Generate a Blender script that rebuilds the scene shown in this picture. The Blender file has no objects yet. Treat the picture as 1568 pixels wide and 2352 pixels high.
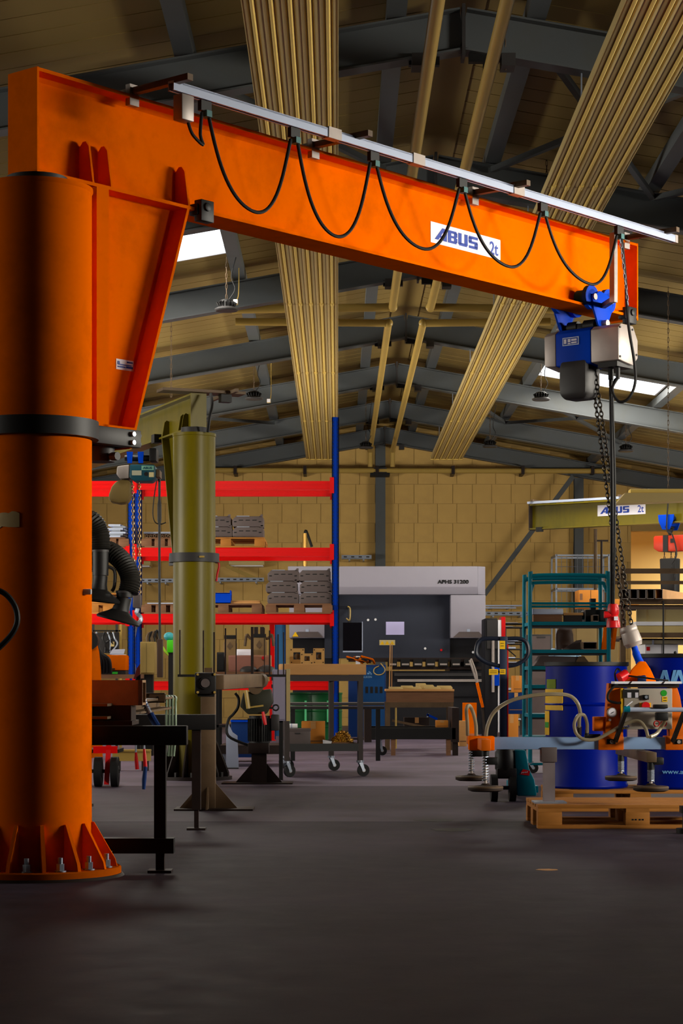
import bpy, bmesh, math, random
from mathutils import Vector, Matrix

random.seed(7)
SC = bpy.context.scene
COL = SC.collection

# ------------------------------------------------------------------ camera
F, VX, HY, CH = 4800.0, 775.0, 1560.0, 0.9       # focal length in px, vanishing point, eye height
cam_d = bpy.data.cameras.new('camera')
cam = bpy.data.objects.new('camera', cam_d)
COL.objects.link(cam)
cam.location = (0, 0, CH)
cam.rotation_euler = (math.pi / 2, 0, 0)
cam_d.sensor_fit = 'VERTICAL'
cam_d.sensor_height = 36
cam_d.lens = 36 * F / 2352
cam_d.shift_y = (HY - 1176) / 2352
cam_d.shift_x = (784 - VX) / 2352
cam_d.clip_end = 200
SC.camera = cam

# ------------------------------------------------------------------ world, light, exposure
world = bpy.data.worlds.new('world')
SC.world = world
world.use_nodes = True
bgn = world.node_tree.nodes['Background']
bgn.inputs['Color'].default_value = (0.55, 0.66, 0.85, 1)
bgn.inputs['Strength'].default_value = 0.3
SC.view_settings.view_transform = 'Standard'
SC.view_settings.look = 'None'
SC.view_settings.gamma = 1
SC.view_settings.use_curve_mapping = False
SC.view_settings.exposure = 0.0
SC.cycles.use_denoising = True
SC.cycles.max_bounces = 8
SC.cycles.diffuse_bounces = 5
SC.cycles.sample_clamp_indirect = 6

def area(name, loc, direction, sx, sy, power, color, spread=180):
    d = bpy.data.lights.new(name, 'AREA')
    d.shape = 'RECTANGLE'
    d.size, d.size_y = sx, sy
    d.energy = power
    d.color = color
    o = bpy.data.objects.new(name, d)
    COL.objects.link(o)
    o.location = loc
    d.spread = math.radians(spread)
    o.rotation_euler = Vector(direction).to_track_quat('-Z', 'Y').to_euler()
    return o

DAY = (1.0, 0.93, 0.80)
# daylight through the windows and roof lights built below, some of them unseen additions
area('daylight_window_right', (10.80, 12.4, 3.45), (-1, -0.08, -0.16), 5.6, 0.8, 195, DAY, 60)
area('added_fill_right_front', (10.0, 6.0, 2.9), (-1, 0.95, -0.06), 2.2, 1.0, 95, DAY, 44)  # added fill, turned off the wall to brighten faces towards the camera
area('daylight_window_left', (-9.0, 11.0, 2.55), (1, 0.0, -0.05), 6.0, 1.1, 32, DAY, 80)
area('added_window_left_mid', (-9.0, 17.2, 2.55), (1, 0.15, 0.0), 5.4, 1.1, 170, DAY, 100)  # added window out of view, put in to light the olive beam
area('added_window_left_far', (-9.0, 28.5, 2.0), (1, 0.3, 0.5), 10.0, 1.2, 1000, DAY, 120)  # added unseen window, tilted up to brighten the far ceiling
area('added_window_right_far', (10.80, 28.5, 2.0), (-1, 0.3, 0.5), 10.0, 1.2, 1000, DAY, 120)  # its added counterpart on the right, also unseen and tilted up
area('daylight_rooflight_left', (-2.05, 20.77, 5.26), (0, 0, -1), 1.7, 3.0, 210, DAY)
area('daylight_rooflight_right', (3.85, 30.0, 5.28), (0, 0, -1), 1.7, 2.6, 240, DAY)
area('added_rooflight_left_far', (-5.9, 29.17, 4.60), (0, 0, -1), 1.7, 3.0, 120, DAY)  # added roof light out of view, brightens the far hall
area('added_rooflight_right_far', (7.7, 20.77, 4.60), (0, 0, -1), 1.7, 3.0, 190, DAY)  # another unseen addition that brightens the far hall
area('added_rooflight_left_back', (-5.9, 33.37, 4.60), (0, 0, -1), 1.7, 3.0, 120, DAY)  # added out of view to light the back wall
area('added_rooflight_right_back', (7.7, 33.37, 4.60), (0, 0, -1), 1.7, 3.0, 120, DAY)  # second unseen one added to light the back wall
area('store_room_lamp_light', (8.3, 41.6, 3.70), (0, 0, -1), 1.2, 0.3, 280, (1.0, 0.86, 0.6))

# ------------------------------------------------------------------ helpers
def S(r, g, b):
    def f(c):
        c /= 255.0
        return c / 12.92 if c <= 0.04045 else ((c + 0.055) / 1.055) ** 2.4
    return (f(r), f(g), f(b))

def px(x, y, D):
    """point at depth D that is seen at photograph pixel (x, y)"""
    return Vector(((x - VX) * D / F, D, CH + (HY - y) * D / F))
def WX(x, D): return (x - VX) * D / F
def WZ(y, D): return CH + (HY - y) * D / F

MATS = {}
def mat(name, color, rough=0.5, metal=0.0, var=0.12, scale=6.0, bump=0.0, bscale=60.0, emit=None, strength=0.0,
        dirt=None, dirt_amt=0.0, dirt_scale=2.0, alpha=1.0, trans=0.0, stretch=(1, 1, 1), spec=0.25):
    if name in MATS: return MATS[name]
    m = bpy.data.materials.new(name)
    m.use_nodes = True
    nt = m.node_tree
    p = nt.nodes['Principled BSDF']
    tc = nt.nodes.new('ShaderNodeTexCoord')
    mp = nt.nodes.new('ShaderNodeMapping')
    mp.inputs['Scale'].default_value = stretch
    nt.links.new(tc.outputs['Object'], mp.inputs['Vector'])
    n = nt.nodes.new('ShaderNodeTexNoise')
    n.inputs['Scale'].default_value = scale
    n.inputs['Detail'].default_value = 5
    nt.links.new(mp.outputs['Vector'], n.inputs['Vector'])
    mx = nt.nodes.new('ShaderNodeMix'); mx.data_type = 'RGBA'
    mx.inputs['A'].default_value = tuple(c * (1 - var) for c in color) + (1,)
    mx.inputs['B'].default_value = tuple(min(1, c * (1 + var)) for c in color) + (1,)
    nt.links.new(n.outputs['Fac'], mx.inputs['Factor'])
    out = mx.outputs['Result']
    if dirt is not None:
        n2 = nt.nodes.new('ShaderNodeTexNoise')
        n2.inputs['Scale'].default_value = dirt_scale
        n2.inputs['Detail'].default_value = 8
        n2.inputs['Roughness'].default_value = 0.65
        nt.links.new(mp.outputs['Vector'], n2.inputs['Vector'])
        mr = nt.nodes.new('ShaderNodeMapRange')
        mr.inputs['From Min'].default_value = 0.48
        mr.inputs['From Max'].default_value = 0.68
        mr.inputs['To Max'].default_value = dirt_amt
        nt.links.new(n2.outputs['Fac'], mr.inputs['Value'])
        m2 = nt.nodes.new('ShaderNodeMix'); m2.data_type = 'RGBA'
        m2.inputs['B'].default_value = tuple(dirt) + (1,)
        nt.links.new(mr.outputs['Result'], m2.inputs['Factor'])
        nt.links.new(out, m2.inputs['A'])
        out = m2.outputs['Result']
    nt.links.new(out, p.inputs['Base Color'])
    p.inputs['Roughness'].default_value = rough
    p.inputs['Specular IOR Level'].default_value = spec
    p.inputs['Metallic'].default_value = metal
    if trans:
        p.inputs['Transmission Weight'].default_value = trans
        p.inputs['IOR'].default_value = 1.3
    if bump:
        nb = nt.nodes.new('ShaderNodeTexNoise')
        nb.inputs['Scale'].default_value = bscale
        nb.inputs['Detail'].default_value = 4
        nt.links.new(mp.outputs['Vector'], nb.inputs['Vector'])
        b = nt.nodes.new('ShaderNodeBump')
        b.inputs['Strength'].default_value = bump
        b.inputs['Distance'].default_value = 0.01
        nt.links.new(nb.outputs['Fac'], b.inputs['Height'])
        nt.links.new(b.outputs['Normal'], p.inputs['Normal'])
    if emit is not None:
        p.inputs['Emission Color'].default_value = tuple(emit) + (1,)
        p.inputs['Emission Strength'].default_value = strength
    MATS[name] = m
    return m

class MB:
    """collects solid shapes in world coordinates; build() links them as ONE mesh object"""
    def __init__(self, M=None):
        self.v, self.f, self.M = [], [], M
    def add(self, pts, faces):
        b = len(self.v)
        if self.M is not None: pts = [self.M @ Vector(p) for p in pts]
        self.v += [tuple(p) for p in pts]
        self.f += [tuple(b + i for i in f) for f in faces]
        return self
    def box(self, x0, x1, y0, y1, z0, z1):
        p = [(x0, y0, z0), (x1, y0, z0), (x1, y1, z0), (x0, y1, z0), (x0, y0, z1), (x1, y0, z1), (x1, y1, z1), (x0, y1, z1)]
        return self.add(p, [(0, 3, 2, 1), (4, 5, 6, 7), (0, 1, 5, 4), (1, 2, 6, 5), (2, 3, 7, 6), (3, 0, 4, 7)])
    def cbox(self, cx, cy, cz, sx, sy, sz):
        return self.box(cx - sx / 2, cx + sx / 2, cy - sy / 2, cy + sy / 2, cz - sz / 2, cz + sz / 2)
    def prism(self, poly, vec):
        poly = [Vector(p) for p in poly]; vec = Vector(vec); n = len(poly)
        fs = [tuple(range(n))[::-1], tuple(range(n, 2 * n))] + [(i, (i + 1) % n, n + (i + 1) % n, n + i) for i in range(n)]
        return self.add(poly + [p + vec for p in poly], fs)
    def bar(self, a, b, w, h, up=(0, 0, 1)):
        a, b = Vector(a), Vector(b)
        d = (b - a).normalized(); up = Vector(up)
        if abs(d.dot(up)) > 0.98: up = Vector((0, 1, 0))
        s = d.cross(up).normalized(); u = s.cross(d)
        s, u = s * w / 2, u * h / 2
        return self.prism([a - s - u, a + s - u, a + s + u, a - s + u], b - a)
    def cyl(self, a, b, r, r2=None, n=16, hole=0.0):
        a, b = Vector(a), Vector(b); r2 = r if r2 is None else r2
        d = (b - a).normalized()
        up = Vector((0, 0, 1)) if abs(d.z) < 0.9 else Vector((1, 0, 0))
        s = d.cross(up).normalized(); u = s.cross(d)
        ring = [s * math.cos(2 * math.pi * i / n) + u * math.sin(2 * math.pi * i / n) for i in range(n)]
        pts = [a + q * r for q in ring] + [b + q * r2 for q in ring]
        fs = [(i, (i + 1) % n, n + (i + 1) % n, n + i) for i in range(n)]
        if hole:
            pts += [a + q * r * hole for q in ring] + [b + q * r2 * hole for q in ring]
            for i in range(n):
                j = (i + 1) % n
                fs += [(2 * n + j, 2 * n + i, 3 * n + i, 3 * n + j), (j, i, 2 * n + i, 2 * n + j), (n + i, n + j, 3 * n + j, 3 * n + i)]
        else:
            fs += [tuple(range(n))[::-1], tuple(range(n, 2 * n))]
        return self.add(pts, fs)
    def tube(self, pts, r, n=8, closed=False, smooth=0):
        pts = [Vector(p) for p in pts]
        if smooth: pts = spline(pts, smooth, closed)
        m = len(pts); vs = []; prev = None
        for i, p in enumerate(pts):
            if closed: d = (pts[(i + 1) % m] - pts[i - 1]).normalized()
            else: d = (pts[min(i + 1, m - 1)] - pts[max(i - 1, 0)]).normalized()
            if prev is None:
                up = Vector((0, 0, 1)) if abs(d.z) < 0.9 else Vector((1, 0, 0))
                s = d.cross(up).normalized()
            else:
                s = (prev - d * prev.dot(d)).normalized()
            prev = s; u = s.cross(d)
            rr = r[i] if isinstance(r, (list, tuple)) else r
            vs += [p + (s * math.cos(2 * math.pi * k / n) + u * math.sin(2 * math.pi * k / n)) * rr for k in range(n)]
        fs = []
        for i in range(m if closed else m - 1):
            for k in range(n):
                a, b = i * n + k, i * n + (k + 1) % n
                c, e = ((i + 1) % m) * n + (k + 1) % n, ((i + 1) % m) * n + k
                fs.append((a, b, c, e))
        if not closed: fs += [tuple(range(n))[::-1], tuple(range((m - 1) * n, m * n))]
        return self.add(vs, fs)
    def lathe(self, prof, c, n=24, axis=None):
        """prof: (radius, height) pairs, around the axis through c"""
        c = Vector(c); d = Vector(axis or (0, 0, 1)).normalized()
        up = Vector((0, 0, 1)) if abs(d.z) < 0.9 else Vector((1, 0, 0))
        s = d.cross(up).normalized(); u = s.cross(d)
        vs = [c + d * h + (s * math.cos(2 * math.pi * k / n) + u * math.sin(2 * math.pi * k / n)) * max(r, 1e-4) for r, h in prof for k in range(n)]
        m = len(prof)
        fs = [(i * n + k, i * n + (k + 1) % n, (i + 1) * n + (k + 1) % n, (i + 1) * n + k) for i in range(m - 1) for k in range(n)]
        fs += [tuple(range(n))[::-1], tuple(range((m - 1) * n, m * n))]
        return self.add(vs, fs)
    def ball(self, c, rx, ry=None, rz=None, n=14, m=8):
        ry = rx if ry is None else ry; rz = rx if rz is None else rz
        c = Vector(c); vs = []
        for i in range(m + 1):
            a = math.pi * i / m
            for k in range(n):
                b = 2 * math.pi * k / n
                q = max(math.sin(a), 1e-3)
                vs.append(c + Vector((rx * q * math.cos(b), ry * q * math.sin(b), rz * math.cos(a))))
        fs = [(i * n + k, i * n + (k + 1) % n, (i + 1) * n + (k + 1) % n, (i + 1) * n + k) for i in range(m) for k in range(n)]
        fs += [tuple(range(n))[::-1], tuple(range(m * n, (m + 1) * n))]
        return self.add(vs, fs)
    def build(self, name, material, parent=None, bevel=0.0, label=None, kind=None):
        root = parent
        off = Vector((0, 0, 0))
        while root is not None:
            off += root.location; root = root.parent
        me = bpy.data.meshes.new(name)
        vs = [Vector(p) - off for p in self.v] if parent is not None else self.v
        me.from_pydata(vs, [], self.f)
        bm = bmesh.new(); bm.from_mesh(me)
        bmesh.ops.recalc_face_normals(bm, faces=bm.faces)
        if bevel:
            es = [e for e in bm.edges if len(e.link_faces) == 2 and e.calc_face_angle(0) > 0.5]
            bmesh.ops.bevel(bm, geom=es, offset=bevel, segments=2, affect='EDGES', profile=0.5, clamp_overlap=True)
        for e in bm.edges:
            e.smooth = not (len(e.link_faces) == 2 and e.calc_face_angle(0) > 0.62)
        for f in bm.faces: f.smooth = True
        bm.to_mesh(me); bm.free()
        me.materials.append(material)
        o = bpy.data.objects.new(name, me)
        COL.objects.link(o)
        if parent is not None: o.parent = parent
        if label: o['label'] = label
        if kind: o['kind'] = kind
        return o

def spline(P, k, closed=False):
    """Catmull-Rom through the points, k steps a span"""
    n = len(P); out = []
    for i in range(n if closed else n - 1):
        g = (lambda j: P[j % n]) if closed else (lambda j: P[max(0, min(n - 1, j))])
        a, b, c, d = g(i - 1), g(i), g(i + 1), g(i + 2)
        for s in range(k):
            t = s / k
            out.append(0.5 * ((2 * b) + (c - a) * t + (2 * a - 5 * b + 4 * c - d) * t * t + (3 * b - a - 3 * c + d) * t ** 3))
    if not closed: out.append(P[-1])
    return out

def thing(name, label, cat, loc=(0, 0, 0), group=None):
    o = bpy.data.objects.new(name, None)
    COL.objects.link(o)
    o.empty_display_size = 0.1
    o.location = loc
    return tag(o, label, cat, group)
def tag(o, label, cat, group=None):
    o['label'] = label; o['category'] = cat
    if group: o['group'] = group
    return o
def struct(name, mb, m, parent=None):
    o = mb.build(name, m, parent)
    o['kind'] = 'structure'
    return o
def struct_root(name, loc=(0, 0, 0)):
    o = bpy.data.objects.new(name, None); COL.objects.link(o); o.location = loc
    o['kind'] = 'structure'
    return o
def dup(root, loc, label=None, rotz=None, group=None):
    """copy of a thing together with its parts and sub-parts"""
    def cp(o, par):
        c = o.copy(); COL.objects.link(c)
        if par is not None: c.parent = par
        for ch in KIDS.get(o.name, []): cp(ch, c)
        return c
    KIDS.clear()
    for o in COL.objects:
        if o.parent is not None: KIDS.setdefault(o.parent.name, []).append(o)
    r = cp(root, None)
    r.location = loc
    if rotz is not None: r.rotation_euler = (0, 0, rotz)
    if label: r['label'] = label
    if group: r['group'] = group
    return r
KIDS = {}

def inst(src, name, parent, loc):
    """another piece sharing the mesh of src (src sits at its parent's origin plus its own location)"""
    o = src.copy(); o.name = name; COL.objects.link(o); o.parent = parent; o.location = loc
    return o

def lettering(text, O, ex, ez, height, material, parent, depth=0.0015, bold=0.0, shear=0.0, name='lettering', width=None, space=1.0):
    """flat raised letters; O lower left corner, ex / ez unit directions of writing and up"""
    cu = bpy.data.curves.new('letters', 'FONT')
    cu.body = text; cu.size = 1.0; cu.extrude = 0.001; cu.offset = bold; cu.shear = shear; cu.space_character = space; cu.resolution_u = 3
    t = bpy.data.objects.new('letters', cu); COL.objects.link(t)
    dg = bpy.context.evaluated_depsgraph_get(); dg.update()
    me = bpy.data.meshes.new_from_object(t.evaluated_get(dg))
    bpy.data.objects.remove(t)
    xs = [v.co.x for v in me.vertices]; ys = [v.co.y for v in me.vertices]
    x0, y0, hh, ww = min(xs), min(ys), max(ys) - min(ys), max(xs) - min(xs)
    ky = height / hh; kx = ky if width is None else width / ww
    ex, ez = Vector(ex).normalized(), Vector(ez).normalized(); nn = ex.cross(ez)
    root = parent; off = Vector((0, 0, 0))
    while root is not None: off += root.location; root = root.parent
    for v in me.vertices:
        a, b, c = v.co
        v.co = Vector(O) + ex * ((a - x0) * kx) + ez * ((b - y0) * ky) + nn * (c / 0.001 * depth / 2) - off
    me.materials.clear(); me.materials.append(material)
    o = bpy.data.objects.new(name, me); COL.objects.link(o); o.parent = parent
    return o

def decal(mb, O, ex, ez, polys, t=0.002):
    """polys in label units (u, v) raised as thin plates"""
    ex, ez = Vector(ex), Vector(ez); nn = ex.normalized().cross(ez.normalized())
    for p in polys:
        mb.prism([Vector(O) + ex * u + ez * v for u, v in p], nn * t)
    return mb
def R(u0, v0, u1, v1): return [(u0, v0), (u1, v0), (u1, v1), (u0, v1)]
# block capitals A B U S on a 1 x 1 field a letter
LET_A = [[(-0.28, 0), (0.10, 0), (0.62, 0.72), (0.62, 0), (1, 0), (1, 1), (0.52, 1)], R(0.3, 0.2, 0.7, 0.38)]
LET_B = [R(0, 0, 0.34, 1), R(0.34, 0, 0.9, 0.2), R(0.34, 0.42, 0.9, 0.6), R(0.34, 0.8, 0.9, 1), R(0.66, 0.12, 1, 0.46), R(0.66, 0.56, 1, 0.9)]
LET_U = [R(0, 0.1, 0.34, 1), R(0.66, 0.1, 1, 1), R(0.08, 0, 0.92, 0.24)]
LET_S = [R(0.04, 0, 0.96, 0.22), R(0.66, 0.1, 1, 0.5), R(0.04, 0.4, 0.96, 0.6), R(0, 0.5, 0.34, 0.9), R(0.04, 0.78, 1, 1)]
def crane_word(mb, O, ex, ez, w, h):
    polys = []
    for k, L in enumerate((LET_A, LET_B, LET_U, LET_S)):
        for p in L: polys.append([((u * 0.22 + k * 0.245 + 0.06) * w, v * h) for u, v in p])
    return decal(mb, O, ex, ez, polys)

def chain(mb, a, b, pitch=0.03, w=0.02, r=0.004, twist=0):
    """steel link chain hanging from a to b"""
    a, b = Vector(a), Vector(b); L = (b - a).length; n = max(2, int(L / pitch)); d = (b - a) / n
    dn = d.normalized(); s0 = dn.orthogonal().normalized(); u0 = dn.cross(s0)
    ca, sa = math.cos(0.6), math.sin(0.6)
    s1, u1 = s0 * ca + u0 * sa, u0 * ca - s0 * sa
    for i in range(n):
        c = a + d * (i + 0.5); s = s1 if i % 2 else u1
        hl = pitch * 0.68
        pts = []
        for k in range(8):
            t = 2 * math.pi * (k + 0.5) / 8
            pts.append(c + dn * (hl * math.sin(t)) + s * (w * 0.5 * max(-1, min(1, 1.25 * math.cos(t)))))
        mb.tube(pts, r, 4, closed=True)
    return mb

# ------------------------------------------------------------------ materials
M_OR = mat('orange_paint', S(238, 103, 0), 0.6, spec=0.0, var=0.05, scale=3, dirt=S(120, 50, 10), dirt_amt=0.25, dirt_scale=2.5)
M_ORD = mat('orange_paint_worn', S(190, 84, 2), 0.6, spec=0.0, var=0.1, scale=8, dirt=S(90, 50, 20), dirt_amt=0.4)
M_OL = mat('olive_paint', S(104, 92, 4), 0.38, spec=.2, var=0.14, scale=3, dirt=S(62, 60, 14), dirt_amt=0.55, dirt_scale=3, stretch=(1, 1, 0.25))
M_DG = mat('dark_grey_steel', S(52, 50, 50), 0.5, var=0.15)
M_BK = mat('black_steel', S(22, 21, 21), 0.5, var=0.2)
M_RUB = mat('black_rubber', S(16, 16, 17), 0.6, var=0.2)
M_BR = mat('brown_raw_steel', S(94, 75, 55), 0.5, 0.15, var=0.25, scale=10, dirt=S(48, 34, 24), dirt_amt=0.6)
M_BRD = mat('dark_brown_steel', S(40, 30, 27), 0.5, 0.2, var=0.2, scale=10)
M_ALU = mat('aluminium_rail', S(168, 178, 200), 0.4, 0.15, var=0.08)
M_ZN = mat('zinc_steel', S(150, 158, 172), 0.4, 0.6, var=0.2, scale=12)
M_SS = mat('brushed_metal', S(158, 148, 142), 0.45, 0.3, var=0.1, scale=20)
M_WH = mat('white_paint', S(225, 224, 228), 0.5, var=0.04)
M_BL = mat('blue_paint', S(0, 60, 185), 0.55, spec=.06, var=0.1)
M_BLD = mat('dark_blue_paint', S(8, 40, 92), 0.4, var=0.1)
M_NAVY = mat('navy_letter', S(22, 60, 160), 0.5, var=0.03)
M_RK = mat('rack_blue', S(0, 46, 146), 0.4, spec=.1, var=0.06)
M_RD = mat('rack_red', S(204, 3, 3), 0.35, spec=0.3, var=0.06)
M_TEAL = mat('teal_paint', S(5, 106, 124), 0.4, spec=.1, var=0.12)
M_RAF = mat('rafter_paint', S(80, 84, 86), 0.5, var=0.12, scale=2, dirt=S(70, 66, 50), dirt_amt=0.4, dirt_scale=1.0)
M_ROOF = mat('roof_panel_sheet', S(136, 114, 64), 0.6, var=0.06, scale=1.5, bump=0.05, bscale=30)
M_ROOFD = mat('roof_shell', S(40, 36, 26), 0.8)
M_WALL = mat('sand_lime_block', S(196, 160, 92), 0.8, var=0.08, scale=4, bump=0.15, bscale=25, dirt=S(150, 122, 76), dirt_amt=0.35, dirt_scale=0.7)
M_MORT = mat('mortar', S(168, 138, 84), 0.9, var=0.1)
M_CREAM = mat('cream_enamel', S(190, 168, 112), 0.42, var=0.06, scale=3)
M_CREAMT = mat('cream_tube', S(222, 192, 104), 0.3, var=0.05)
M_PIPE = mat('yellow_cream_pipe', S(166, 138, 70), 0.38, var=0.1, scale=3)
M_WOOD = mat('pallet_wood', S(158, 102, 40), 0.75, var=0.25, scale=5, stretch=(1, 8, 8), bump=0.1, bscale=40)
M_WOODD = mat('old_pallet_wood', S(112, 78, 54), 0.8, var=0.3, scale=5, stretch=(1, 8, 8))
M_PLY = mat('plywood', S(190, 140, 84), 0.7, var=0.15, scale=4, stretch=(1, 6, 6))
M_CARD = mat('cardboard', S(190, 120, 44), 0.8, var=0.08)
M_LABEL = mat('white_label', S(228, 226, 236), 0.5, var=0.03)
M_YEL = mat('yellow_label', S(226, 178, 20), 0.5, var=0.06)
M_REDP = mat('red_plastic', S(200, 24, 28), 0.35, var=0.06)
M_BOXG = mat('grey_fixture_paint', S(88, 78, 77), 0.5, var=0.1, scale=8)
M_GRN = mat('green_plastic', S(40, 150, 40), 0.4, var=0.08)
# ------------------------------------------------------------------ the hall
RX, RZ, SL = 0.9, 5.85, 0.175                    # ridge x, height of the inner roof skin at the ridge, slope
XL, XR, YB, YF = -9.1, 10.9, 40.2, -8.0
def roof_z(x): return RZ - SL * abs(x - RX)

# floor: cast concrete slab panels with joints
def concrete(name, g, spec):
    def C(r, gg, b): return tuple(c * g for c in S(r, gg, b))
    m = bpy.data.materials.new(name); m.use_nodes = True
    nt = m.node_tree; p = nt.nodes['Principled BSDF']
    tc = nt.nodes.new('ShaderNodeTexCoord')
    def noise(scale, detail, rough=0.6, st=(1, 1, 1)):
        mp = nt.nodes.new('ShaderNodeMapping'); mp.inputs['Scale'].default_value = st
        nt.links.new(tc.outputs['Object'], mp.inputs['Vector'])
        n = nt.nodes.new('ShaderNodeTexNoise'); n.inputs['Scale'].default_value = scale
        n.inputs['Detail'].default_value = detail; n.inputs['Roughness'].default_value = rough
        nt.links.new(mp.outputs['Vector'], n.inputs['Vector']); return n
    a = noise(0.55, 6, 0.65); b = noise(5, 8, 0.7); c = noise(1.4, 8, 0.7, (1, 0.35, 1))
    r = nt.nodes.new('ShaderNodeValToRGB')
    r.color_ramp.elements[0].position = 0.3; r.color_ramp.elements[0].color = C(46, 39, 49) + (1,)
    r.color_ramp.elements[1].position = 0.72; r.color_ramp.elements[1].color = C(78, 67, 82) + (1,)
    nt.links.new(a.outputs['Fac'], r.inputs['Fac'])
    mx = nt.nodes.new('ShaderNodeMix'); mx.data_type = 'RGBA'; mx.blend_type = 'MULTIPLY'
    mx.inputs['Factor'].default_value = 0.5
    r2 = nt.nodes.new('ShaderNodeValToRGB')
    r2.color_ramp.elements[0].position = 0.35; r2.color_ramp.elements[0].color = (0.45, 0.43, 0.42, 1)
    r2.color_ramp.elements[1].position = 0.6; r2.color_ramp.elements[1].color = (1, 1, 1, 1)
    nt.links.new(b.outputs['Fac'], r2.inputs['Fac'])
    nt.links.new(r.outputs['Color'], mx.inputs['A']); nt.links.new(r2.outputs['Color'], mx.inputs['B'])
    m2 = nt.nodes.new('ShaderNodeMix'); m2.data_type = 'RGBA'
    mr = nt.nodes.new('ShaderNodeMapRange'); mr.inputs['From Min'].default_value = 0.55; mr.inputs['From Max'].default_value = 0.75
    mr.inputs['To Max'].default_value = 0.6
    nt.links.new(c.outputs['Fac'], mr.inputs['Value']); nt.links.new(mr.outputs['Result'], m2.inputs['Factor'])
    nt.links.new(mx.outputs['Result'], m2.inputs['A']); m2.inputs['B'].default_value = C(56, 47, 44) + (1,)
    nt.links.new(m2.outputs['Result'], p.inputs['Base Color'])
    p.inputs['Specular IOR Level'].default_value = spec
    rr = nt.nodes.new('ShaderNodeMapRange'); rr.inputs['To Min'].default_value = 0.48; rr.inputs['To Max'].default_value = 0.75
    nt.links.new(b.outputs['Fac'], rr.inputs['Value']); nt.links.new(rr.outputs['Result'], p.inputs['Roughness'])
    bp = nt.nodes.new('ShaderNodeBump'); bp.inputs['Strength'].default_value = 0.12; bp.inputs['Distance'].default_value = 0.01
    nt.links.new(b.outputs['Fac'], bp.inputs['Height']); nt.links.new(bp.outputs['Normal'], p.inputs['Normal'])
    return m
FLOORS = [concrete('concrete_near_dimmed', .68, .1), concrete('concrete_floor', 1.02, .17), concrete('concrete_far_lightened', 2.3, .35)]  # darker near, lighter far: the hall's light falloff is put into the slab colour
M_FLOOR = FLOORS[0]
floor = struct_root('floor', (0, 0, 0))
sub = MB().box(XL - .2, XR + .2, YF - .2, YB + .6, -0.3, -0.02).box(5.0, 12.9, YB + .6, 46.0, -0.3, 0.0)
struct('subfloor', sub, M_MORT, floor)
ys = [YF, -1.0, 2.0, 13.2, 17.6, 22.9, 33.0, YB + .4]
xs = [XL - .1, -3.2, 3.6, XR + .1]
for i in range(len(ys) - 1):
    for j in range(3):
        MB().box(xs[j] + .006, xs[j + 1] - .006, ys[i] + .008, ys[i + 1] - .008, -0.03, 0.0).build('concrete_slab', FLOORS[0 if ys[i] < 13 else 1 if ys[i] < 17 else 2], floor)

# roof
ceiling = struct_root('ceiling', (0, 0, 0))
sh = MB()
for s, xe in ((-1, XL - .2), (1, XR + .2)):
    ze = roof_z(xe)
    for y0, y1, xa, xb in [(YF - .2, 19.2, RX, xe), (22.35, 27.6, RX, xe), (34.95, 46.0, RX, xe)]:
        sh.prism([(xa, y0, roof_z(xa) + .08), (xb, y0, roof_z(xb) + .08), (xb, y0, roof_z(xb) + .16), (xa, y0, roof_z(xa) + .16)], (0, y1 - y0, 0))
    # bays that hold a roof light: skin left and right of the opening
    for y0, y1, ops in [(19.2, 22.35, {-1: (-1.17, -2.95), 1: (6.8, 8.6)}[s]), (27.6, 28.65, {-1: (-5.0, -6.8), 1: None}[s]), (28.65, 30.75, {-1: (-5.0, -6.8), 1: (2.95, 4.75)}[s]), (30.75, 31.8, {-1: None, 1: (2.95, 4.75)}[s]), (31.8, 34.95, {-1: (-5.0, -6.8), 1: (6.8, 8.6)}[s])]:
        for xa, xb in (((RX, ops[0]), (ops[1], xe)) if ops else ((RX, xe),)):
            sh.prism([(xa, y0, roof_z(xa) + .08), (xb, y0, roof_z(xb) + .08), (xb, y0, roof_z(xb) + .16), (xa, y0, roof_z(xa) + .16)], (0, y1 - y0, 0))
struct('roof_shell', sh, M_ROOFD, ceiling)

M_SKY = mat('rooflight_sheet', S(236, 244, 255), 0.5, var=0.02, emit=(0.86, 0.94, 1.0), strength=2.6)
SKYL = [(-1.17, -2.95, 19.2, 22.35), (2.95, 4.75, 28.65, 31.8), (-5.0, -6.8, 27.6, 30.75), (6.8, 8.6, 19.2, 22.35), (-5.0, -6.8, 31.8, 34.95), (6.8, 8.6, 31.8, 34.95)]  # the outer ones are unseen, added to brighten far hall and back wall
def in_sky(s, y):
    for a, b, y0, y1 in SKYL:
        if y0 - .01 <= y < y1 - .01 and (a > RX) == (s > 0): return a, b
    return None
def roof_strip(xa, xb, y):
    mb = MB()
    g = .006
    za, zb = roof_z(xa), roof_z(xb)
    mb.prism([(xa, y + g, za), (xb, y + g, zb), (xb, y + g, zb + .07), (xa, y + g, za + .07)], (0, 1.05 - 2 * g, 0))
    for q in (0.35, 0.7):                         # shallow stiffening grooves of the sheet
        mb.prism([(xa, y + q - .012, za - .004), (xb, y + q - .012, zb - .004), (xb, y + q - .012, zb + .01), (xa, y + q - .012, za + .01)], (0, .024, 0))
    return mb
y = 2.4 - 4.2 * 2
cache = {}
while y < YB - .1:
    for s, xe in ((-1, XL), (1, XR)):
        op = in_sky(s, y)
        for xa, xb in ([(RX + s * .03, xe)] if op is None else [(RX + s * .03, op[0]), (op[1], xe)]):
            key = (xa, xb)
            if key in cache:
                inst(cache[key], 'roof_panel', ceiling, (0, y - cache[key]['y0'], 0))
            else:
                o = roof_strip(xa, xb, y).build('roof_panel', M_ROOF, ceiling); o['y0'] = y; cache[key] = o
    y += 1.05
for o in cache.values():
    if 'y0' in o: del o['y0']
for o in COL.objects:
    if 'y0' in o: del o['y0']
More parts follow.
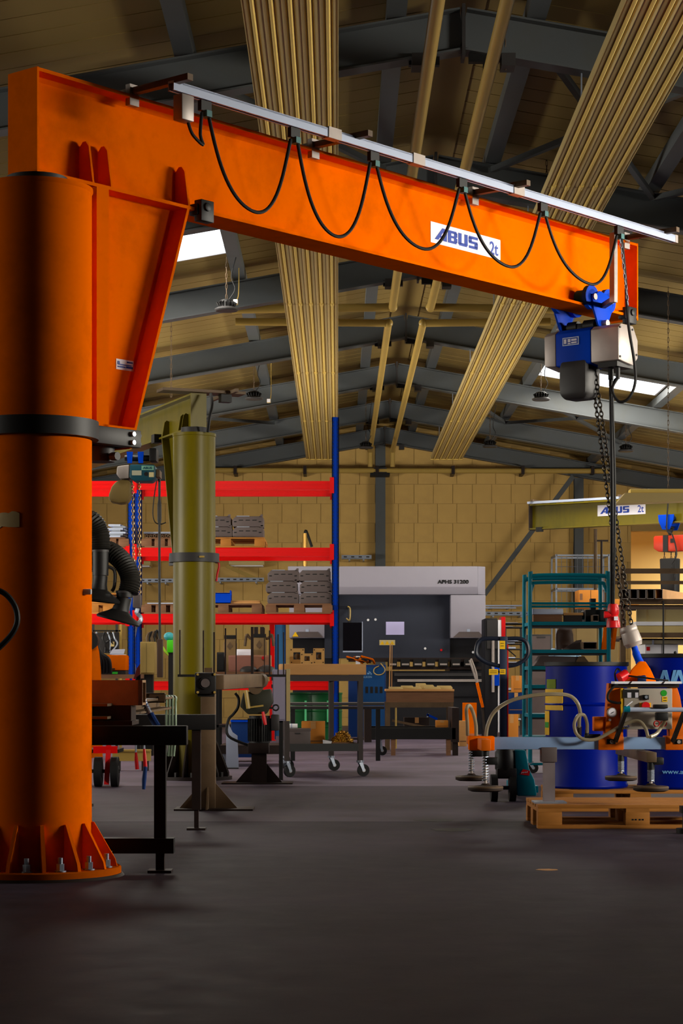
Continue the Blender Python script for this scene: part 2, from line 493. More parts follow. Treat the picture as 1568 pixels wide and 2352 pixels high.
# ridge capping
struct('ridge_cap', MB().prism([(RX - .18, YF, roof_z(RX - .18) - .012), (RX, YF, RZ - .012), (RX + .18, YF, roof_z(RX + .18) - .012), (RX, YF, RZ + .1)], (0, YB - YF, 0)), M_ROOF, ceiling)

# roof lights
for k, (a, b, y0, y1) in enumerate(SKYL):
    if (a, y0) == (2.95, 28.65):
        y1 = 31.3
        MB().prism([(a, y1, roof_z(a)), (b, y1, roof_z(b)), (b, y1, roof_z(b) + .09), (a, y1, roof_z(a) + .09)], (0, .49, 0)).build('roof_infill', M_ROOF, ceiling)
    w = struct_root('window_%d' % (k + 1), ((a + b) / 2, (y0 + y1) / 2, roof_z((a + b) / 2)))
    mb = MB().prism([(a, y0, roof_z(a) + .06), (b, y0, roof_z(b) + .06), (b, y0, roof_z(b) + .09), (a, y0, roof_z(a) + .09)], (0, y1 - y0, 0))
    mb.build('pane', M_SKY, w)
    f = MB()
    for xx in (a, b):
        f.bar((xx, y0, roof_z(xx) + .03), (xx, y1, roof_z(xx) + .03), .03, .12)
    for yy in (y0 + .015, y1 - .015):
        f.bar((a, yy, roof_z(a) + .03), (b, yy, roof_z(b) + .03), .03, .12)
    f.build('window_frame', M_WH, w)

# steel frames
def i_section(mb, a, b, depth, width, tf=.014, tw=.01, up=(0, 0, 1)):
    a, b = Vector(a), Vector(b); up = Vector(up); d = (b - a).normalized(); s = d.cross(up).normalized(); u = s.cross(d)
    mb.bar(a + u * (depth / 2 - tf / 2), b + u * (depth / 2 - tf / 2), width, tf, up)
    mb.bar(a - u * (depth / 2 - tf / 2), b - u * (depth / 2 - tf / 2), width, tf, up)
    mb.bar(a, b, tw, depth - 2 * tf, up)
    return mb
RB = 0.45                                          # rafter underside below the roof skin
def rafter(y):
    mb = MB()
    for xe in (XL, XR):
        c0, c1 = RZ - RB + .15, roof_z(xe) - RB + .15
        i_section(mb, (RX, y, c0), (xe, y, c1), .30, .17)
    return mb
def apex(y):
    mb = MB().box(RX - .012, RX + .012, y - .1, y + .1, RZ - RB - .05, RZ - .13)
    for dx in (-.32, .32):
        mb.box(RX + dx - .05, RX + dx + .05, y - .09, y + .09, RZ - RB - .12, RZ - RB - .03)
    return mb
r0 = rafter(15.0).build('rafter', M_RAF, ceiling)
a0 = apex(15.0).build('apex_plate', M_DG, r0)
for yy in (-1.8, 2.4, 6.6, 10.8, 19.2, 23.4, 27.6, 31.8, 36.0, 39.85):
    r = inst(r0, 'rafter', ceiling, (0, yy - 15.0, 0))
    inst(a0, 'apex_plate', r, (0, 0, 0))
# purlins along the hall
for xx in (-6.9, -5.0, -3.05, -1.10, 0.42, 1.42, 2.88, 4.85, 6.75, 8.7):
    MB().box(xx - .07, xx + .07, YF, YB, roof_z(xx) - .135, roof_z(xx) - .02).build('purlin', M_RAF, ceiling)
# wind bracing
for (xa, ya, xb, yb) in [(1.42, 15.1, 2.88, 19.1), (2.88, 15.1, 1.42, 19.1), (-1.10, 15.1, .42, 19.1), (4.85, 15.1, 2.9, 19.1),
                         (2.88, 31.9, 4.85, 35.9), (4.85, 31.9, 2.88, 35.9), (-1.1, 31.9, -3.05, 35.9), (-3.05, 31.9, -1.1, 35.9), (1.42, 31.9, 2.88, 35.9)]:
    MB().bar((xa, ya, roof_z(xa) - .2), (xb, yb, roof_z(xb) - .2), .05, .05).build('brace_rod', M_RAF, ceiling)

# walls
def wall_mat_body(): return M_MORT
SIDE = mat('side_wall_panel', S(120, 108, 80), 0.7, var=0.05)
wl = struct_root('wall_left', (XL, 16, 0))
mb = MB()
WZ0, WZ1 = 2.0, 3.1
for (y0, y1, z0, z1) in [(YF, 20.5, 0, WZ0), (33.5, YB, 0, WZ0), (20.5, 33.5, 0, 1.4), (YF, YB, WZ1, roof_z(XL) + .1), (YF, 8.0, WZ0, WZ1), (14.0, 14.5, WZ0, WZ1), (20.0, 20.5, WZ0, WZ1), (33.5, YB, WZ0, WZ1), (20.5, 33.5, 2.6, WZ1)]:
    mb.box(XL - .2, XL, y0, y1, z0, z1)
struct('wall_body', mb, SIDE, wl)
wr = struct_root('wall_right', (XR, 16, 0))
mb = MB()
for (y0, y1, z0, z1) in [(YF, 20.5, 0, 3.0), (33.5, YB, 0, 3.0), (20.5, 33.5, 2.6, 3.0), (20.5, 33.5, 0, 1.4), (YF, YB, 3.85, roof_z(XR) + .1), (YF, 4.0, 3.0, 3.85), (8.0, 9.6, 3.0, 3.85), (15.2, YB, 3.0, 3.85)]:
    mb.box(XR, XR + .2, y0, y1, z0, z1)
struct('wall_body', mb, SIDE, wr)
M_PANE = mat('frosted_window', S(230, 240, 250), 0.5, var=0.02, emit=(0.9, 0.95, 1.0), strength=2.0)
for k, (xx, y0, y1, z0, z1) in enumerate([(XL - .1, 8.0, 14.0, WZ0, WZ1), (XR + .1, 9.6, 15.2, 3.0, 3.85), (XR + .1, 4.0, 8.0, 3.0, 3.85), (XL - .1, 14.5, 20.0, WZ0, WZ1), (XL - .1, 20.5, 33.5, 1.4, 2.6), (XR + .1, 20.5, 33.5, 1.4, 2.6)]):  # all but the first pair are unseen windows added for their light
    w = struct_root('window_%d' % (k + 7), (xx, (y0 + y1) / 2, z0))
    MB().box(xx - .01, xx + .01, y0, y1, z0, z1).build('pane', M_PANE, w)
    f = MB()
    n = 6
    for i in range(n + 1):
        yy = y0 + (y1 - y0) * i / n
        f.box(xx - .04, xx + .04, yy - .03, yy + .03, z0, z1)
    f.box(xx - .04, xx + .04, y0, y1, z0, z0 + .05).box(xx - .04, xx + .04, y0, y1, z1 - .05, z1)
    f.build('window_frame', M_WH, w)
wf = MB().prism([(XL - .2, YF - .2, 0), (XR + .2, YF - .2, 0), (XR + .2, YF - .2, roof_z(XR)), (RX, YF - .2, RZ + .1), (XL - .2, YF - .2, roof_z(XL))], (0, .2, 0))
struct('wall_front', wf, SIDE)

# back wall of blocks, with the opening to the lit store room on the right
OX0, OX1, OZ = 5.64, 9.2, 3.75
wb = struct_root('wall_back', (RX, YB, 0))
mb = MB()
mb.prism([(XL - .2, YB, 0), (OX0, YB, 0), (OX0, YB, roof_z(OX0) + .1), (RX, YB, RZ + .1), (XL - .2, YB, roof_z(XL) + .1)], (0, .3, 0))
mb.prism([(OX0, YB, OZ), (OX1, YB, OZ), (OX1, YB, roof_z(OX1) + .1), (OX0, YB, roof_z(OX0) + .1)], (0, .3, 0))
mb.prism([(OX1, YB, 0), (XR + .2, YB, 0), (XR + .2, YB, roof_z(XR) + .1), (OX1, YB, roof_z(OX1) + .1)], (0, .3, 0))
struct('mortar_bed', mb, M_MORT, wb)
BS, J = 0.3735, 0.0035
zc0 = WZ(1112.5, YB) % BS                      # a bed joint seen in the photograph
src = {}
rest = MB(); nblk = 0
row = -1; z0 = zc0 - BS
while z0 < RZ:
    z1 = z0 + BS; row += 1
    x = XL + (0.5 * BS if row % 2 else 0.11) - BS
    while x < XR:
        w = BS
        x0, x1 = max(x, XL), min(x + w, XR)
        x += w
        if x1 - x0 < .05: continue
        zt = min(z1, roof_z(max(abs(x0 - RX), abs(x1 - RX)) + RX) - .0)
        if zt - max(z0, 0) < .04: continue
        if x1 > OX0 and x0 < OX1 and z0 < OZ:
            if x0 < OX0 - .05: x1 = OX0
            elif x1 > OX1 + .05: x0 = OX1
            else: continue
        ax0, ax1, az0, az1 = x0 + J, x1 - J, max(z0, 0) + J, zt - J
        proud = random.uniform(.012, .018)
        seen = (VX + x1 * F / YB > 205) and (VX + x0 * F / YB < 1470) and (az1 > WZ(1440, YB)) and not (VX + x0 * F / YB > 800 and VX + x1 * F / YB < 1100 and az1 < WZ(1320, YB))
        if seen and nblk < 298:
            nblk += 1
            key = (round(ax1 - ax0, 3), round(az1 - az0, 3))
            if key not in src:
                src[key] = MB().box(ax0, ax1, YB - .015, YB + .02, az0, az1).build('block', M_WALL, wb)
                src[key]['o'] = (ax0, az0)
            else:
                s_ = src[key]; ox, oz = s_['o']
                o = inst(s_, 'block', wb, (ax0 - ox, .015 - proud, az0 - oz))
        else:
            rest.box(ax0, ax1, YB - proud, YB + .02, az0, az1)
    z0 = z1
for o in COL.objects:
    if 'o' in o: del o['o']
o = rest.build('block_masonry', M_WALL, wb); o['kind'] = 'stuff'
# store room behind the opening
ws = struct_root('wall_store', (7.5, 43.4, 0))
MB().box(5.0, 12.9, 43.4, 43.6, 0, 4.4).build('store_back', mat('cream_wall', S(214, 190, 134), 0.8, var=0.04, scale=2), ws)
MB().box(5.0, 5.1, YB + .3, 43.4, 0, 4.4).box(12.8, 12.9, YB + .3, 43.4, 0, 4.4).build('store_side', MATS['cream_wall'], ws)
MB().box(4.9, 13.0, YB + .3, 43.6, 4.0, 4.2).build('store_ceiling', MATS['cream_wall'], ws)
lamp = thing('strip_lamp', 'strip lamp under the ceiling of the bright store room behind the wall opening', 'lamp', (8.3, 41.6, 3.78))
MB().box(7.7, 8.9, 41.5, 41.7, 3.80, 3.97).build('lamp_housing', M_WH, lamp)
MB().box(7.72, 8.88, 41.53, 41.67, 3.78, 3.80).build('diffuser', mat('lamp_diffuser', (1, .9, .7), .5, emit=(1, .88, .65), strength=6), lamp)

# steel columns and rails on the back wall
tr = 0
def trim(mb, m):
    global tr
    tr += 1
    return struct('trim_%d' % tr, mb, m)
mb = MB(); i_section(mb, (.82, YB - .12, 0), (.82, YB - .12, RZ - RB), .2, .19, up=(0, 1, 0)); trim(mb, M_RAF)
mb = MB(); i_section(mb, (4.62, YB - .12, 0), (4.62, YB - .12, roof_z(4.6) - RB), .2, .17, up=(0, 1, 0)); trim(mb, M_RAF)
mb = MB().bar(px(1316, 1094, 39.7), px(1112, 1366, 39.7), .09, .05, (0, 1, 0)); trim(mb, M_RAF)
mb = MB().bar(px(520, 1300, 39.7), px(606, 1338, 39.7), .07, .05, (0, 1, 0)); trim(mb, M_PIPE)

t = thing('gable_pipe', 'long horizontal cream pipe clipped along the top of the block back wall', 'pipe', px(495, 1080, 39.75))
MB().cyl(px(432, 1080, 39.7), px(1402, 1082, 39.7), .05, n=12).build('pipe_run', M_PIPE, t)
for xx in (540, 700, 866, 1040, 1200, 1360):
    q = px(xx, 1080, 39.7)
    MB().box(q.x - .03, q.x + .03, q.y - .07, YB, q.z - .08, q.z + .08).build('pipe_clamp', M_BRD, t)
t = thing('conduit_bracket', 'dark bracket holding the wall pipe where it crosses the steel column', 'bracket', px(872, 1088, 39.6))
MB().box(WX(850, 39.6), WX(895, 39.6), 39.62, 39.98, WZ(1092, 39.6), WZ(1086, 39.6)).build('bracket_plate', M_BK, t)
MB().box(WX(858, 39.6), WX(888, 39.6), 39.66, 39.98, WZ(1086, 39.6), WZ(1073, 39.6)).build('bracket_block', M_DG, t)

# cable trays
def tray(x0, x1, y, D, label):
    t = thing('cable_tray', label, 'cable tray', px(x0, y, D))
    a, b = px(x0, y, D), px(x1, y, D)
    mb = MB().box(a.x, b.x, D, D + .012, a.z - .035, a.z + .035).box(a.x, b.x, D, D + .2, a.z - .04, a.z - .03)
    mb.build('tray_channel', M_ZN, t)
    sl = MB()
    n = max(3, int((b.x - a.x) / .12))
    for i in range(n):
        xx = a.x + (i + .5) * (b.x - a.x) / n
        sl.box(xx - .03, xx + .03, D - .004, D, a.z - .012, a.z + .012)
    sl.build('tray_slots', M_DG, t, kind='stuff')
    bk = MB()
    for xx in (a.x + .15, b.x - .15):
        bk.box(xx - .015, xx + .015, D + .01, YB, a.z - .07, a.z - .04)
    bk.build('tray_bracket', M_ZN, t)
tray(487, 606, 1331, 39.6, 'perforated grey cable tray on the back wall left of the grey box stack')
tray(320, 398, 1333, 39.6, 'perforated grey cable tray on the back wall between blue rack post and olive column')
tray(784, 853, 1279, 39.6, 'short perforated grey cable tray above the white machine hood')
tray(1114, 1215, 1409, 39.6, 'perforated grey cable tray on the back wall right of the white machine')
for (x0, x1, yy, lab) in [(526, 607, 1295, 'flat cream wall lamp under the middle red rack beam right of the olive column'), (310, 347, 1296, 'flat cream wall lamp seen behind the pair of blue rack posts')]:
    t = thing('flat_lamp', lab, 'lamp', px(x0, yy, 39.9))
    MB().box(WX(x0, 39.9), WX(x1, 39.9), 39.75, YB - .01, WZ(yy + 4, 39.9), WZ(yy - 6, 39.9)).build('lamp_housing', M_CREAM, t, bevel=.01)
    MB().box(WX(x0 + 3, 39.9), WX(x1 - 3, 39.9), 39.77, YB - .01, WZ(yy + 6.5, 39.9), WZ(yy + 4, 39.9)).build('lamp_cover', M_WH, t)
t = thing('vent_stack', 'slim brass coloured pipe with bent black end standing behind the rack', 'pipe', (WX(700, 38.5), 38.5, 0))
MB().tube([(WX(700, 38.5), 38.5, 0), (WX(700, 38.5), 38.5, WZ(1225, 38.5))], .042, 10).build('pipe', mat('brass_pipe', S(206, 160, 80), .3, .5), t)
MB().tube([px(700, 1228, 38.5), px(701, 1221, 38.5), px(704, 1222, 38.5), px(716, 1256, 38.5)], .025, 8, smooth=4).build('elbow_hose', M_BK, t)

# ------------------------------------------------------------------ radiant ceiling panels, pipes, lamps
def radiant(x0, x1, label):
    z = 4.9
    t = thing('radiant_ceiling_panel', label, 'heating panel', ((x0 + x1) / 2, 23, z))
    y0, y1 = 8.0, 38.0
    n = 5; w = x1 - x0
    joints = [8.0, 12.0, 17.0, 22.3, 27.3, 32.4, 38.0]
    for a, b in zip(joints[:-1], joints[1:]):
        mb = MB()
        for k in range(n):                        # trapezoid troughs between the tubes
            c = x0 + w * (k + .5) / n; h = w / n / 2
            pr = [(c - h, z + .007), (c - h * .8, z), (c - .03, z), (c - .018, z + .014), (c + .018, z + .014), (c + .03, z), (c + h * .8, z), (c + h, z + .007)]
            mb.prism([(q, a + .006, r) for q, r in pr] + [(q, a + .006, r + .012) for q, r in pr[::-1]], (0, b - a - .012, 0))
        mb.box(x0 - .006, x0, a, b, z - .002, z + .06).box(x1, x1 + .006, a, b, z - .002, z + .06)
        mb.build('panel_sheet', M_CREAM, t)
    for k in range(n):
        c = x0 + w * (k + .5) / n
        tb = MB().cyl((c, y0, z + .004), (c, y1, z + .004), .0135, n=10).build('heating_tube', M_CREAMT, t)
        cp = MB()
        for j in joints[1:-1]: cp.cyl((c, j - .07, z + .004), (c, j + .07, z + .004), .019, n=10)
        cp.build('tube_coupling', M_CREAMT, tb)
    MB().box(x0 - .01, x1 + .01, y1 - .02, y1 + .06, z - .01, z + .05).build('end_header', M_CREAMT, t)
    hg = MB()
    for yy in (15.0, 19.2, 23.4, 27.6, 31.8, 36.0):
        hg.box(x0, x1, yy - .02, yy + .02, z + .035, z + .06)
        for xx in (x0 + .05, x1 - .05):
            zt = roof_z(xx) - RB + .01
            hg.cyl((xx, yy, z + .05), (xx, yy, zt), .006, n=5)
    hg.build('hanger', M_ZN, t)
    return t
radiant(-.565, 0.0, 'long ribbed cream radiant heating panel ending above the blue rack post')
radiant(1.70, 2.26, 'long ribbed cream radiant heating panel slanting down above the hoist and the white machine')

def pipe_run(name, pts, r, label):
    t = thing(name, label, 'pipe', pts[0])
    mb = MB()
    for a, b in zip(pts[:-1], pts[1:]): mb.cyl(a, b, r, n=14)
    mb.build('pipe', M_PIPE, t)
    el = MB()
    for p in pts[1:-1]: el.ball(p, r * 1.22)
    if len(pts) > 2: el.build('elbow', M_PIPE, t)
    hg = MB()
    for yy in (15.0, 19.2, 23.4, 27.6, 31.8, 36.0):
        a, b = pts[0], pts[1]
        for a, b in zip(pts[:-1], pts[1:]):
            if min(a[1], b[1]) < yy < max(a[1], b[1]):
                q = (yy - a[1]) / (b[1] - a[1]); xx = a[0] + (b[0] - a[0]) * q; zz = a[2] + (b[2] - a[2]) * q
                zt = roof_z(xx) - RB
                hg.cyl((xx, yy, zz), (xx, yy, zt + .01), .008, n=5)
                hg.box(xx - .11, xx + .11, yy - .03, yy + .03, zt - .05, zt + .01)
    if hg.v: hg.build('pipe_hanger', M_BK, t)
PZ = 5.1
pipe_run('heating_pipe', [(.62, 6.0, PZ), (.62, 23.6, PZ), (-1.2, 23.75, PZ)], .046, 'cream heating pipe under the ridge with an elbow turning behind the radiant panel')
pipe_run('heating_pipe', [(1.05, 6.0, PZ), (1.05, 23.6, PZ), (2.6, 23.75, PZ)], .046, 'thick cream heating pipe beneath the ridge, bending towards the hoist side')
pipe_run('heating_pipe', [(-1.2, 24.55, PZ), (.60, 24.65, PZ), (.60, 38.4, PZ), (.60, 38.4, 4.8)], .044, 'far cream heating pipe with square elbow, running to the hanging lamp by the gable')
pipe_run('heating_pipe', [(2.5, 24.55, PZ), (1.01, 24.65, PZ), (1.01, 38.4, PZ), (1.01, 38.4, 4.8)], .044, 'far cream heating pipe with square elbow, running to the steel column of the gable')

def bay_lamp(xp, yp, zl, label, scale=1.0):
    D = F * (zl - CH) / (HY - yp); x = WX(xp, D)
    t = thing('high_bay_lamp', label, 'lamp', (x, D, zl))
    r = .125 * scale
    fins = MB().lathe([(r * .35, .11), (r * .55, .10), (r * .6, .05), (r * .62, .03), (r * .3, .03)], (x, D, zl), 20)
    for k in range(16):
        a = 2 * math.pi * k / 16
        fins.bar((x + r * .5 * math.cos(a), D + r * .5 * math.sin(a), zl + .07), (x + r * .78 * math.cos(a), D + r * .78 * math.sin(a), zl + .05), .008, .05)
    fins.build('heat_sink', M_BK, t)
    MB().lathe([(r * .6, .035), (r, .012), (r, 0), (r * .9, -.012), (.01, -.012)], (x, D, zl), 24).build('reflector', M_DG, t)
    zt = roof_z(x) - .13
    ch = MB(); chain(ch, (x, D, zl + .11), (x, D, zt), .05, .016, .003); ch.build('hanging_chain', M_BR, t, kind='stuff')
    MB().tube([(x + .02, D, zl + .1), (x + .09, D, zl + .22), (x + .05, D + .02, zl + .36), (x + .1, D, zt)], .006, 6, smooth=5).build('lamp_cable', M_BK, t)
    return t
bay_lamp(520, 712, 4.80, 'high bay lamp on a chain just below the bright roof light by the orange bracket')
bay_lamp(583, 916, 4.80, 'small dark high bay lamp hanging above and right of the olive crane')
bay_lamp(840, 1029, 4.85, 'small high bay lamp beneath the ridge next to the top of the blue post')
bay_lamp(1242, 918, 4.75, 'dark high bay lamp hanging left of the chain hoist, below the roof light')
bay_lamp(1437, 1036, 4.55, 'dark high bay lamp hanging right of the hoist chain, highest above the olive jib')
bay_lamp(1125, 1026, 4.75, 'half hidden high bay lamp beside the far end of the slanting radiant panel')
for (xx, yy, D, lab) in [(541, 694, 22.6, 'small cream junction box on the rafter right of the high bay lamp'), (617, 921, 29.2, 'small cream junction box on a far rafter left of the radiant panel')]:
    q = px(xx, yy, D)
    t = thing('junction_box', lab, 'junction box', q)
    MB().cbox(q.x, q.y, q.z,   .05, .08, .05).build('box_body', M_CREAM, t, bevel=.004)
    MB().cbox(q.x, q.y - .043, q.z, .045, .008, .045).build('box_lid', M_LABEL, t)
    MB().tube([q + Vector((0, 0, .02)), q + Vector((.03, .05, .1)), q + Vector((.03, .1, roof_z(q.x) - q.z - .02))], .006, 6, smooth=4).build('conduit', M_PIPE, t)
# chains that hang from the rafters
for (xx, y0, y1, D, lab) in [(393, 740, 912, 23.4, 'thin steel chain hanging from a rafter above the olive jib'), (1160, 90, 160, 15.0, 'short chain hanging beside the slanting radiant panel near the top'),
                             (1255, 330, 420, 19.2, 'chain hanging beside the slanting radiant panel above the orange jib')]:
    a, b = px(xx, y0, D), px(xx, y1, D)
    mb = MB(); chain(mb, a, b, .05, .016, .003)
    o = mb.build('hanging_chain', M_BR); tag(o, lab, 'chain')
# ------------------------------------------------------------------ orange slewing jib crane
JO = Vector((-1.430, 9.55, 0)); JU = Vector((.6474, .7622, 0)); JN = Vector((-.7622, .6474, 0))
def J_(t, n, z): return JO + JU * t + JN * n + Vector((0, 0, z))
CX, CY = -1.38, 9.60
def jib_t(x, n):
    """distance along the jib whose point at offset n is seen at picture column x"""
    k = (x - VX) / F; o = JO + JN * n
    return (k * o.y - o.x) / (JU.x - k * JU.y)
JM = Matrix(((JU.x, JN.x, 0, JO.x), (JU.y, JN.y, 0, JO.y), (0, 0, 1, 0), (0, 0, 0, 1)))   # (t, n, z) -> world
crane = thing('jib_crane', 'orange slewing jib crane with a thick round column and a long beam', 'crane', (CX, CY, 0))
MB().cyl((CX, CY, .04), (CX, CY, 3.146), .25, n=64).build('column', M_OR, crane)
def ring_angle(k, n, off): return off + 2 * math.pi * k / n
CA = math.atan2(-CY, -CX)
MB().lathe([(.385, .012), (.385, .037), (.38, .042), (.2, .042)], (CX, CY, 0), 48).build('base_plate', M_ORD, crane)
MB().lathe([(.40, 0), (.39, .012), (.2, .012)], (CX, CY, 0), 48).build('grout_bed', M_BRD, crane)
NG = 14
g0 = None
for k in range(NG):
    a = CA + math.radians(5) + 2 * math.pi * k / NG
    e = Vector((math.cos(a), math.sin(a), 0)); s = Vector((-e.y, e.x, 0)) * .008
    c = Vector((CX, CY, 0))
    q = [c + e * .245 + Vector((0, 0, .042)), c + e * .368 + Vector((0, 0, .042)), c + e * .36 + Vector((0, 0, .075)), c + e * .262 + Vector((0, 0, .245)), c + e * .245 + Vector((0, 0, .245))]
    MB().prism([p - s for p in q], s * 2).build('gusset', M_OR, crane)
    a2 = a + math.pi / NG
    b = Vector((CX + .335 * math.cos(a2), CY + .335 * math.sin(a2), 0))
    bo = MB().cyl(b + Vector((0, 0, .04)), b + Vector((0, 0, .048)), .026, n=16)
    bo.cyl(b + Vector((0, 0, .048)), b + Vector((0, 0, .078)), .019, n=6).cyl(b + Vector((0, 0, .07)), b + Vector((0, 0, .105)), .011, n=10)
    bo.build('anchor_bolt', M_ZN, crane)
MB().lathe([(.25, 3.13), (.256, 3.14), (.256, 3.152), (.2, 3.155)], (CX, CY, 0), 64).build('cap_plate', M_OR, crane)
MB().lathe([(.14, 3.15), (.14, 3.2)], (CX, CY, 0), 32).build('slewing_bearing', M_DG, crane)
# jib beam: an I section with end plates
BZ0, BZ1, BL = 3.20, 3.678, 5.04
mb = MB(JM)
mb.box(0, BL, -.1, .1, BZ0, BZ0 + .016).box(0, BL, -.1, .1, BZ1 - .016, BZ1).box(0, BL, -.006, .006, BZ0 + .016, BZ1 - .016)
for s in (-1, 1):                                  # rolled fillets along the web
    for z, q in ((BZ0 + .016, 1), (BZ1 - .016, -1)):
        mb.prism([(0, s * .006, z), (0, s * .024, z), (0, s * .006, z + q * .018)], (BL, 0, 0))
mb.build('jib_beam', M_OR, crane)
MB(JM).box(-.012, 0, -.1, .1, BZ0 - .004, BZ1 + .002).build('end_plate', M_OR, crane)
MB(JM).box(BL, BL + .012, -.1, .1, BZ0 - .01, BZ1 + .002).build('end_plate', M_OR, crane)
# web stiffeners near the column
for t in (.331, .449, .967):
    for s in (-1, 1):
        q = [(t, s * .006, BZ0 + .016), (t, s * .098, BZ0 + .016), (t, s * .07, BZ0 + .19), (t, s * .05, BZ0 + .215), (t, s * .03, BZ0 + .215), (t, s * .006, BZ0 + .19)]
        MB(JM).prism(q, (.012, 0, 0)).build('web_stiffener', M_OR, crane)
# bracket under the beam
MB(JM).prism([(.42, -.006, 3.2), (.96, -.006, 3.2), (.58, -.006, 2.03), (.42, -.006, 2.03)], (0, .012, 0)).build('bracket_web', M_OR, crane)
MB(JM).box(.355, .433, -.1, .1, 2.05, 3.2).build('bracket_post', M_OR, crane)
MB(JM).prism([(.957, -.1, 3.2), (.973, -.1, 3.2), (.583, -.1, 1.995), (.567, -.1, 1.995)], (0, .2, 0)).build('bracket_flange', M_OR, crane)
MB(JM).box(.40, .60, -.1, .1, 2.075, 2.095).build('bracket_foot', M_OR, crane)
# slewing collar round the column
cl = MB().cyl((CX, CY, 2.0), (CX, CY, 2.082), .282, n=64, hole=.895)
cl.build('slewing_collar', M_DG, crane)
MB(JM).box(.27, .62, -.125, -.06, 2.0, 2.082).box(.27, .62, .06, .125, 2.0, 2.082).box(.56, .62, -.06, .06, 2.0, 2.082).build('collar_arm', M_DG, crane, bevel=.004)
bo = MB(JM)
for z in (2.02, 2.06): bo.cyl((.5 + .06, -.125, z), (.56, -.14, z), .012, n=8).cyl((.62, -.095, z), (.64, -.095, z), .012, n=8)
bo.build('collar_bolts', M_ZN, crane)
MB(JM).cyl((.47, 0, 1.93), (.47, 0, 2.0), .07, n=20).cyl((.47, -.08, 1.95), (.47, -.12, 1.95), .02, n=8).build('guide_roller', M_DG, crane)
# festoon rail and its arms
RN = -.363                                         # rail offset to the camera side of the jib axis
RT0, RT1, RLZ = .58, 5.04, 3.672
mb = MB(JM).box(RT0, RT1, RN - .019, RN + .019, RLZ + .012, RLZ + .022).box(RT0, RT1, RN - .019, RN - .013, RLZ - .02, RLZ + .02).box(RT0, RT1, RN + .013, RN + .019, RLZ - .02, RLZ + .02)
mb.box(RT0, RT1, RN - .019, RN - .008, RLZ - .023, RLZ - .02).box(RT0, RT1, RN + .008, RN + .019, RLZ - .023, RLZ - .02)
rail = mb.build('festoon_rail', M_ALU, crane)
for xx in (762, 955, 1185):
    t = jib_t(xx, RN); MB(JM).box(t - .05, t + .05, RN - .024, RN + .024, RLZ - .026, RLZ + .03).build('rail_coupling', M_SS, rail)
MB(JM).box(RT1, RT1 + .03, RN - .02, RN + .02, RLZ - .024, RLZ + .024).build('rail_end_cap', M_SS, rail)
for t in (.60, jib_t(725, -.1), jib_t(1092, -.1), jib_t(1440, -.1)):
    ar = MB(JM).box(t - .018, t + .018, -.47, .09, BZ1 + .004, BZ1 + .034).build('support_arm', M_BR, crane)
    MB(JM).box(t - .03, t + .03, -.10, -.07, BZ1 - .05, BZ1 + .05).cyl((t, -.085, BZ1 + .05), (t, -.085, BZ1 - .04), .008, n=8).build('beam_clamp', M_SS, ar)
t = jib_t(425, RN)
MB(JM).box(t - .05, t + .03, RN - .03, RN + .03, RLZ - .15, RLZ - .03).build('connection_box', M_SS, crane, bevel=.004)
# end stops on the lower flange
for t in (1.06, 4.93):
    MB(JM).box(t - .04, t + .05, -.135, -.085, BZ0 - .05, BZ0 + .055).box(t - .05, t + .06, -.115, -.06, BZ0 - .02, BZ0 + .035).cyl((t, -.145, BZ0 + .02), (t, -.11, BZ0 + .02), .022, n=10).build('end_stop', M_BK, crane, bevel=.004)
# labels
def crane_label(parent, O, ex, w, h):
    ez = Vector((0, 0, 1)); nn = Vector(ex).cross(ez)
    p = MB(); decal(p, O, ex, ez, [R(0, 0, w, h)], .002); pl = p.build('label_plate', M_LABEL, parent, label='white plate with ABUS 2t in blue')
    q = MB(); crane_word(q, Vector(O) + nn * .002 + Vector(ex) * w * .055 + ez * h * .2, ex, ez, w * .60, h * .6); q.build('lettering', M_NAVY, pl)
    lettering('2t', Vector(O) + nn * .003 + Vector(ex) * w * .84 + ez * h * .16, ex, ez, h * .66, M_NAVY, pl, bold=.012, width=w * .125)
t0, t1 = jib_t(988, -.006), jib_t(1148, -.006)
D0 = J_(t0, -.006, 0).y
z1 = WZ(508, D0); z0 = WZ(556, D0)
crane_label(crane, J_(t0, -.0065, z0), JU, t1 - t0, z1 - z0)
t0 = jib_t(266, -.006); O = J_(t0, -.0065, WZ(849, 10.0)); ez = Vector((0, 0, 1))
p = MB(); decal(p, O, JU, ez, [R(0, 0, .115, .05)]); pl = p.build('rating_sticker', M_LABEL, crane, label='small white and blue rating sticker')
q = MB(); decal(q, O - JN * .002, JU, ez, [R(.008, .010, .06, .017), R(.012, .022, .10, .027), R(.008, .024, .022, .04), R(.07, .036, .108, .043), R(.065, .01, .108, .02)]); q.build('sticker_print', M_NAVY, pl)
# torn paper on the column, a small sensor
def col_patch(th0, th1, zlo, zhi, r, n=8, seed=1, rag=.0):
    rnd = random.Random(seed); mb = MB(); vs = []
    for i in range(n + 1):
        a = CA + th0 + (th1 - th0) * i / n
        for z in (zlo + rnd.uniform(-rag, rag), zhi + rnd.uniform(-rag, rag)):
            for rr in (r, r + .003): vs.append((CX + rr * math.cos(a), CY + rr * math.sin(a), z))
    fs = []
    for i in range(n):
        a, b = 4 * i, 4 * (i + 1)
        fs += [(a, b, b + 2, a + 2), (a + 1, a + 3, b + 3, b + 1), (a, a + 1, b + 1, b), (a + 2, b + 2, b + 3, a + 3)]
    fs += [(0, 2, 3, 1), (4 * n, 4 * n + 1, 4 * n + 3, 4 * n + 2)]
    return mb.add(vs, fs)
col_patch(math.radians(-58), math.radians(-18), WZ(1211, 9.35), WZ(1176, 9.35), .2505, 10, 3, .006).build('torn_paper', mat('old_paper', S(200, 170, 120), .8, var=.2, scale=20), crane, label='torn strip of old paper')
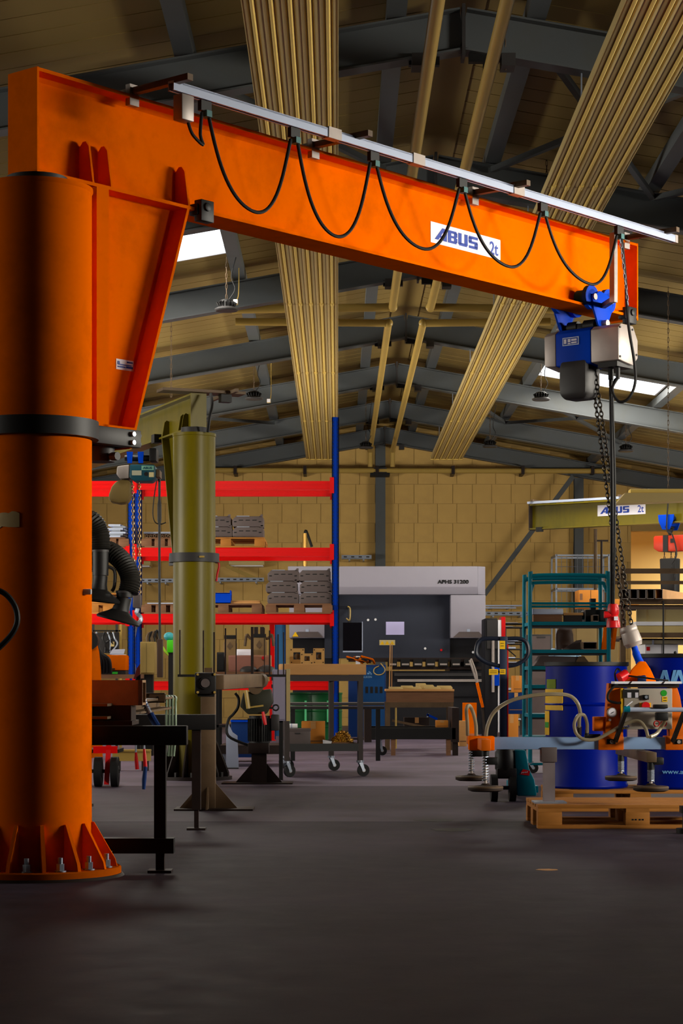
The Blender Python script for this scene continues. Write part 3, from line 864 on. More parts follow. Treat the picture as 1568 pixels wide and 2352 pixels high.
a = CA + math.radians(60)
q = Vector((CX + .255 * math.cos(a), CY + .255 * math.sin(a), WZ(1357, 9.4)))
MB().cbox(q.x, q.y, q.z, .05, .03, .026).build('sensor', M_WH, crane, bevel=.006)

# black cable hooked round the orange column
t = thing('cable_coil', 'black cable loop hanging against the orange column', 'cable', px(20, 1440, 9.27))
MB().tube([px(-60, 1350, 9.26), px(-20, 1352, 9.26), px(12, 1364, 9.26), px(34, 1392, 9.26), px(40, 1424, 9.26), px(30, 1452, 9.26), px(4, 1482, 9.26), px(-40, 1520, 9.26)], .013, 10, smooth=6).build('cable_run', M_RUB, t)
MB().tube([px(-62, 1350, 9.262), px(-64, 1440, 9.262), px(-42, 1520, 9.262)], .013, 10, smooth=6).build('cable_return', M_RUB, t)

# ------------------------------------------------------------------ festoon cable on the rail
fc = thing('festoon_cable', 'black power cable hanging in loops along the orange crane beam', 'cable', J_(jib_t(760, RN), RN, RLZ - .06))
tro = [(470, None), (675, None), (857, None), (1060, None), (1246, None), (1421, None)]
ts = [jib_t(x, RN) for x, _ in tro]
for t in ts:
    w = MB(JM)
    w.box(t - .035, t + .035, RN - .012, RN + .012, RLZ - .075, RLZ - .026)
    for d in (-.022, .022): w.cyl((t + d, RN - .012, RLZ - .008), (t + d, RN + .012, RLZ - .008), .010, n=10)
    tb = w.build('cable_trolley', M_BK, fc)
    MB(JM).box(t - .005, t + .03, RN - .02, RN + .02, RLZ - .10, RLZ - .07).build('cable_clip', mat('teal_clip', S(60, 110, 110), .5), tb)
lows = [(585, 487), (772, 543), (969, 571), (1166, 612), (1352, 652)]
for (ta, tb), (lx, ly) in zip(zip(ts[:-1], ts[1:]), lows):
    tl = jib_t(lx, RN); zl = WZ(ly, J_(tl, RN, 0).y)
    a, b = ta + .025, tb - .025
    zt = RLZ - .085
    P = [J_(a, RN, zt)]
    n = 16
    for i in range(1, n):
        u = i / n
        tt = a + (b - a) * u
        ul = (tl - a) / (b - a)
        k = (u / ul) if u < ul else (1 - u) / (1 - ul)
        dep = 1 - (1 - k) ** 2.0
        tt = tt + (b - a) * .05 * math.sin(2 * math.pi * u) * -.6
        P.append(J_(tt, RN + .004 * math.sin(7 * u), zt - (zt - zl) * dep))
    P.append(J_(b, RN, zt))
    MB().tube(P, .009, 8, smooth=2).build('cable_loop', M_RUB, fc)
a = jib_t(432, RN); b = ts[0] - .02
MB().tube([J_(a, RN, RLZ - .15), J_(a + .03, RN, RLZ - .2), J_(a + .10, RN, RLZ - .235), J_(b - .01, RN, RLZ - .19), J_(b, RN, RLZ - .085)], .008, 8, smooth=5).build('cable_loop', M_RUB, fc)

# ------------------------------------------------------------------ chain hoist on the orange jib
TH = 4.57
hc = J_(TH, -.06, 2.95)
hoist = thing('chain_hoist', 'blue and silver electric chain hoist under the end of the orange jib', 'hoist', (hc.x, hc.y, 2.83))
for s in (-1, 1):
    n0 = s * .135
    prof = [(-.115, BZ0 + .06), (-.03, BZ0 + .10), (.05, BZ0 + .085), (.115, BZ0 + .05), (.10, BZ0 - .02), (.05, BZ0 - .11), (.02, BZ0 - .135), (-.02, BZ0 - .135), (-.05, BZ0 - .11), (-.10, BZ0 - .02)]
    pl = MB(JM).prism([(TH + u, n0, z) for u, z in prof], (0, s * .014, 0)).build('trolley_plate', M_BL, hoist, bevel=.003)
    for d in (-.095, .095):
        MB(JM).cyl((TH + d, s * .03, BZ0 + .055), (TH + d, s * .134, BZ0 + .055), .05, n=24).cyl((TH + d, s * .105, BZ0 + .055), (TH + d, s * .134, BZ0 + .055), .074, n=28).build('trolley_wheel', M_BL, hoist)
        MB(JM).cyl((TH + d, s * .149, BZ0 + .055), (TH + d, s * .158, BZ0 + .055), .02, n=12).build('axle_cap', M_SS, pl)
    MB(JM).cyl((TH, s * .149, BZ0 - .1), (TH, s * .185, BZ0 - .1), .022, n=12).build('bolt_head', M_SS, pl)
MB(JM).cyl((TH, -.16, BZ0 - .1), (TH, .16, BZ0 - .1), .02, n=12).cyl((TH, -.1, BZ0 - .1), (TH, -.02, BZ0 - .1), .036, n=16).cyl((TH, .03, BZ0 - .1), (TH, .1, BZ0 - .1), .036, n=16).build('cross_bolt', M_BK, hoist)
MB(JM).box(TH - .03, TH + .03, -.03, .03, 3.04, BZ0 - .085).build('suspension_lug', M_BK, hoist, bevel=.006)
# the body lies across the jib: local axes  a = towards the camera side, b = along the jib
def HB(a0, a1): pass
def hoist_section(n0, n1, sc0, sc1):
    """chamfered box section between offsets n0 and n1 along the hoist axis"""
    sec = [(-.105, 2.85), (.06, 2.83), (.115, 2.88), (.115, 2.99), (.06, 3.075), (-.075, 3.075), (-.11, 3.05)]
    cz = 2.95
    a = [(TH + u * sc0, n0, cz + (z - cz) * sc0) for u, z in sec]; b = [(TH + u * sc1, n1, cz + (z - cz) * sc1) for u, z in sec]
    m = MB(JM); k = len(sec)
    m.add(a + b, [tuple(range(k))[::-1], tuple(range(k, 2 * k))] + [(i, (i + 1) % k, k + (i + 1) % k, k + i) for i in range(k)])
    return m
hoist_section(-.13, .13, 1, 1).build('motor_body', M_BL, hoist, bevel=.006)
hoist_section(-.33, -.131, .99, 1.0).build('end_cover', M_SS, hoist, bevel=.005, label='brushed metal end cover')
hoist_section(.131, .22, 1.0, .94).build('end_cover', M_SS, hoist, bevel=.005, label='brushed metal end cover')
sc = MB(JM)
for u, z in ((-.09, 3.05), (-.09, 2.87), (.095, 2.90), (.05, 3.05)): sc.cyl((TH + u, -.33, z), (TH + u, -.335, z), .007, n=8)
sc.build('cover_screws', M_BK, hoist)
O = J_(TH - .111, .075, 2.97); 
p = MB(); decal(p, O, -JN, ez, [R(0, 0, .12, .05)], .003); pl = p.build('name_plate', M_ZN, hoist)
q = MB(); decal(q, O - JU * .003, -JN, ez, [R(.006, .005, .114, .045)], .001); q.build('plate_field', M_NAVY, pl)
q = MB(); decal(q, O - JU * .004, -JN, ez, [R(.012, .012, .03, .04), R(.04, .02, .06, .04), R(.066, .026, .106, .038), R(.066, .01, .106, .02), R(.04, .008, .06, .015)], .001); q.build('plate_print', M_LABEL, pl)
# chain box
ctr = J_(TH - .03, .03, 0)
bag = MB(JM)
sec0 = [(TH - .12, -.10), (TH + .05, -.10), (TH + .05, .10), (TH - .12, .10)]
def ringz(sec, k, z):
    cx = sum(a for a, _ in sec) / 4; cn = sum(b for _, b in sec) / 4
    return [(cx + (a - cx) * k, cn + (b - cn) * k, z) for a, b in sec]
lv = [(.92, 2.875), (1.0, 2.83), (1.0, 2.72), (.96, 2.66), (.70, 2.635)]
vs = [p for k, z in lv for p in ringz(sec0, k, z)]
fs = [(0, 1, 2, 3), (16, 17, 18, 19)] + [(4 * i + j, 4 * i + (j + 1) % 4, 4 * i + 4 + (j + 1) % 4, 4 * i + 4 + j) for i in range(4) for j in range(4)]
bag.add(vs, fs).build('chain_box', M_DG, hoist, bevel=.018)
MB(JM).box(TH - .09, TH + .09, -.31, -.17, 2.815, 2.845).build('plug_plate', M_BK, hoist)
pg = MB(JM)
for n_, r in ((-.22, .017), (-.27, .014)): pg.cyl((TH - .02, n_, 2.82), (TH - .02, n_, 2.745), r, n=12)
pg.build('cable_gland', M_BK, hoist)
HT = px(1362, 905, 12.98); HBt = px(1442, 1440, 12.95)
for dx, dy in ((-.018, .012), (.022, -.012)):
    mb = MB(); chain(mb, HT + Vector((dx * .5, dy, .14)), HBt + Vector((dx, dy, -.01)), .028, .02, .0042)
    mb.build('load_chain', mat('chain_steel', S(70, 64, 56), .35, .8, var=.2), hoist, kind='stuff')
# bottom block and hook
HD = 12.95
ba, bb = px(1440, 1437, HD), px(1456, 1484, HD)
ax = (bb - ba).normalized()
MB().lathe([(.02, 0), (.048, .004), (.055, .02), (.055, .035), (.052, .04), (.055, .048), (.06, .11), (.055, .118), (.05, .135), (.02, .135)], ba, 28, axis=tuple(ax)).build('bottom_block', M_SS, hoist)
hp = [bb + ax * -.01, px(1460, 1500, HD), px(1468, 1520, HD), px(1476, 1540, HD - .01), px(1478, 1558, HD - .03), px(1468, 1564, HD - .035), px(1461, 1556, HD - .03)]
MB().tube(hp, [.02] * 5 + [.024] * 5 + [.026] * 5 + [.028] * 5 + [.026] * 5 + [.022] * 5 + [.016], 12, smooth=5).build('hook', M_BL, hoist)
# control cable and pendant
ca = J_(TH - .02, -.22, 2.75); cb = px(1405, 1388, 13.0)
MB().tube([ca, (ca + cb) / 2 + Vector((.005, 0, 0)), cb], .013, 8, smooth=6).build('control_cable', M_RUB, hoist)
MB().tube([J_(TH - .02, -.27, 2.75), px(1407, 900, 12.85), px(1412, 1120, 12.9), px(1409, 1392, 12.98)], .007, 6, smooth=6).build('strain_cord', M_RUB, hoist)
pd = MB().lathe([(.012, .0), (.03, -.005), (.036, -.03), (.036, -.06), (.03, -.075), (.036, -.09), (.042, -.12), (.044, -.15), (.02, -.152)], px(1408, 1386, 13.0), 20)
pdo = pd.build('pendant', M_REDP, hoist, bevel=0, label='red push button pendant')
q = px(1412, 1432, 13.0)
MB().cbox(q.x, q.y - .045, q.z + .03, .024, .008, .024).build('pendant_label', M_LABEL, pdo)
q = px(1394, 1412, 13.0)
MB().cyl(q + Vector((.03, -.005, 0)), q + Vector((-.02, -.005, 0)), .022, n=14).build('stop_button', M_REDP, pdo)
# feed cable from the last festoon trolley to the hoist
lt = ts[-1]
MB(JM).box(lt - .02, lt + .015, RN + .02, RN + .055, BZ0 - .01, RLZ - .06).build('towing_arm', M_SS, hoist)
MB(JM).bar((lt, RN + .04, BZ0 + .01), (TH, -.15, BZ0 + .01), .03, .03).build('towing_bracket', M_BR, hoist)
MB().tube([J_(lt + .03, RN, RLZ - .09), px(1436, 640, 12.75), px(1442, 740, 12.7), px(1456, 830, 12.7), px(1458, 880, 12.7), px(1443, 915, 12.72), px(1420, 922, 12.74), px(1405, 895, 12.78), J_(TH - .02, -.27, 2.75)], .009, 8, smooth=7).build('feed_cable', M_RUB, hoist)
mb = MB(); chain(mb, J_(lt + .01, RN, RLZ - .09), px(1442, 700, 12.7), .03, .012, .0025); mb.build('strain_chain', M_ZN, hoist, kind='stuff')
ORD = ['first', 'second', 'third', 'fourth', 'fifth', 'sixth', 'seventh', 'eighth', 'ninth', 'tenth']
# ------------------------------------------------------------------ pallets
def pallet(name, x0, y0, z0, label, m, L=1.2, W=.8, group=None, stamp=False):
    """four-way pallet, long side along x; (x0, y0) front left corner"""
    t = thing(name, label, 'pallet', (x0, y0, z0), group)
    for k in range(5):
        w = .145 if k % 2 == 0 else .1
        c = W * (.0725 / .8 + k * (.655 / .8) / 4)
        MB().box(x0, x0 + L, y0 + c - w / 2, y0 + c + w / 2, z0 + .122, z0 + .144).build('deck_board', m, t, bevel=.002)
    for k in range(3):
        c = x0 + L * (.0725 / 1.2) + k * (L * (1 - .145 / 1.2)) / 2
        MB().box(c - .07, c + .07, y0, y0 + W, z0 + .10, z0 + .122).build('cross_board', m, t)
    for j in range(3):
        cy = y0 + (.05, W / 2, W - .05)[j]
        w = .1 if j != 1 else .145
        for k in range(3):
            c = x0 + L * (.0725 / 1.2) + k * (L * (1 - .145 / 1.2)) / 2
            MB().box(c - .0725, c + .0725, cy - w / 2, cy + w / 2, z0 + .022, z0 + .10).build('block', m, t, bevel=.002)
        MB().box(x0, x0 + L, cy - w / 2, cy + w / 2, z0, z0 + .022).build('bottom_board', m, t, bevel=.002)
    if stamp:
        st = MB()
        for u in (-.03, -.012, .012, .03): st.box(x0 + L / 2 + u - .006, x0 + L / 2 + u + .006, y0 - .001, y0, z0 + .05, z0 + .06)
        st.build('burned_mark', M_BK, t, kind='stuff')
    return t

# ------------------------------------------------------------------ pallet rack with red beams
RD0, RD1 = 29.0, 30.1
rack = thing('pallet_rack', 'pallet rack with blue punched posts and bright red beams', 'rack', (WX(536, RD0), RD0, 0))
rx = [WX(301, RD0) - 2.62, WX(301, RD0), WX(770, RD0)]
rtop = [3.62, 3.62, WZ(958, RD0)]
LV = [3.65, 2.725, 1.806, .87]
for x, zt in zip(rx, rtop):
    for yy in (RD0, RD1 - .08):
        m = MB().box(x - .05, x + .05, yy, yy + .012, .01, zt).box(x - .05, x - .038, yy, yy + .08, .01, zt).box(x + .038, x + .05, yy, yy + .08, .01, zt)
        m.box(x - .02, x + .02, yy - .008, yy, .01, zt)
        up = m.build('post', M_RK, rack)
        MB().box(x - .07, x + .07, yy - .03, yy + .11, 0, .01).build('foot_plate', M_RK, up)
        if x > -4:
            h = MB(); z = .15
            while z < zt - .05:
                for dx in (-.034, .034): h.box(x + dx - .007, x + dx + .007, yy - .003, yy, z, z + .028)
                z += .05
            h.build('punched_slots', M_BLD, up, kind='stuff')
    fr = MB()
    z = .3; k = 0
    while z < zt - .5:
        a, b = (RD0 + .08, RD1 - .08)[::1 if k % 2 == 0 else -1]
        fr.bar((x, a, z), (x, b, z + .5), .03, .03); fr.bar((x, RD0 + .08, z), (x, RD1 - .08, z), .03, .03) if k == 0 else None
        z += .5; k += 1
    fr.build('frame_bracing', M_ZN, rack)
for b in range(2):
    xa, xb = rx[b] + .05, rx[b + 1] - .05
    for z in LV:
        for yy in (RD0 - .005, RD1 - .045):
            m = MB().box(xa, xb, yy + .006, yy + .044, z - .118, z - .004).box(xa, xb, yy, yy + .05, z - .012, z).box(xa, xb, yy, yy + .05, z - .122, z - .11).box(xa, xb, yy, yy + .01, z - .072, z - .054)
            bm_ = m.build('beam', M_RD, rack)
            for xx, s in ((xa, 1), (xb, -1)):
                MB().box(xx - .03 if s > 0 else xx - .028, xx + .028 if s > 0 else xx + .03, yy - .012, yy - .004, z - .17, z + .05).build('beam_connector', M_RD, bm_)

def fixture_box(x0, x1, z0, z1, yy, label, seed=0):
    rnd = random.Random(seed)
    t = thing('fixture_box', label, 'box', ((x0 + x1) / 2, yy, z0), 'grey fixture boxes on the rack')
    d = .5
    m = MB().prism([(x0 + .012, yy, z0), (x1, yy, z0), (x1, yy, z1 - .02), (x1 - .02, yy, z1), (x0 + .05, yy, z1), (x0, yy, z1 - .05), (x0, yy, z0 + .02)], (0, d, 0))
    m.build('box_body', M_BOXG, t, bevel=.004)
    w = x1 - x0; h = z1 - z0
    for k in range(3):
        c = x0 + w * (.28 + .22 * k)
        MB().box(c - .03, c + .03, yy - .002, yy, z0 + h * .58, z0 + h * .66).build('slot', M_BK, t)
    for c in (x0 + .04, x1 - .045):
        MB().box(c - .018, c + .018, yy - .002, yy, z0 + h * .42, z0 + h * .52).build('slot', M_BK, t)
    MB().box(x0 + .06, x0 + w * .55, yy - .004, yy + .2, z1 - .003, z1 + .006).build('lid_strip', M_ZN, t)
    lug = MB().prism([(x1 - .06, yy, z1 - .01), (x1 - .005, yy, z1 - .01), (x1 - .005, yy, z1 + .025), (x1 - .03, yy, z1 + .025)], (0, .012, 0))
    lug.build('corner_lug', M_BOXG, t)
    return t
P1 = pallet('pallet', WX(613, RD0), RD0 - .04, LV[2], 'worn brown pallet under the six grey boxes next to the blue post', M_WOODD, L=.89, W=1.15)
cols = [(612, 684, 'left'), (687, 760, 'right')]
rown = ['bottom', 'middle', 'topmost']
for ci, (xa, xb, side) in enumerate(cols):
    for r in range(3):
        off = random.Random(ci * 5 + r).uniform(-.015, .015)
        where = 'in the stack touching the blue post' if ci else 'in the stack away from the blue post'
        fixture_box(WX(xa, RD0) + off, WX(xb, RD0) + off, LV[2] + .146 + r * .156, LV[2] + .146 + r * .156 + .15, RD0 + .02,
                    '%s grey slotted steel box %s, middle shelf' % (rown[r], where), ci * 3 + r)
pallet('pallet', WX(430, RD0), RD0 - .04, LV[1], 'orange lit pallet carrying four grey boxes on the upper red beam', M_WOOD, L=1.07, W=1.15)
for ci, (xa, xb) in enumerate([(462, 531), (534, 605)]):
    for r in range(2):
        off = random.Random(ci * 7 + r).uniform(-.012, .012)
        fixture_box(WX(xa, RD0) + off, WX(xb, RD0) + off, LV[1] + .146 + r * .15, LV[1] + .146 + r * .15 + .145, RD0 + .05,
                    '%s grey slotted box on the upper pallet, %s' % (('lower', 'upper')[r], ('half behind the olive column', 'clear of the olive column')[ci]), 20 + ci * 2 + r)
pallet('pallet', WX(425, RD0), RD0 - .02, LV[2], 'old pallet with boards and a blue bin right of the olive column', M_WOODD, L=1.06, W=1.1)
for k in range(4):
    xx = WX(527 + k * 1.5, RD0)
    o = MB().box(xx, xx + .42 - .01 * k, RD0 + .05 + k * .03, RD0 + .16 + k * .03, LV[2] + .146 + .022 * (k % 2), LV[2] + .166 + .022 * (k % 2)) if k < 2 else MB().box(xx, xx + .40, RD0 + .22 + (k - 2) * .13, RD0 + .33 + (k - 2) * .13, LV[2] + .146, LV[2] + .168)
    o = o.build('wooden_lath', M_PLY, bevel=.002)
    tag(o, '%s pale wooden lath from the front, old pallet beside the blue bin' % ORD[k], 'lath', 'laths on the rack pallet')
t = thing('storage_bin', 'blue plastic bin on the old pallet right of the olive column', 'bin', (WX(505, RD0), RD0 + .2, LV[2] + .146))
x0, x1, z0, z1 = WX(470, RD0), WX(529, RD0), LV[2] + .146, LV[2] + .31
m = MB().box(x0, x1, RD0 + .02, RD0 + .03, z0, z1 - .03).box(x0, x1, RD0 + .4, RD0 + .41, z0, z1).box(x0, x0 + .01, RD0 + .03, RD0 + .4, z0, z1).box(x1 - .01, x1, RD0 + .03, RD0 + .4, z0, z1 + .02).box(x0, x1, RD0 + .02, RD0 + .41, z0, z0 + .01)
m.build('bin_body', M_BL, t)
MB().box(x0 - .01, x1 + .012, RD0 + .01, RD0 + .03, z1 - .05, z1 - .03).build('bin_rim', M_BL, t)
# left bay and middle of the rack
pallet('pallet', WX(222, RD0), RD0 - .02, LV[1], 'dark pallet with bundles of silver profiles left of the paired blue posts', M_WOODD, L=.40, W=1.1)
for k in range(7):
    o = MB(); xx = WX(236 + (k % 2) * 14 + k * 2, RD0); zz = LV[1] + .146 + .026 * k
    xe = WX(276 + (k % 3) * 6, RD0)
    o.prism([(xx, RD0 + .02, zz), (xe, RD0 + .02, zz), (xe, RD0 + .02, zz + .024), (xx, RD0 + .02, zz + .024)], (.07, 1.0, 0))
    o = o.build('metal_profile', M_ZN if k % 2 else M_ALU)
    tag(o, '%s flat silver profile up from the pallet, left of the paired blue posts' % ORD[k], 'profile', 'silver profiles on the rack')
pallet('pallet', WX(332, RD0), RD0, LV[1], 'short dark pallet of small castings under a white bar, left of the olive column', M_WOODD, L=.42, W=1.1)
rnd = random.Random(4)
for k in range(7):
    xx = WX(336 + k * 9, RD0); r = rnd.uniform(.018, .028)
    o = MB().cyl((xx, RD0 + .06, LV[1] + .146 + r), (xx, RD0 + .2, LV[1] + .146 + r), r, n=12, hole=.5).build('pipe_ring', M_BR)
    tag(o, '%s brown pipe ring from the paired blue posts, short dark pallet' % ORD[k], 'ring', 'pipe rings on the rack')
t = thing('flat_bar', 'white edged flat bar lying over the short dark pallet', 'bar', (WX(360, RD0), RD0 + .3, LV[1] + .21))
MB().box(WX(328, RD0), WX(400, RD0), RD0 + .24, RD0 + .32, LV[1] + .146, LV[1] + .21).build('support_block', M_WOODD, t)
MB().box(WX(326, RD0), WX(398, RD0), RD0 + .22, RD0 + .3, LV[1] + .21, LV[1] + .235).build('bar', M_ALU, t)
pallet('pallet', WX(210, RD0), RD0, LV[2], 'orange brown pallet behind the black extraction hoods', M_WOOD, L=.46, W=1.1)
pallet('pallet', WX(210, RD0), RD0, LV[2] + .146, 'second pallet stacked behind the black extraction hoods', M_WOOD, L=.44, W=1.1)
pallet('pallet', WX(331, RD0), RD0, LV[2], 'dark pallet left of the olive column under a white sheet', M_WOODD, L=.46, W=1.1)
t = thing('metal_sheet', 'thin white sheet lying on the dark pallet left of the olive column', 'sheet', (WX(365, RD0), RD0 + .4, LV[2] + .146))
MB().box(WX(338, RD0), WX(402, RD0), RD0 - .01, RD0 + .9, LV[2] + .146, LV[2] + .152).build('sheet', M_WH, t)
MB().box(WX(338, RD0), WX(402, RD0), RD0 - .012, RD0 - .01, LV[2] + .14, LV[2] + .154).build('folded_edge', M_ALU, t)

# ------------------------------------------------------------------ press brake
PD = 34.3
def X(x): return WX(x, PD)
def Z(y): return WZ(y, PD)
pb = thing('press_brake', 'wide press brake with a white hood lettered APHS 31200 and dark front', 'machine', (X(890), PD, 0))
M_HOOD = mat('hood_white', S(148, 144, 156), 0.5, var=0.03)
M_PBD = mat('machine_slate', S(46, 50, 62), 0.5, var=0.1)
M_PBK = mat('machine_black', S(24, 24, 28), 0.5, var=0.15)
hood = MB().prism([(X(662), PD - .35, Z(1350)), (X(662), PD - .33, Z(1303)), (X(662), PD + 1.2, Z(1303)), (X(662), PD + 1.2, Z(1367)), (X(662), PD - .28, Z(1367))], (X(1094) - X(662), 0, 0))
hood.build('top_hood', M_HOOD, pb, bevel=.01)
MB().prism([(X(1094), PD - .35, Z(1350)), (X(1094), PD - .33, Z(1303)), (X(1112), PD - .20, Z(1303)), (X(1112), PD - .2, Z(1367)), (X(1094), PD - .28, Z(1367))], (0, 1.3, 0)).build('hood_corner', M_HOOD, pb, bevel=.006)
for xa, xb in ((665, 745), (1033, 1112)):
    ob = MB().box(X(xa), X(xb), PD - .27, PD + .9, Z(1466), Z(1367) - .006).build('side_cover', M_HOOD, pb, bevel=.008)
    MB().prism([(X(xa + 5), PD - .285, Z(1465)), (X(xb - 3), PD - .285, Z(1465)), (X(xb - 15), PD - .285, Z(1452)), (X(xa + 19), PD - .285, Z(1452))], (0, .016, 0)).build('cover_lip', M_BOXG, ob)
    MB().box(X((xa + xb) / 2) - .02, X((xa + xb) / 2) + .03, PD - .283, PD - .27, Z(1452), Z(1446)).build('cover_latch', M_ALU, ob)
MB().box(X(745), X(1033), PD + .0, PD + .3, Z(1512), Z(1367)).build('ram_front', M_PBD, pb)
for xa, xb in ((672, 770), (1033, 1118)):
    MB().box(X(xa), X(xb), PD + .05, PD + 1.6, 0, Z(1466)).build('side_frame', M_PBK, pb)
rc = MB().box(X(800), X(1100), PD - .1, PD + .2, Z(1520), Z(1511)).box(X(900), X(1104), PD - .08, PD + .2, Z(1538), Z(1531))
rc.build('ram_rail', M_BRD, pb)
for k in range(7):
    xx = 890 + 29 * k
    c = MB().box(X(xx), X(xx + 21), PD - .16, PD + .1, Z(1531), Z(1514)).build('tool_clamp', M_BK, pb)
    MB().box(X(xx + 3), X(xx + 19), PD - .175, PD - .16, Z(1528), Z(1524)).build('clamp_lever', M_SS, c)
MB().box(X(800), X(1110), PD - .05, PD + .5, Z(1600), Z(1541)).build('bed_front', M_PBK, pb)
MB().box(X(905), X(1104), PD - .12, PD - .05, Z(1553), Z(1546)).build('bed_rail', M_DG, pb)
MB().box(X(912), X(1108), PD - .12, PD - .05, Z(1566), Z(1560)).build('bed_rail', M_SS, pb)
MB().box(X(800), X(1110), PD - .02, PD + .6, 0, Z(1600)).build('bed_lower', M_PBK, pb)
lettering('APHS 31200', (X(1002), PD - .355, Z(1343)), (1, 0, 0), (0, 0, 1), Z(1334) - Z(1343), M_BK, pb, bold=.03, width=X(1073) - X(1002), depth=.004)
MB().box(X(886), X(928), PD - .004, PD, Z(1458), Z(1428)).build('notice_sheet', mat('lilac_paper', S(196, 190, 236), .6, var=.03), pb)
pl = MB().box(X(871), X(907), PD - .004, PD, Z(1482), Z(1470)).build('warning_label', mat('pale_label', S(190, 176, 130), .6), pb)
for k in range(3):
    c = X(877.5 + 11.5 * k)
    tr_ = MB().prism([(c - .036, PD - .007, Z(1480.5)), (c + .036, PD - .007, Z(1480.5)), (c, PD - .007, Z(1472))], (0, .003, 0)).build('warning_triangle', M_YEL, pl)
    MB().prism([(c - .012, PD - .009, Z(1479.5)), (c + .012, PD - .009, Z(1479.5)), (c, PD - .009, Z(1475))], (0, .002, 0)) if False else None
sg = MB()
for (xx, yy) in [(845, 1424), (862, 1423), (976, 1489.5), (1086, 1498)]: sg.cyl((X(xx), PD - .012, Z(yy)), (X(xx), PD, Z(yy)), .02, n=12)
sg.build('round_screws', M_WH, pb, kind='stuff')
MB().cyl((X(1013), PD - .02, Z(1493)), (X(1013), PD, Z(1493)), .02, n=12).build('stop_button', M_REDP, pb)
q = Vector((X(679), PD - .29, Z(1463)))
MB().prism([(q.x - .05, q.y, q.z), (q.x + .05, q.y, q.z), (q.x, q.y, q.z + .08)], (0, .004, 0)).build('warning_triangle', M_YEL, pb)
# folding operator screen
oc = thing('operator_console', 'black operator screen on a swivel arm in front of the dark press brake', 'console', (X(808), PD - .5, Z(1500)))
MB().box(X(787), X(830), PD - .55, PD - .47, Z(1496), Z(1432)).build('screen', mat('dark_screen', S(8, 8, 14), .25), oc)
MB().box(X(830), X(832), PD - .56, PD - .46, Z(1498), Z(1430)).box(X(787), X(832), PD - .56, PD - .46, Z(1499), Z(1496)).build('screen_edge', M_ALU, oc)
MB().tube([(X(802), PD - .5, Z(1432)), (X(802), PD - .5, Z(1402)), (X(800), PD - .3, Z(1396)), (X(800), PD + .05, Z(1396))], .03, 8, smooth=3).build('swivel_arm', M_PBK, oc)
MB().tube([px(795, 1420, PD - .6), px(803, 1424, PD - .6), px(804, 1398, PD - .6), px(798, 1393, PD - .6)], .012, 6, smooth=3).build('arm_cable', M_PIPE, oc)

# blue cutting machine cabinet
BD = 31.0
t = thing('laser_cabinet', 'blue machine cabinet with white emblem and word NUKON behind the wooden topped cart', 'cabinet', (WX(858, BD), BD, 0))
MB().box(WX(800, BD), WX(886, BD), BD, BD + .9, .04, WZ(1527, BD)).build('cabinet_body', M_BLD, t, bevel=.008)
dn = MB().box(WX(832, BD), WX(883, BD), BD - .012, BD, .12, WZ(1532, BD)).build('cabinet_door', mat('cabinet_blue', S(14, 62, 112), .45, var=.08), t)
for k in range(4):
    MB().box(WX(839 + 11 * k, BD), WX(845 + 11 * k, BD), BD - .016, BD - .012, WZ(1592, BD), WZ(1577, BD)).build('vent', M_BK, dn)
lettering('NUKON', (WX(832, BD), BD - .016, WZ(1557.5, BD)), (1, 0, 0), (0, 0, 1), .032, mat('pale_blue_print', S(100, 140, 180), .5), dn, bold=.02, width=.14)
em = MB()
for (a, b, w) in [(843, 1549, 5), (848, 1546, 3.5), (850, 1549.5, 4), (846, 1543.5, 2.5)]:
    em.box(WX(a, BD), WX(a + w, BD), BD - .016, BD - .012, WZ(b, BD), WZ(b - w * .8, BD))
em.build('emblem', MATS['pale_blue_print'], dn)
t = thing('cable_bundle', 'tangle of orange and black cables lying on top of the blue cabinet', 'cables', (WX(840, BD), BD + .3, WZ(1527, BD)))
rnd = random.Random(11)
for k in range(8):
    P = []
    c = rnd.uniform(812, 850)
    for i in range(7):
        a = 2 * math.pi * i / 6
        P.append(Vector((WX(c + 16 * math.cos(a) + rnd.uniform(-3, 3), BD), BD + .2 + .15 * math.sin(a), WZ(1527 - 3 - abs(11 * math.sin(a * .5)) - rnd.uniform(0, 6), BD))))
    MB().tube(P, .014, 6, smooth=4).build('cable', [M_ORD, M_BK, M_RUB, M_ORD][k % 4], t)
MB().box(WX(817, BD), WX(827, BD), BD + .1, BD + .2, WZ(1527, BD), WZ(1507, BD)).build('plug_box', M_WH, t)
MB().tube([px(870, 1530, BD - .02), px(860, 1535, BD - .03), px(858, 1544, BD - .03), px(866, 1550, BD - .03), px(878, 1548, BD - .03), px(884, 1538, BD - .03), px(876, 1526, BD - .02), px(874, 1524, BD + .2)], .008, 6, smooth=4).build('cable', M_PIPE, t)
t = thing('wooden_strip', 'pale upright strip leaning between blue cabinet and work table', 'strip', (WX(896, 30.5), 30.5, 0))
MB().bar(px(893, 1622, 30.5) * 1, px(896, 1478, 30.5), .014, .012).bar(px(899, 1622, 30.52), px(900, 1478, 30.52), .010, .010).build('strip', M_PLY, t)
MB().bar((WX(893, 30.5), 30.5, 0), px(893, 1622, 30.5), .03, .02).build('strip_foot', M_WOODD, t)
t['label'] = 'pale upright strip standing between blue cabinet and work table'

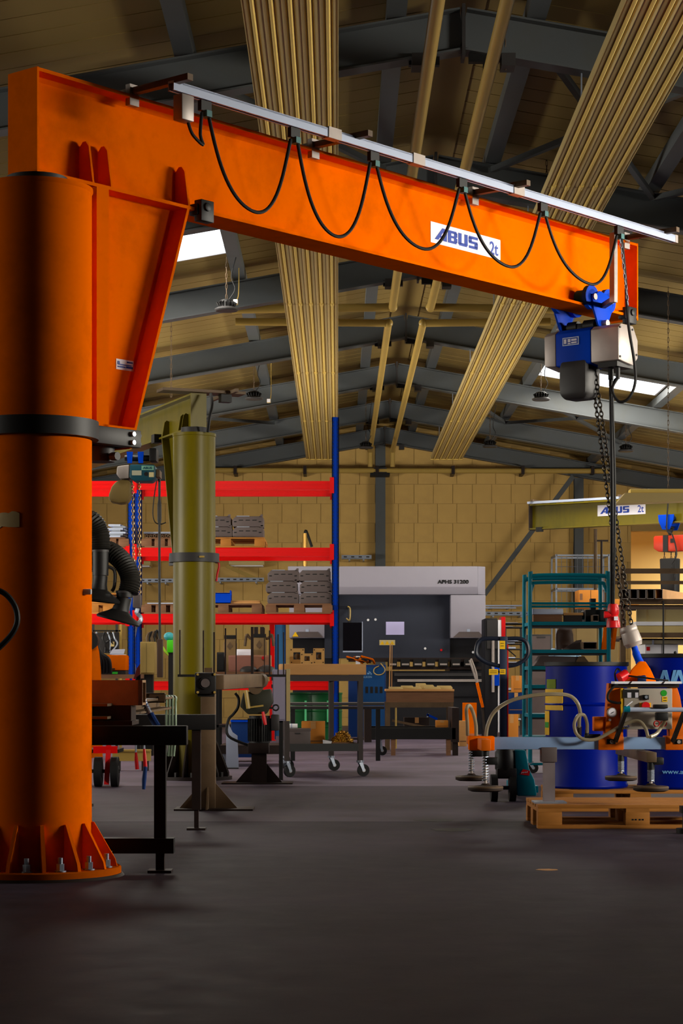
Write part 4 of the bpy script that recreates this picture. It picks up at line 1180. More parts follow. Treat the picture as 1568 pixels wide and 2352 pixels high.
# red edged machine column and sheet shelf right of the press brake
D = 31.5
t = thing('machine_column', 'tall dark machine cabinet with a white and red edge right of the press brake', 'cabinet', (WX(1135, D), D, 0))
MB().box(WX(1114, D), WX(1142, D), D, D + .8, 0, WZ(1420, D)).build('cabinet_body', M_PBK, t, bevel=.01)
MB().box(WX(1143, D), WX(1151, D), D - .02, D + .4, .1, WZ(1424, D)).build('white_strip', M_WH, t)
MB().box(WX(1151, D), WX(1160, D), D - .03, D + .4, .1, WZ(1417, D)).build('red_strip', M_REDP, t)
MB().box(WX(1118, D), WX(1142, D), D - .015, D, WZ(1490, D), WZ(1424, D)).build('cover_panel', M_DG, t)
MB().cyl(px(1132, 1590, D - .03), px(1132, 1470, D - .03), .022, n=10).build('guide_rod', M_SS, t)
MB().box(WX(1128, D), WX(1146, D), D - .035, D - .015, WZ(1575, D), WZ(1530, D)).build('blue_panel', M_BL, t)
D = 33.0
t = thing('sheet_shelf', 'open shelf of silver sheets seen edge on beside the red edged cabinet', 'shelf', (WX(1180, D), D, 0))
for xx in (1160, 1206):
    for yy in (D + .05, D + .75): MB().bar((WX(xx, D), yy, 0), (WX(xx, D), yy, WZ(1440, D)), .04, .04).build('shelf_post', M_DG, t)
shelf_thing = t
sheets = [(1162, 1189, 1430, 0), (1162, 1178, 1438.5, 0), (1162, 1190, 1469, 3), (1162, 1182, 1476, 1), (1162, 1184, 1486, 3), (1162, 1183, 1509, 2), (1162, 1188, 1520, 1), (1160, 1187, 1580, 4), (1160, 1200, 1620, 4), (1160, 1196, 1650, 3)]
for k, (xa, xb, yy, th) in enumerate(sheets):
    D2 = D - .04
    MB().box(WX(1158, D), WX(1207, D), D, D + .8, WZ(yy + th + 2.2, D2) - .004, WZ(yy + th, D2) - .0045).build('shelf_board', M_DG, shelf_thing)
    o = MB().box(WX(xa, D2), WX(xb, D2), D2, D2 + .6, WZ(yy + th, D2) - .004, WZ(yy, D2)).build('silver_sheet', M_ALU)
    tag(o, '%s silver sheet from the top, open shelf beside the red edged cabinet' % ORD[k], 'sheet', 'silver sheets on the open shelf')
for k, (yy, xa, xb) in enumerate([(1391, 1114, 1200), (1396, 1114, 1185)]):
    D2 = 39.4
    t = thing('profile_rail', ('upper long silver rail on the back wall right of the white hood', 'lower, shorter silver rail right of the white hood')[k], 'rail', px((xa + xb) / 2, yy, D2))
    MB().box(WX(xa, D2), WX(xb, D2), D2, D2 + .06, WZ(yy + 1.6, D2), WZ(yy - 1.6, D2)).build('rail', M_ALU, t)
    for u in (.2, .8): MB().box(WX(xa + (xb - xa) * u - 1, D2), WX(xa + (xb - xa) * u + 1, D2), D2 + .06, YB - .01, WZ(yy + 1.5, D2), WZ(yy - 1.5, D2)).build('rail_bracket', M_ZN, t)

# stack of goods on the floor between
D = 29.0
def carton(xa, xb, ya, yb, D, m, label, dep=.35, z0=None):
    z0 = WZ(yb, D) if z0 is None else z0
    t = thing('carton', label, 'box', (WX((xa + xb) / 2, D), D, z0))
    x0, x1, z1 = WX(xa, D), WX(xb, D), WZ(ya, D)
    MB().box(x0, x1, D, D + dep, z0, z1).build('carton_body', m, t, bevel=.004)
    MB().box((x0 + x1) / 2 - .025, (x0 + x1) / 2 + .025, D - .002, D, z0 + (z1 - z0) * .7, z1).build('tape', M_PLY, t)
    MB().box(x0 + .01, x1 - .01, D - .003, D, z0 + (z1 - z0) * .18, z0 + (z1 - z0) * .22).build('carton_fold', M_WOODD, t)
    return t
carton(1178, 1198, 1552, 1590, D, M_CARD, 'orange brown carton on the crate right of the pallet truck mast')
t = carton(1168, 1202, 1591, 1640, D, M_BLD, 'dark blue crate under the orange brown carton')
t2 = carton(1160, 1190, 1640, 1708, D, M_CARD, 'tall brown carton on the floor behind the pallet truck', z0=0)
t['label'] = 'dark blue crate stacked on the tall brown carton'

# ------------------------------------------------------------------ casters and carts
def caster(mbname, parent, x, y, zt, r=.055, turn=0.3):
    """swivel caster: wheel touching the floor, fork up to zt"""
    a = Vector((math.cos(turn), math.sin(turn), 0)); s = Vector((-a.y, a.x, 0))
    c = Vector((x, y, r)) + a * .03
    w = MB().cyl(c - s * .016, c + s * .016, r, n=24)
    wo = w.build('wheel', M_RUB, parent)
    MB().cyl(c - s * .019, c + s * .019, r * .32, n=16).build('hub', M_SS, wo)
    f = MB()
    for q in (-1, 1):
        f.prism([c + s * q * .022 + a * .012 - Vector((0, 0, .01)), c + s * q * .022 - a * .012 - Vector((0, 0, .01)), Vector((x, y, zt - .012)) + s * q * .022 - a * .022, Vector((x, y, zt - .012)) + s * q * .022 + a * .018], s * q * .004)
    f.cyl((x, y, zt - .02), (x, y, zt), .035, n=14)
    f.build('caster_fork', M_ZN, parent)
D0, D1 = 19.25, 20.6
cart = thing('workshop_cart', 'steel cart on rubber casters with a thick wooden top, middle of the floor', 'cart', (-.484, 19.2, 0))
zt = WZ(1550, D0); z2 = WZ(1525, D0)
cx0, cx1, cy0, cy1 = -.484, .256, 19.2, 20.43     # built square to the hall, then the whole cart is turned on its casters
for k in range(6):
    ya = cy0 - .04 + k * (cy1 - cy0 + .08) / 6
    MB().box(cx0 - .01 + .2 * (ya - cy0), cx1 + .02, ya, ya + (cy1 - cy0 + .08) / 6 - .004, zt, z2 - .002 * (k % 2)).build('top_plank', M_PLY, cart, bevel=.004)
fr = MB()
for yy in (cy0 + .02, cy1 - .02): fr.bar((cx0 + .2 * (yy - cy0), yy, zt - .03), (cx1, yy, zt - .03), .05, .055)
for xx, dx in ((cx0 + .02, .24), (cx1 - .02, 0)): fr.bar((xx, cy0, zt - .03), (xx + dx, cy1, zt - .03), .05, .055)
fr.build('top_frame', M_BRD, cart)
for xx in (cx0 + .022, cx1 - .022):
    for yy in (cy0 + .022, cy1 - .022):
        xl_ = xx + (.24 if xx < 0 and yy > 20 else 0)
        MB().bar((xl_, yy, .145), (xl_, yy, zt - .055), .045, .045).build('leg', M_BRD, cart)
        caster('', cart, xl_, yy, .148, .056, 0.35 if xx < 0 else 0.05)
lf = MB()
for yy in (cy0 + .02, cy1 - .02): lf.bar((cx0 + .04 + .2 * (yy - cy0), yy, .27), (cx1 - .04, yy, .27), .04, .07)
for xx, dx in ((cx0 + .02, .23), (cx1 - .02, 0)): lf.bar((xx, cy0 + .04, .27), (xx + dx, cy1 - .04, .27), .04, .07)
lf.build('lower_frame', M_BK, cart)
MB().prism([(cx0 + .04, cy0 + .04, .25), (cx1 - .04, cy0 + .04, .25), (cx1 - .04, cy1 - .04, .25), (cx0 + .27, cy1 - .04, .25)], (0, 0, .012)).build('lower_shelf', M_BRD, cart)
cart.rotation_euler = (0, 0, math.radians(13.3))
# things on the wooden top
def plate_fixture(xa, xb, ya, D, label, seed):
    z0 = z2; z1 = WZ(ya, D)
    t = thing('plate_fixture', label, 'fixture', (WX((xa + xb) / 2, D), D, z0), None)
    x0, x1 = WX(xa, D), WX(xb, D); w = x1 - x0; h = z1 - z0
    body = MB()
    # plate with a window: four bars round an opening
    body.box(x0, x1, D, D + .012, z0, z0 + h * .3).box(x0, x1, D, D + .012, z0 + h * .75, z1).box(x0, x0 + w * .25, D, D + .012, z0 + h * .3, z0 + h * .75).box(x1 - w * .28, x1, D, D + .012, z0 + h * .3, z0 + h * .75)
    body.build('plate', mat('tan_plate', S(178, 144, 90), .5, .2, var=.1), t)
    MB().box(x0 + .01, x0 + .025, D + .012, D + .1, z0, z0 + h * .7).build('rib', MATS['tan_plate'], t)
    MB().box(x1 - .025, x1 - .01, D + .012, D + .1, z0, z0 + h * .7).build('rib', MATS['tan_plate'], t)
    MB().cyl((x0 + w * .5, D + .04, z0 + h * .5), (x0 + w * .5, D + .1, z0 + h * .5), min(w, h) * .2, n=14).build('boss', M_BR, t)
    sc_ = MB()
    for u, v in ((.1, .9), (.9, .9), (.12, .12), (.88, .12)): sc_.cyl((x0 + w * u, D - .003, z0 + h * v), (x0 + w * u, D, z0 + h * v), .006, n=8)
    sc_.build('screws', M_BK, t, kind='stuff')
plate_fixture(665, 699, 1489, 19.7, 'tan plate fixture at the left on the wooden cart top', 1)
plate_fixture(690, 719, 1501, 19.5, 'shorter tan plate fixture in the middle of the three on the wooden top', 2)
plate_fixture(719, 745, 1489, 19.75, 'tan plate fixture nearest the blue rack post on the wooden top', 3)
# goods on the lower shelf
zs = .262
def sh_box(xa, xb, ya, D, dep, m, label, name='metal_box'):
    t = thing(name, label, 'box', (WX((xa + xb) / 2, D), D, zs))
    x0, x1, z1 = WX(xa, D), WX(xb, D), WZ(ya, D)
    MB().box(x0, x1, D, D + dep, zs, z1 - .02).build('box_body', m, t, bevel=.004)
    MB().box(x0 - .004, x1 + .004, D - .004, D + dep + .004, z1 - .02, z1).build('box_lid', m, t)
    MB().box(x0 + (x1 - x0) * .4, x0 + (x1 - x0) * .6, D - .01, D, z1 - .05, z1 - .035).build('latch', M_DG, t)
sh_box(656, 712, 1674, 19.5, .3, M_BOXG, 'grey metal box on the lower shelf of the wooden topped cart')
t = thing('sheet_roll', 'white rolled sheet lying on the grey metal box', 'roll', (WX(671, 19.7), 19.7, WZ(1674, 19.5)))
r = .022
MB().cyl((WX(654, 19.7), 19.7, WZ(1674, 19.5) + r), (WX(683, 19.7), 19.7, WZ(1674, 19.5) + r), r, n=16, hole=.7).build('roll', M_WH, t)
MB().cyl((WX(668, 19.7), 19.7, WZ(1674, 19.5) + r), (WX(671, 19.7), 19.7, WZ(1674, 19.5) + r), r * 1.03, n=16).build('band', M_ALU, t)
t = thing('parts_tray', 'brown tray heaped with small brass parts on the lower cart shelf', 'tray', (WX(786, 19.6), 19.6, zs))
x0, x1 = WX(760, 19.5), WX(812, 19.5)
MB().box(x0, x1, 19.48, 19.83, zs, zs + .01).box(x0, x1, 19.48, 19.49, zs, zs + .05).box(x0, x1, 19.82, 19.83, zs, zs + .05).box(x0, x0 + .01, 19.48, 19.83, zs, zs + .05).box(x1 - .01, x1, 19.48, 19.83, zs, zs + .05).build('tray', M_WOODD, t)
rnd = random.Random(9); hp = MB()
for k in range(520):
    u, v = rnd.uniform(-1, 1), rnd.uniform(-1, 1)
    hmax = .14 * max(0, 1 - (u * u + v * v) * .62)
    c = Vector(((x0 + x1) / 2 + u * (x1 - x0) * .44, 19.655 + v * .15, zs + .014 + rnd.uniform(.3, 1) * hmax))
    d = Vector((rnd.uniform(-1, 1), rnd.uniform(-1, 1), rnd.uniform(-.6, .6))).normalized() * .017
    hp.cyl(c - d, c + d, .006, n=6)
o = hp.build('brass_parts', mat('brass', S(196, 146, 54), .3, .6, var=.2)); o['kind'] = 'stuff'; o['label'] = 'heap of small brass pins in the brown tray on the cart'; o['category'] = 'pins'
t = thing('folded_leaflet', 'white and red leaflet lying against the tray of brass parts', 'leaflet', (WX(752, 19.4), 19.4, zs))
MB().prism([(WX(742, 19.42), 19.46, zs + .001), (WX(758, 19.46), 19.46, zs + .001), (WX(762, 19.44), 19.44, zs + .06), (WX(741, 19.42), 19.42, zs + .075)], (0, .006, 0)).build('sheet', M_WH, t)
MB().prism([(WX(743, 19.41), 19.415, zs + .004), (WX(752, 19.41), 19.42, zs + .004), (WX(751, 19.41), 19.42, zs + .03), (WX(743, 19.41), 19.415, zs + .035)], (0, .004, 0)).build('red_field', M_REDP, t)

# long low trestle of dark steel in front of the table
D0 = 24.6
tb = thing('steel_trestle', 'low black steel trestle with heavy feet on casters, right of the wooden topped cart', 'trestle', (WX(950, D0), D0, 0))
MB().box(WX(853, D0), WX(1046, D0), D0, D0 + .12, WZ(1698, D0), WZ(1672, D0)).build('front_beam', M_BK, tb)
MB().box(WX(853, D0), WX(1046, D0), D0 + .9, D0 + 1.0, WZ(1698, D0), WZ(1672, D0)).build('rear_beam', M_BK, tb)
for xx in (845, 1046):
    MB().box(WX(xx - 8, D0), WX(xx + 8, D0), D0 + .0, D0 + 1.0, WZ(1705, D0), WZ(1626, D0)).build('end_post', M_BRD, tb)
    MB().box(WX(xx - 6, D0), WX(xx + 6, D0), D0 + .02, D0 + .14, .0, WZ(1705, D0)).build('foot', M_BRD, tb) if xx > 900 else caster('', tb, WX(872, D0), D0 + .1, WZ(1697, D0), .055, .1)
for xx in (903, 1030): MB().box(WX(xx - 5, D0), WX(xx + 5, D0), D0 + .01, D0 + .11, 0, WZ(1698, D0)).build('foot', M_WOODD, tb)
# table with a plywood top
D0 = 26.5
wt = thing('work_table', 'work table on a square tube frame with a cluttered plywood top', 'table', (WX(964, D0), D0, 0))
MB().box(WX(886, D0), WX(1043, D0), D0, D0 + .8, WZ(1588, D0), WZ(1583, D0)).build('table_top', M_PLY, wt, bevel=.003)
MB().box(WX(887, D0), WX(1042, D0), D0 + .02, D0 + .05, WZ(1613, D0), WZ(1588, D0)).build('apron', M_WOODD, wt)
fm = MB().box(WX(886, D0), WX(1041, D0), D0, D0 + .04, WZ(1625, D0), WZ(1613, D0)).box(WX(886, D0), WX(1041, D0), D0 + .74, D0 + .78, WZ(1625, D0), WZ(1613, D0))
fm.build('table_frame', M_BR, wt)
for xx in (891, 1036):
    for yy in (D0 + .02, D0 + .76): MB().bar((WX(xx, D0), yy, 0), (WX(xx, D0), yy, WZ(1625, D0)), .045, .045).build('leg', M_BR, wt)
MB().cyl((WX(909, D0), D0 + .02, .02), (WX(909, D0), D0 + .02, WZ(1625, D0)), .012, n=8).build('tie_rod', M_PIPE, wt)
MB().bar((WX(900, D0), D0 + .05, WZ(1655, D0)), (WX(1000, D0), D0 + .05, WZ(1675, D0)), .02, .03).build('diagonal_strut', M_BR, wt)
ztp = WZ(1583, D0)
for k, (xa, xb, h, dy) in enumerate([(893, 925, .03, .05), (922, 952, .045, .2), (950, 968, .03, .05), (966, 1000, .055, .25), (975, 1012, .03, .05), (1005, 1040, .045, .12), (958, 984, .075, .45)]):
    o = MB().prism([(WX(xa, D0), D0 + dy, ztp), (WX(xb, D0), D0 + dy, ztp), (WX(xb, D0), D0 + dy, ztp + h * .5), (WX(xb - 4, D0), D0 + dy, ztp + h), (WX(xa, D0), D0 + dy, ztp + h)], (0, .12, 0)).build('bent_part', M_CREAM, bevel=.003)
    tag(o, 'small pale bent sheet part on the plywood table, %s' % ['at the end by the blue cabinet', 'second along from the blue cabinet', 'third along, at the front', 'behind the third, long one', 'front one right of the middle', 'at the end by the pallet truck', 'tallest, at the back in the middle'][k], 'part', 'bent parts on the plywood table')
zl = .02
t = carton(928, 986, 1648, 1690, 26.8, M_BRD, 'dark crate standing under the plywood table')
carton(1001, 1029, 1655, 1674, 24.9, M_CARD, 'yellow brown small carton lying on the black trestle', dep=.2, z0=WZ(1672, 24.6))
t['label'] = 'dark crate under the plywood table'
t = thing('blue_clamp', 'small blue clamp on the dark crate under the table', 'clamp', px(992, 1645, 26.8))
MB().bar(px(980, 1641, 26.85), px(1004, 1652, 26.85), .02, .03).build('clamp_bar', M_BL, t)
MB().bar(px(984, 1639, 26.85), px(981, 1648, 26.85), .02, .02).build('clamp_jaw', M_ALU, t)
# orange loppers leaning on the press brake
D = 30.0
t = thing('bolt_cutter', 'bolt cutter with orange grips leaning in front of the press brake', 'bolt cutter', (WX(1105, D), D, 0))
top = px(1078, 1516, D)
MB().tube([top, px(1088, 1545, D), px(1096, 1572, D)], .016, 8, smooth=3).tube([top + Vector((.02, .02, .02)), px(1093, 1545, D), px(1096, 1570, D)], .014, 8, smooth=3).build('blade_arms', M_SS, t)
MB().tube([px(1095, 1568, D), px(1102, 1598, D), px(1108, 1625, D)], .022, 8, smooth=3).build('orange_grip', M_OR, t)
MB().tube([px(1103, 1600, D), px(1108, 1640, D), (WX(1112, D), D - .1, .02)], .02, 8, smooth=3).build('lower_grip', M_BRD, t)
t = thing('panel_board', 'orange brown board standing upright in front of the press brake', 'board', (WX(1078, 29), 29, 0))
MB().bar((WX(1078, 29.0), 29.0, .0), (WX(1078, 29.3), 29.3, WZ(1615, 29.3)), .20, .03).build('board', M_ORD, t)
MB().box(WX(1063, 29.0), WX(1066, 29.0), 28.96, 28.99, 0, .3).build('batten', M_WOODD, t)
carton(1054, 1072, 1656, 1712, 28.0, M_PLY, 'pale carton standing before the orange brown board', dep=.25, z0=0)

D = 30.6
t = thing('red_guard_post', 'slim red upright post of a guard between fixtures and white machine cover', 'post', (WX(625, D), D, 0))
MB().box(WX(619, D), WX(630, D), D, D + .07, .01, WZ(1428, D)).build('post', M_RD, t)
MB().box(WX(616, D), WX(633, D), D - .03, D + .1, 0, .01).build('foot_plate', M_RD, t)
D = 31.2
t = thing('machine_guard', 'tall pale blue guard panel standing beside the slim red post', 'panel', (WX(642, D), D, 0))
MB().box(WX(631, D), WX(656, D), D, D + .03, .05, WZ(1430, D)).build('panel', mat('guard_blue', S(50, 104, 150), .5, var=.1), t)
for x in (632, 655): MB().box(WX(x - 1, D), WX(x + 1, D), D - .02, D + .05, 0, WZ(1430, D)).build('panel_edge', M_BLD, t)
carton(692, 746, 1657, 1700, 19.98, M_CARD, 'orange carton on the lower cart shelf behind the grey metal box', dep=.25, z0=.262)
# ------------------------------------------------------------------ two pallets and the blue drums
FP = pallet('pallet', WX(1235, 12.57), 12.57, 0, 'front pallet under the orange vacuum lifter, nearest the camera', M_WOOD, stamp=True)
BP = pallet('pallet', WX(1268, 14.2), 14.2, 0, 'rear pallet carrying the two blue drums', M_WOOD)
M_DRUM = mat('drum_blue', S(0, 22, 132), 0.38, var=0.06, scale=3, spec=.08)
DRZ = .146
def drum(cx, cy, label, h=.87, r=.29):
    t = thing('oil_drum', label, 'drum', (cx, cy, DRZ))
    b = [(r - .01, 0), (r, .012), (r, .02), (r - .006, .03), (r - .006, h * .33), (r + .004, h * .345), (r - .006, h * .36), (r - .006, h * .65), (r + .004, h * .665), (r - .006, h * .68), (r - .006, h - .03)]
    MB().lathe([(q, z + DRZ) for q, z in b], (cx, cy, 0), 56).build('drum_body', M_DRUM, t)
    MB().lathe([(r - .006, DRZ + h - .03), (r + .004, DRZ + h - .026), (r + .004, DRZ + h), (r - .012, DRZ + h), (r - .014, DRZ + h - .012), (.01, DRZ + h - .012)], (cx, cy, 0), 56).build('lid_ring', M_BK, t)
    MB().cyl((cx + .15, cy, DRZ + h - .014), (cx + .15, cy, DRZ + h + .004), .03, n=16).build('bung', M_BK, t)
    return t
d1x, d1y = WX(1345, 14.65), 14.62
d2x, d2y = WX(1558, 14.65), 14.58
dA = drum(d1x, d1y, 'blue drum with a yellow label, left one on the rear pallet', h=.873)
dB = drum(d2x, d2y, 'blue drum with big pale letters, cut by the picture edge', h=.93, r=.30)
def on_drum(cx, cy, r, x):
    """point of the drum front seen at picture column x, as an angle from the camera direction"""
    dist = math.hypot(cx, cy); base = math.atan2(-cy, -cx)
    lo, hi = -1.5, 1.5
    for _ in range(40):
        m = (lo + hi) / 2; a = base + m
        p = (cx + r * math.cos(a), cy + r * math.sin(a))
        if VX + F * p[0] / p[1] < x: lo = m
        else: hi = m
    return base + lo
def curved(cx, cy, r, xa, xb, ya, yb, t=.003, n=6):
    a0, a1 = on_drum(cx, cy, r, xa), on_drum(cx, cy, r, xb)
    D = cy - r; z0, z1 = WZ(yb, D), WZ(ya, D)
    mb = MB(); vs = []
    for i in range(n + 1):
        a = a0 + (a1 - a0) * i / n
        for z in (z0, z1):
            for q in (r - .004, r + t): vs.append((cx + q * math.cos(a), cy + q * math.sin(a), z))
    fs = []
    for i in range(n):
        a, b = 4 * i, 4 * i + 4
        fs += [(a, b, b + 2, a + 2), (a + 1, a + 3, b + 3, b + 1), (a, a + 1, b + 1, b), (a + 2, b + 2, b + 3, a + 3)]
    fs += [(0, 2, 3, 1), (4 * n, 4 * n + 1, 4 * n + 3, 4 * n + 2)]
    return mb.add(vs, fs)
M_PALEB = mat('pale_blue_letter', S(110, 170, 226), .5, var=.03)
lw = MB()
# big pale letters on the right drum, built of slanting strokes
def on_drum_pt(x, y, q=.003, r=.297):
    a = on_drum(d2x, d2y, r, x); D = d2y - r
    return Vector((d2x + (r + q) * math.cos(a), d2y + (r + q) * math.sin(a), WZ(y, D)))
def stroke(P, m):
    n = len(P)
    vs = [on_drum_pt(x, y, .003) for x, y in P] + [on_drum_pt(x, y, -.006) for x, y in P]
    m.add(vs, [tuple(range(n)), tuple(range(n, 2 * n))[::-1]] + [(i, (i + 1) % n, n + (i + 1) % n, n + i) for i in range(n)])
for dx in (0, 33):
    stroke([(1512 + dx, 1570), (1519 + dx, 1570), (1529 + dx, 1539), (1522 + dx, 1539)], lw)
    stroke([(1522 + dx, 1539), (1531 + dx, 1539), (1539 + dx, 1570), (1532 + dx, 1570)], lw)
    stroke([(1539 + dx, 1570), (1546 + dx, 1570), (1553 + dx, 1539), (1546 + dx, 1539)], lw)
lw.build('large_letters', M_PALEB, dB)
a0 = on_drum(d2x, d2y, .297, 1545); c0 = on_drum_pt(1521, 1778, .006)
exd = Vector((-math.sin(a0), math.cos(a0), 0)); exd = exd if exd.x > 0 else -exd
lettering('www.a', c0, exd, (0, 0, 1), .022, M_PALEB, dB, bold=.02, width=.145)
curved(d1x, d1y, .285, 1253, 1292, 1583, 1632, .004).build('yellow_label', M_YEL, dA, label='yellow sticker with torn edge')
curved(d1x, d1y, .285, 1252, 1262, 1634, 1690, .004).build('yellow_strip', M_YEL, dA)
curved(d1x, d1y, .285, 1256, 1276, 1560, 1582, .0035).build('paint_spray', mat('spray_yellow_green', S(110, 130, 10), .7, var=.3, scale=30), dA)
curved(d1x, d1y, .285, 1253, 1261, 1660, 1673, .006).build('green_dot', M_GRN, dA)
lm = MB()
for k, (u0, u1, v) in enumerate([(1264, 1268, 1592), (1272, 1274, 1593), (1280, 1284, 1592)]):
    curvedm = curved(d1x, d1y, .285, u0, u1, v, v + 3, .006); lm.add(curvedm.v, curvedm.f)
lm.build('label_print', M_BK, dA)

# ------------------------------------------------------------------ orange vacuum lifter hanging from the hook, resting on its stand
LD = 12.80
vl = thing('vacuum_lifter', 'orange vacuum lifter with control box and hoses, above the front pallet', 'lifter', (WX(1480, LD), LD, .146))
def P(x, y, d=0.0): return px(x, y, LD + d) if d == 0 else Vector((WX(x, LD), LD + d, WZ(y, LD)))
M_LIFT = mat('lifter_orange', S(206, 96, 12), .5, spec=.1, var=.1, scale=8, dirt=S(110, 60, 20), dirt_amt=.4)
zt, zb = WZ(1693, LD), WZ(1721, LD)
MB().box(WX(1128, LD), WX(1790, LD), LD - .035, LD + .035, zb, zt).build('cross_beam', mat('steel_tube', S(128, 156, 196), .45, 0, var=.15, scale=6), vl, bevel=.004)
# cross arms with suction cups, at the left end and under the control box
def spring_leg(x, y, par, ztop, cup_r=.105):
    zc = .24
    rod = MB().cyl((x, y, zc + .03), (x, y, ztop + .05), .010, n=10).build('spring_rod', M_SS, par)
    sp = MB(); pts = []
    for i in range(9 * 8 + 1):
        a = 2 * math.pi * i / 8; pts.append((x + .019 * math.cos(a), y + .019 * math.sin(a), zc + .05 + (ztop - .05 - zc - .05) * i / 72))
    sp.tube(pts, .0035, 5).build('coil_spring', M_ZN, rod)
    MB().cyl((x, y, ztop - .05), (x, y, ztop + .01), .022, n=14).build('rod_guide', M_BK, rod)
    cp = MB().lathe([(.02, zc + .04), (.03, zc + .03), (cup_r * .75, zc + .022), (cup_r, zc + .016), (cup_r, zc), (cup_r * .8, zc - .008), (.01, zc - .008)], (x, y, 0), 32).build('suction_cup', mat('cup_rubber', S(40, 26, 18), .8, var=.2), par)
    MB().lathe([(cup_r * .96, zc + .024), (cup_r * 1.01, zc + .02), (cup_r * 1.01, zc + .014), (cup_r * .9, zc + .014)], (x, y, 0), 32).build('cup_rim', M_BR, cp)
for xm, tag_ in ((WX(1105, LD), 0), (WX(1474, LD), 1)):
    y0, y1 = LD - .36, LD + .95
    if tag_ == 0:
        MB().box(xm - .028, xm + .028, y0 - .05, y1 + .05, zb + .004, zt - .004).build('cross_arm', M_LIFT, vl, bevel=.003)
        MB().box(WX(1076, LD), WX(1134, LD), LD - .055, LD + .055, zb - .006, zt + .006).build('arm_clamp', M_OR, vl, bevel=.006)
        MB().cyl(P(1106, 1703, -.03), P(1106, 1703, -.085), .02, n=12).build('clamp_knob', M_BK, vl)
    else:
        MB().box(xm - .03, xm + .03, y0 - .03, y1 + .05, zb - .065, zb - .005).build('cross_arm', M_BR, vl, bevel=.003)
    for yy in (y0, y1):
        spring_leg(xm, yy, vl, zb + .02 if tag_ == 0 else zb - .06)
        MB().box(xm - .005, xm + .075, yy - .02, yy + .02, zb - .08, zb - .035).build('valve_block', M_BK, vl, bevel=.008)
# stand
MB().box(WX(1247, LD), WX(1273, LD), LD - .035, LD + .035, .152, WZ(1748, LD)).build('stand_post', mat('stand_grey', S(116, 106, 108), .6), vl)
MB().box(WX(1241, LD), WX(1277, LD), LD - .05, LD + .05, WZ(1750, LD), WZ(1716, LD)).build('stand_sleeve', M_BOXG, vl, bevel=.004)
MB().box(WX(1224, LD), WX(1297, LD), LD - .11, LD + .11, .144, .153).build('stand_foot', M_ZN, vl)
# carrier frame: base lugs, housing, control box
for xa, xb in ((1372, 1429), (1525, 1582)):
    lg = MB().box(WX(xa, LD), WX(xb, LD), LD - .06, LD + .06, WZ(1722, LD), WZ(1690, LD)).build('beam_saddle', M_LIFT, vl, bevel=.004)
    MB().box(WX(xa + 18, LD), WX(xa + 38, LD), LD - .066, LD - .06, WZ(1708, LD), WZ(1697, LD)).build('slot_plate', M_BK, lg)
    MB().cyl(P(xa + 29, 1703, -.066), P(xa + 29, 1703, -.08), .012, n=6).build('saddle_bolt', M_SS, lg)
MB().prism([P(1386, 1691, -.055), P(1428, 1691, -.055), P(1428, 1575, -.055), P(1395, 1569, -.055)], (0, .11, 0)).build('side_plate', M_LIFT, vl, bevel=.003)
MB().prism([P(1534, 1691, -.055), P(1572, 1691, -.055), P(1558, 1600, -.055), P(1548, 1569, -.055), P(1534, 1575, -.055)], (0, .11, 0)).build('side_plate', M_LIFT, vl, bevel=.003)
MB().box(WX(1362, LD), WX(1390, LD), LD - .04, LD + .05, WZ(1679, LD), WZ(1646, LD)).build('side_bracket', M_LIFT, vl, bevel=.004)
MB().box(WX(1400, LD), WX(1555, LD), LD - .07, LD + .08, WZ(1579, LD), WZ(1571, LD)).build('top_plate', M_BRD, vl)
MB().box(WX(1406, LD), WX(1559, LD), LD - .1, LD + .06, WZ(1570.5, LD), WZ(1565, LD)).build('top_tray', M_WH, vl)
st = MB()
for xx in (1441, 1516): st.bar(P(xx, 1570, -.102), P(xx + 4, 1565, -.102), .012, .004)
st.build('tray_straps', M_BK, vl, kind='stuff')
# lifting lug
MB().prism([P(1436, 1567, .01), P(1508, 1567, .01), P(1493, 1535, .01), P(1482, 1519, .01), P(1470, 1519, .01), P(1452, 1538, .01)], (0, .05, 0)).build('lifting_lug', M_OR, vl, bevel=.004)
MB().cyl(P(1477, 1556, -.03), P(1477, 1556, .09), .014, n=12).build('shackle_pin', M_BLD, vl)
MB().box(WX(1463, LD), WX(1482, LD), LD - .035, LD + .0, WZ(1566, LD), WZ(1552, LD)).build('shackle', M_BLD, vl, bevel=.004)
# control box with its face
M_PANEL = mat('control_panel', S(150, 142, 130), .5, var=.05, dirt=S(110, 95, 70), dirt_amt=.25)
cbx = MB().box(WX(1427, LD), WX(1536, LD), LD - .12, LD + .04, WZ(1674, LD), WZ(1581, LD)).build('control_box', M_PANEL, vl, bevel=.004)
MB().box(WX(1421, LD), WX(1429, LD), LD - .11, LD + .04, WZ(1674, LD), WZ(1581, LD)).build('box_side', M_YEL, cbx)
fy = LD - .12
def face(mb, xa, xb, ya, yb, t=.004):
    k = fy / LD
    return mb.box(WX(xa, fy), WX(xb, fy), fy - t, fy, WZ(yb, fy), WZ(ya, fy))
lb = MB(); face(lb, 1430, 1467, 1584, 1603); l1 = lb.build('black_label', M_BK, cbx)
lb = MB()
for k in range(4): face(lb, 1440, 1449, 1591 + k * 3, 1593 + k * 3, .006); face(lb, 1458, 1465, 1591 + k * 3, 1593 + k * 3, .006)
lb.build('label_print', M_LABEL, l1)
lb = MB(); face(lb, 1475, 1489, 1596, 1607, .02); sw = lb.build('switch', M_BK, cbx, bevel=.002)
MB().cyl((WX(1482, fy), fy - .02, WZ(1601, fy)), (WX(1482, fy), fy - .03, WZ(1601, fy)), .009, n=12).build('lamp_lens', M_ZN, sw)
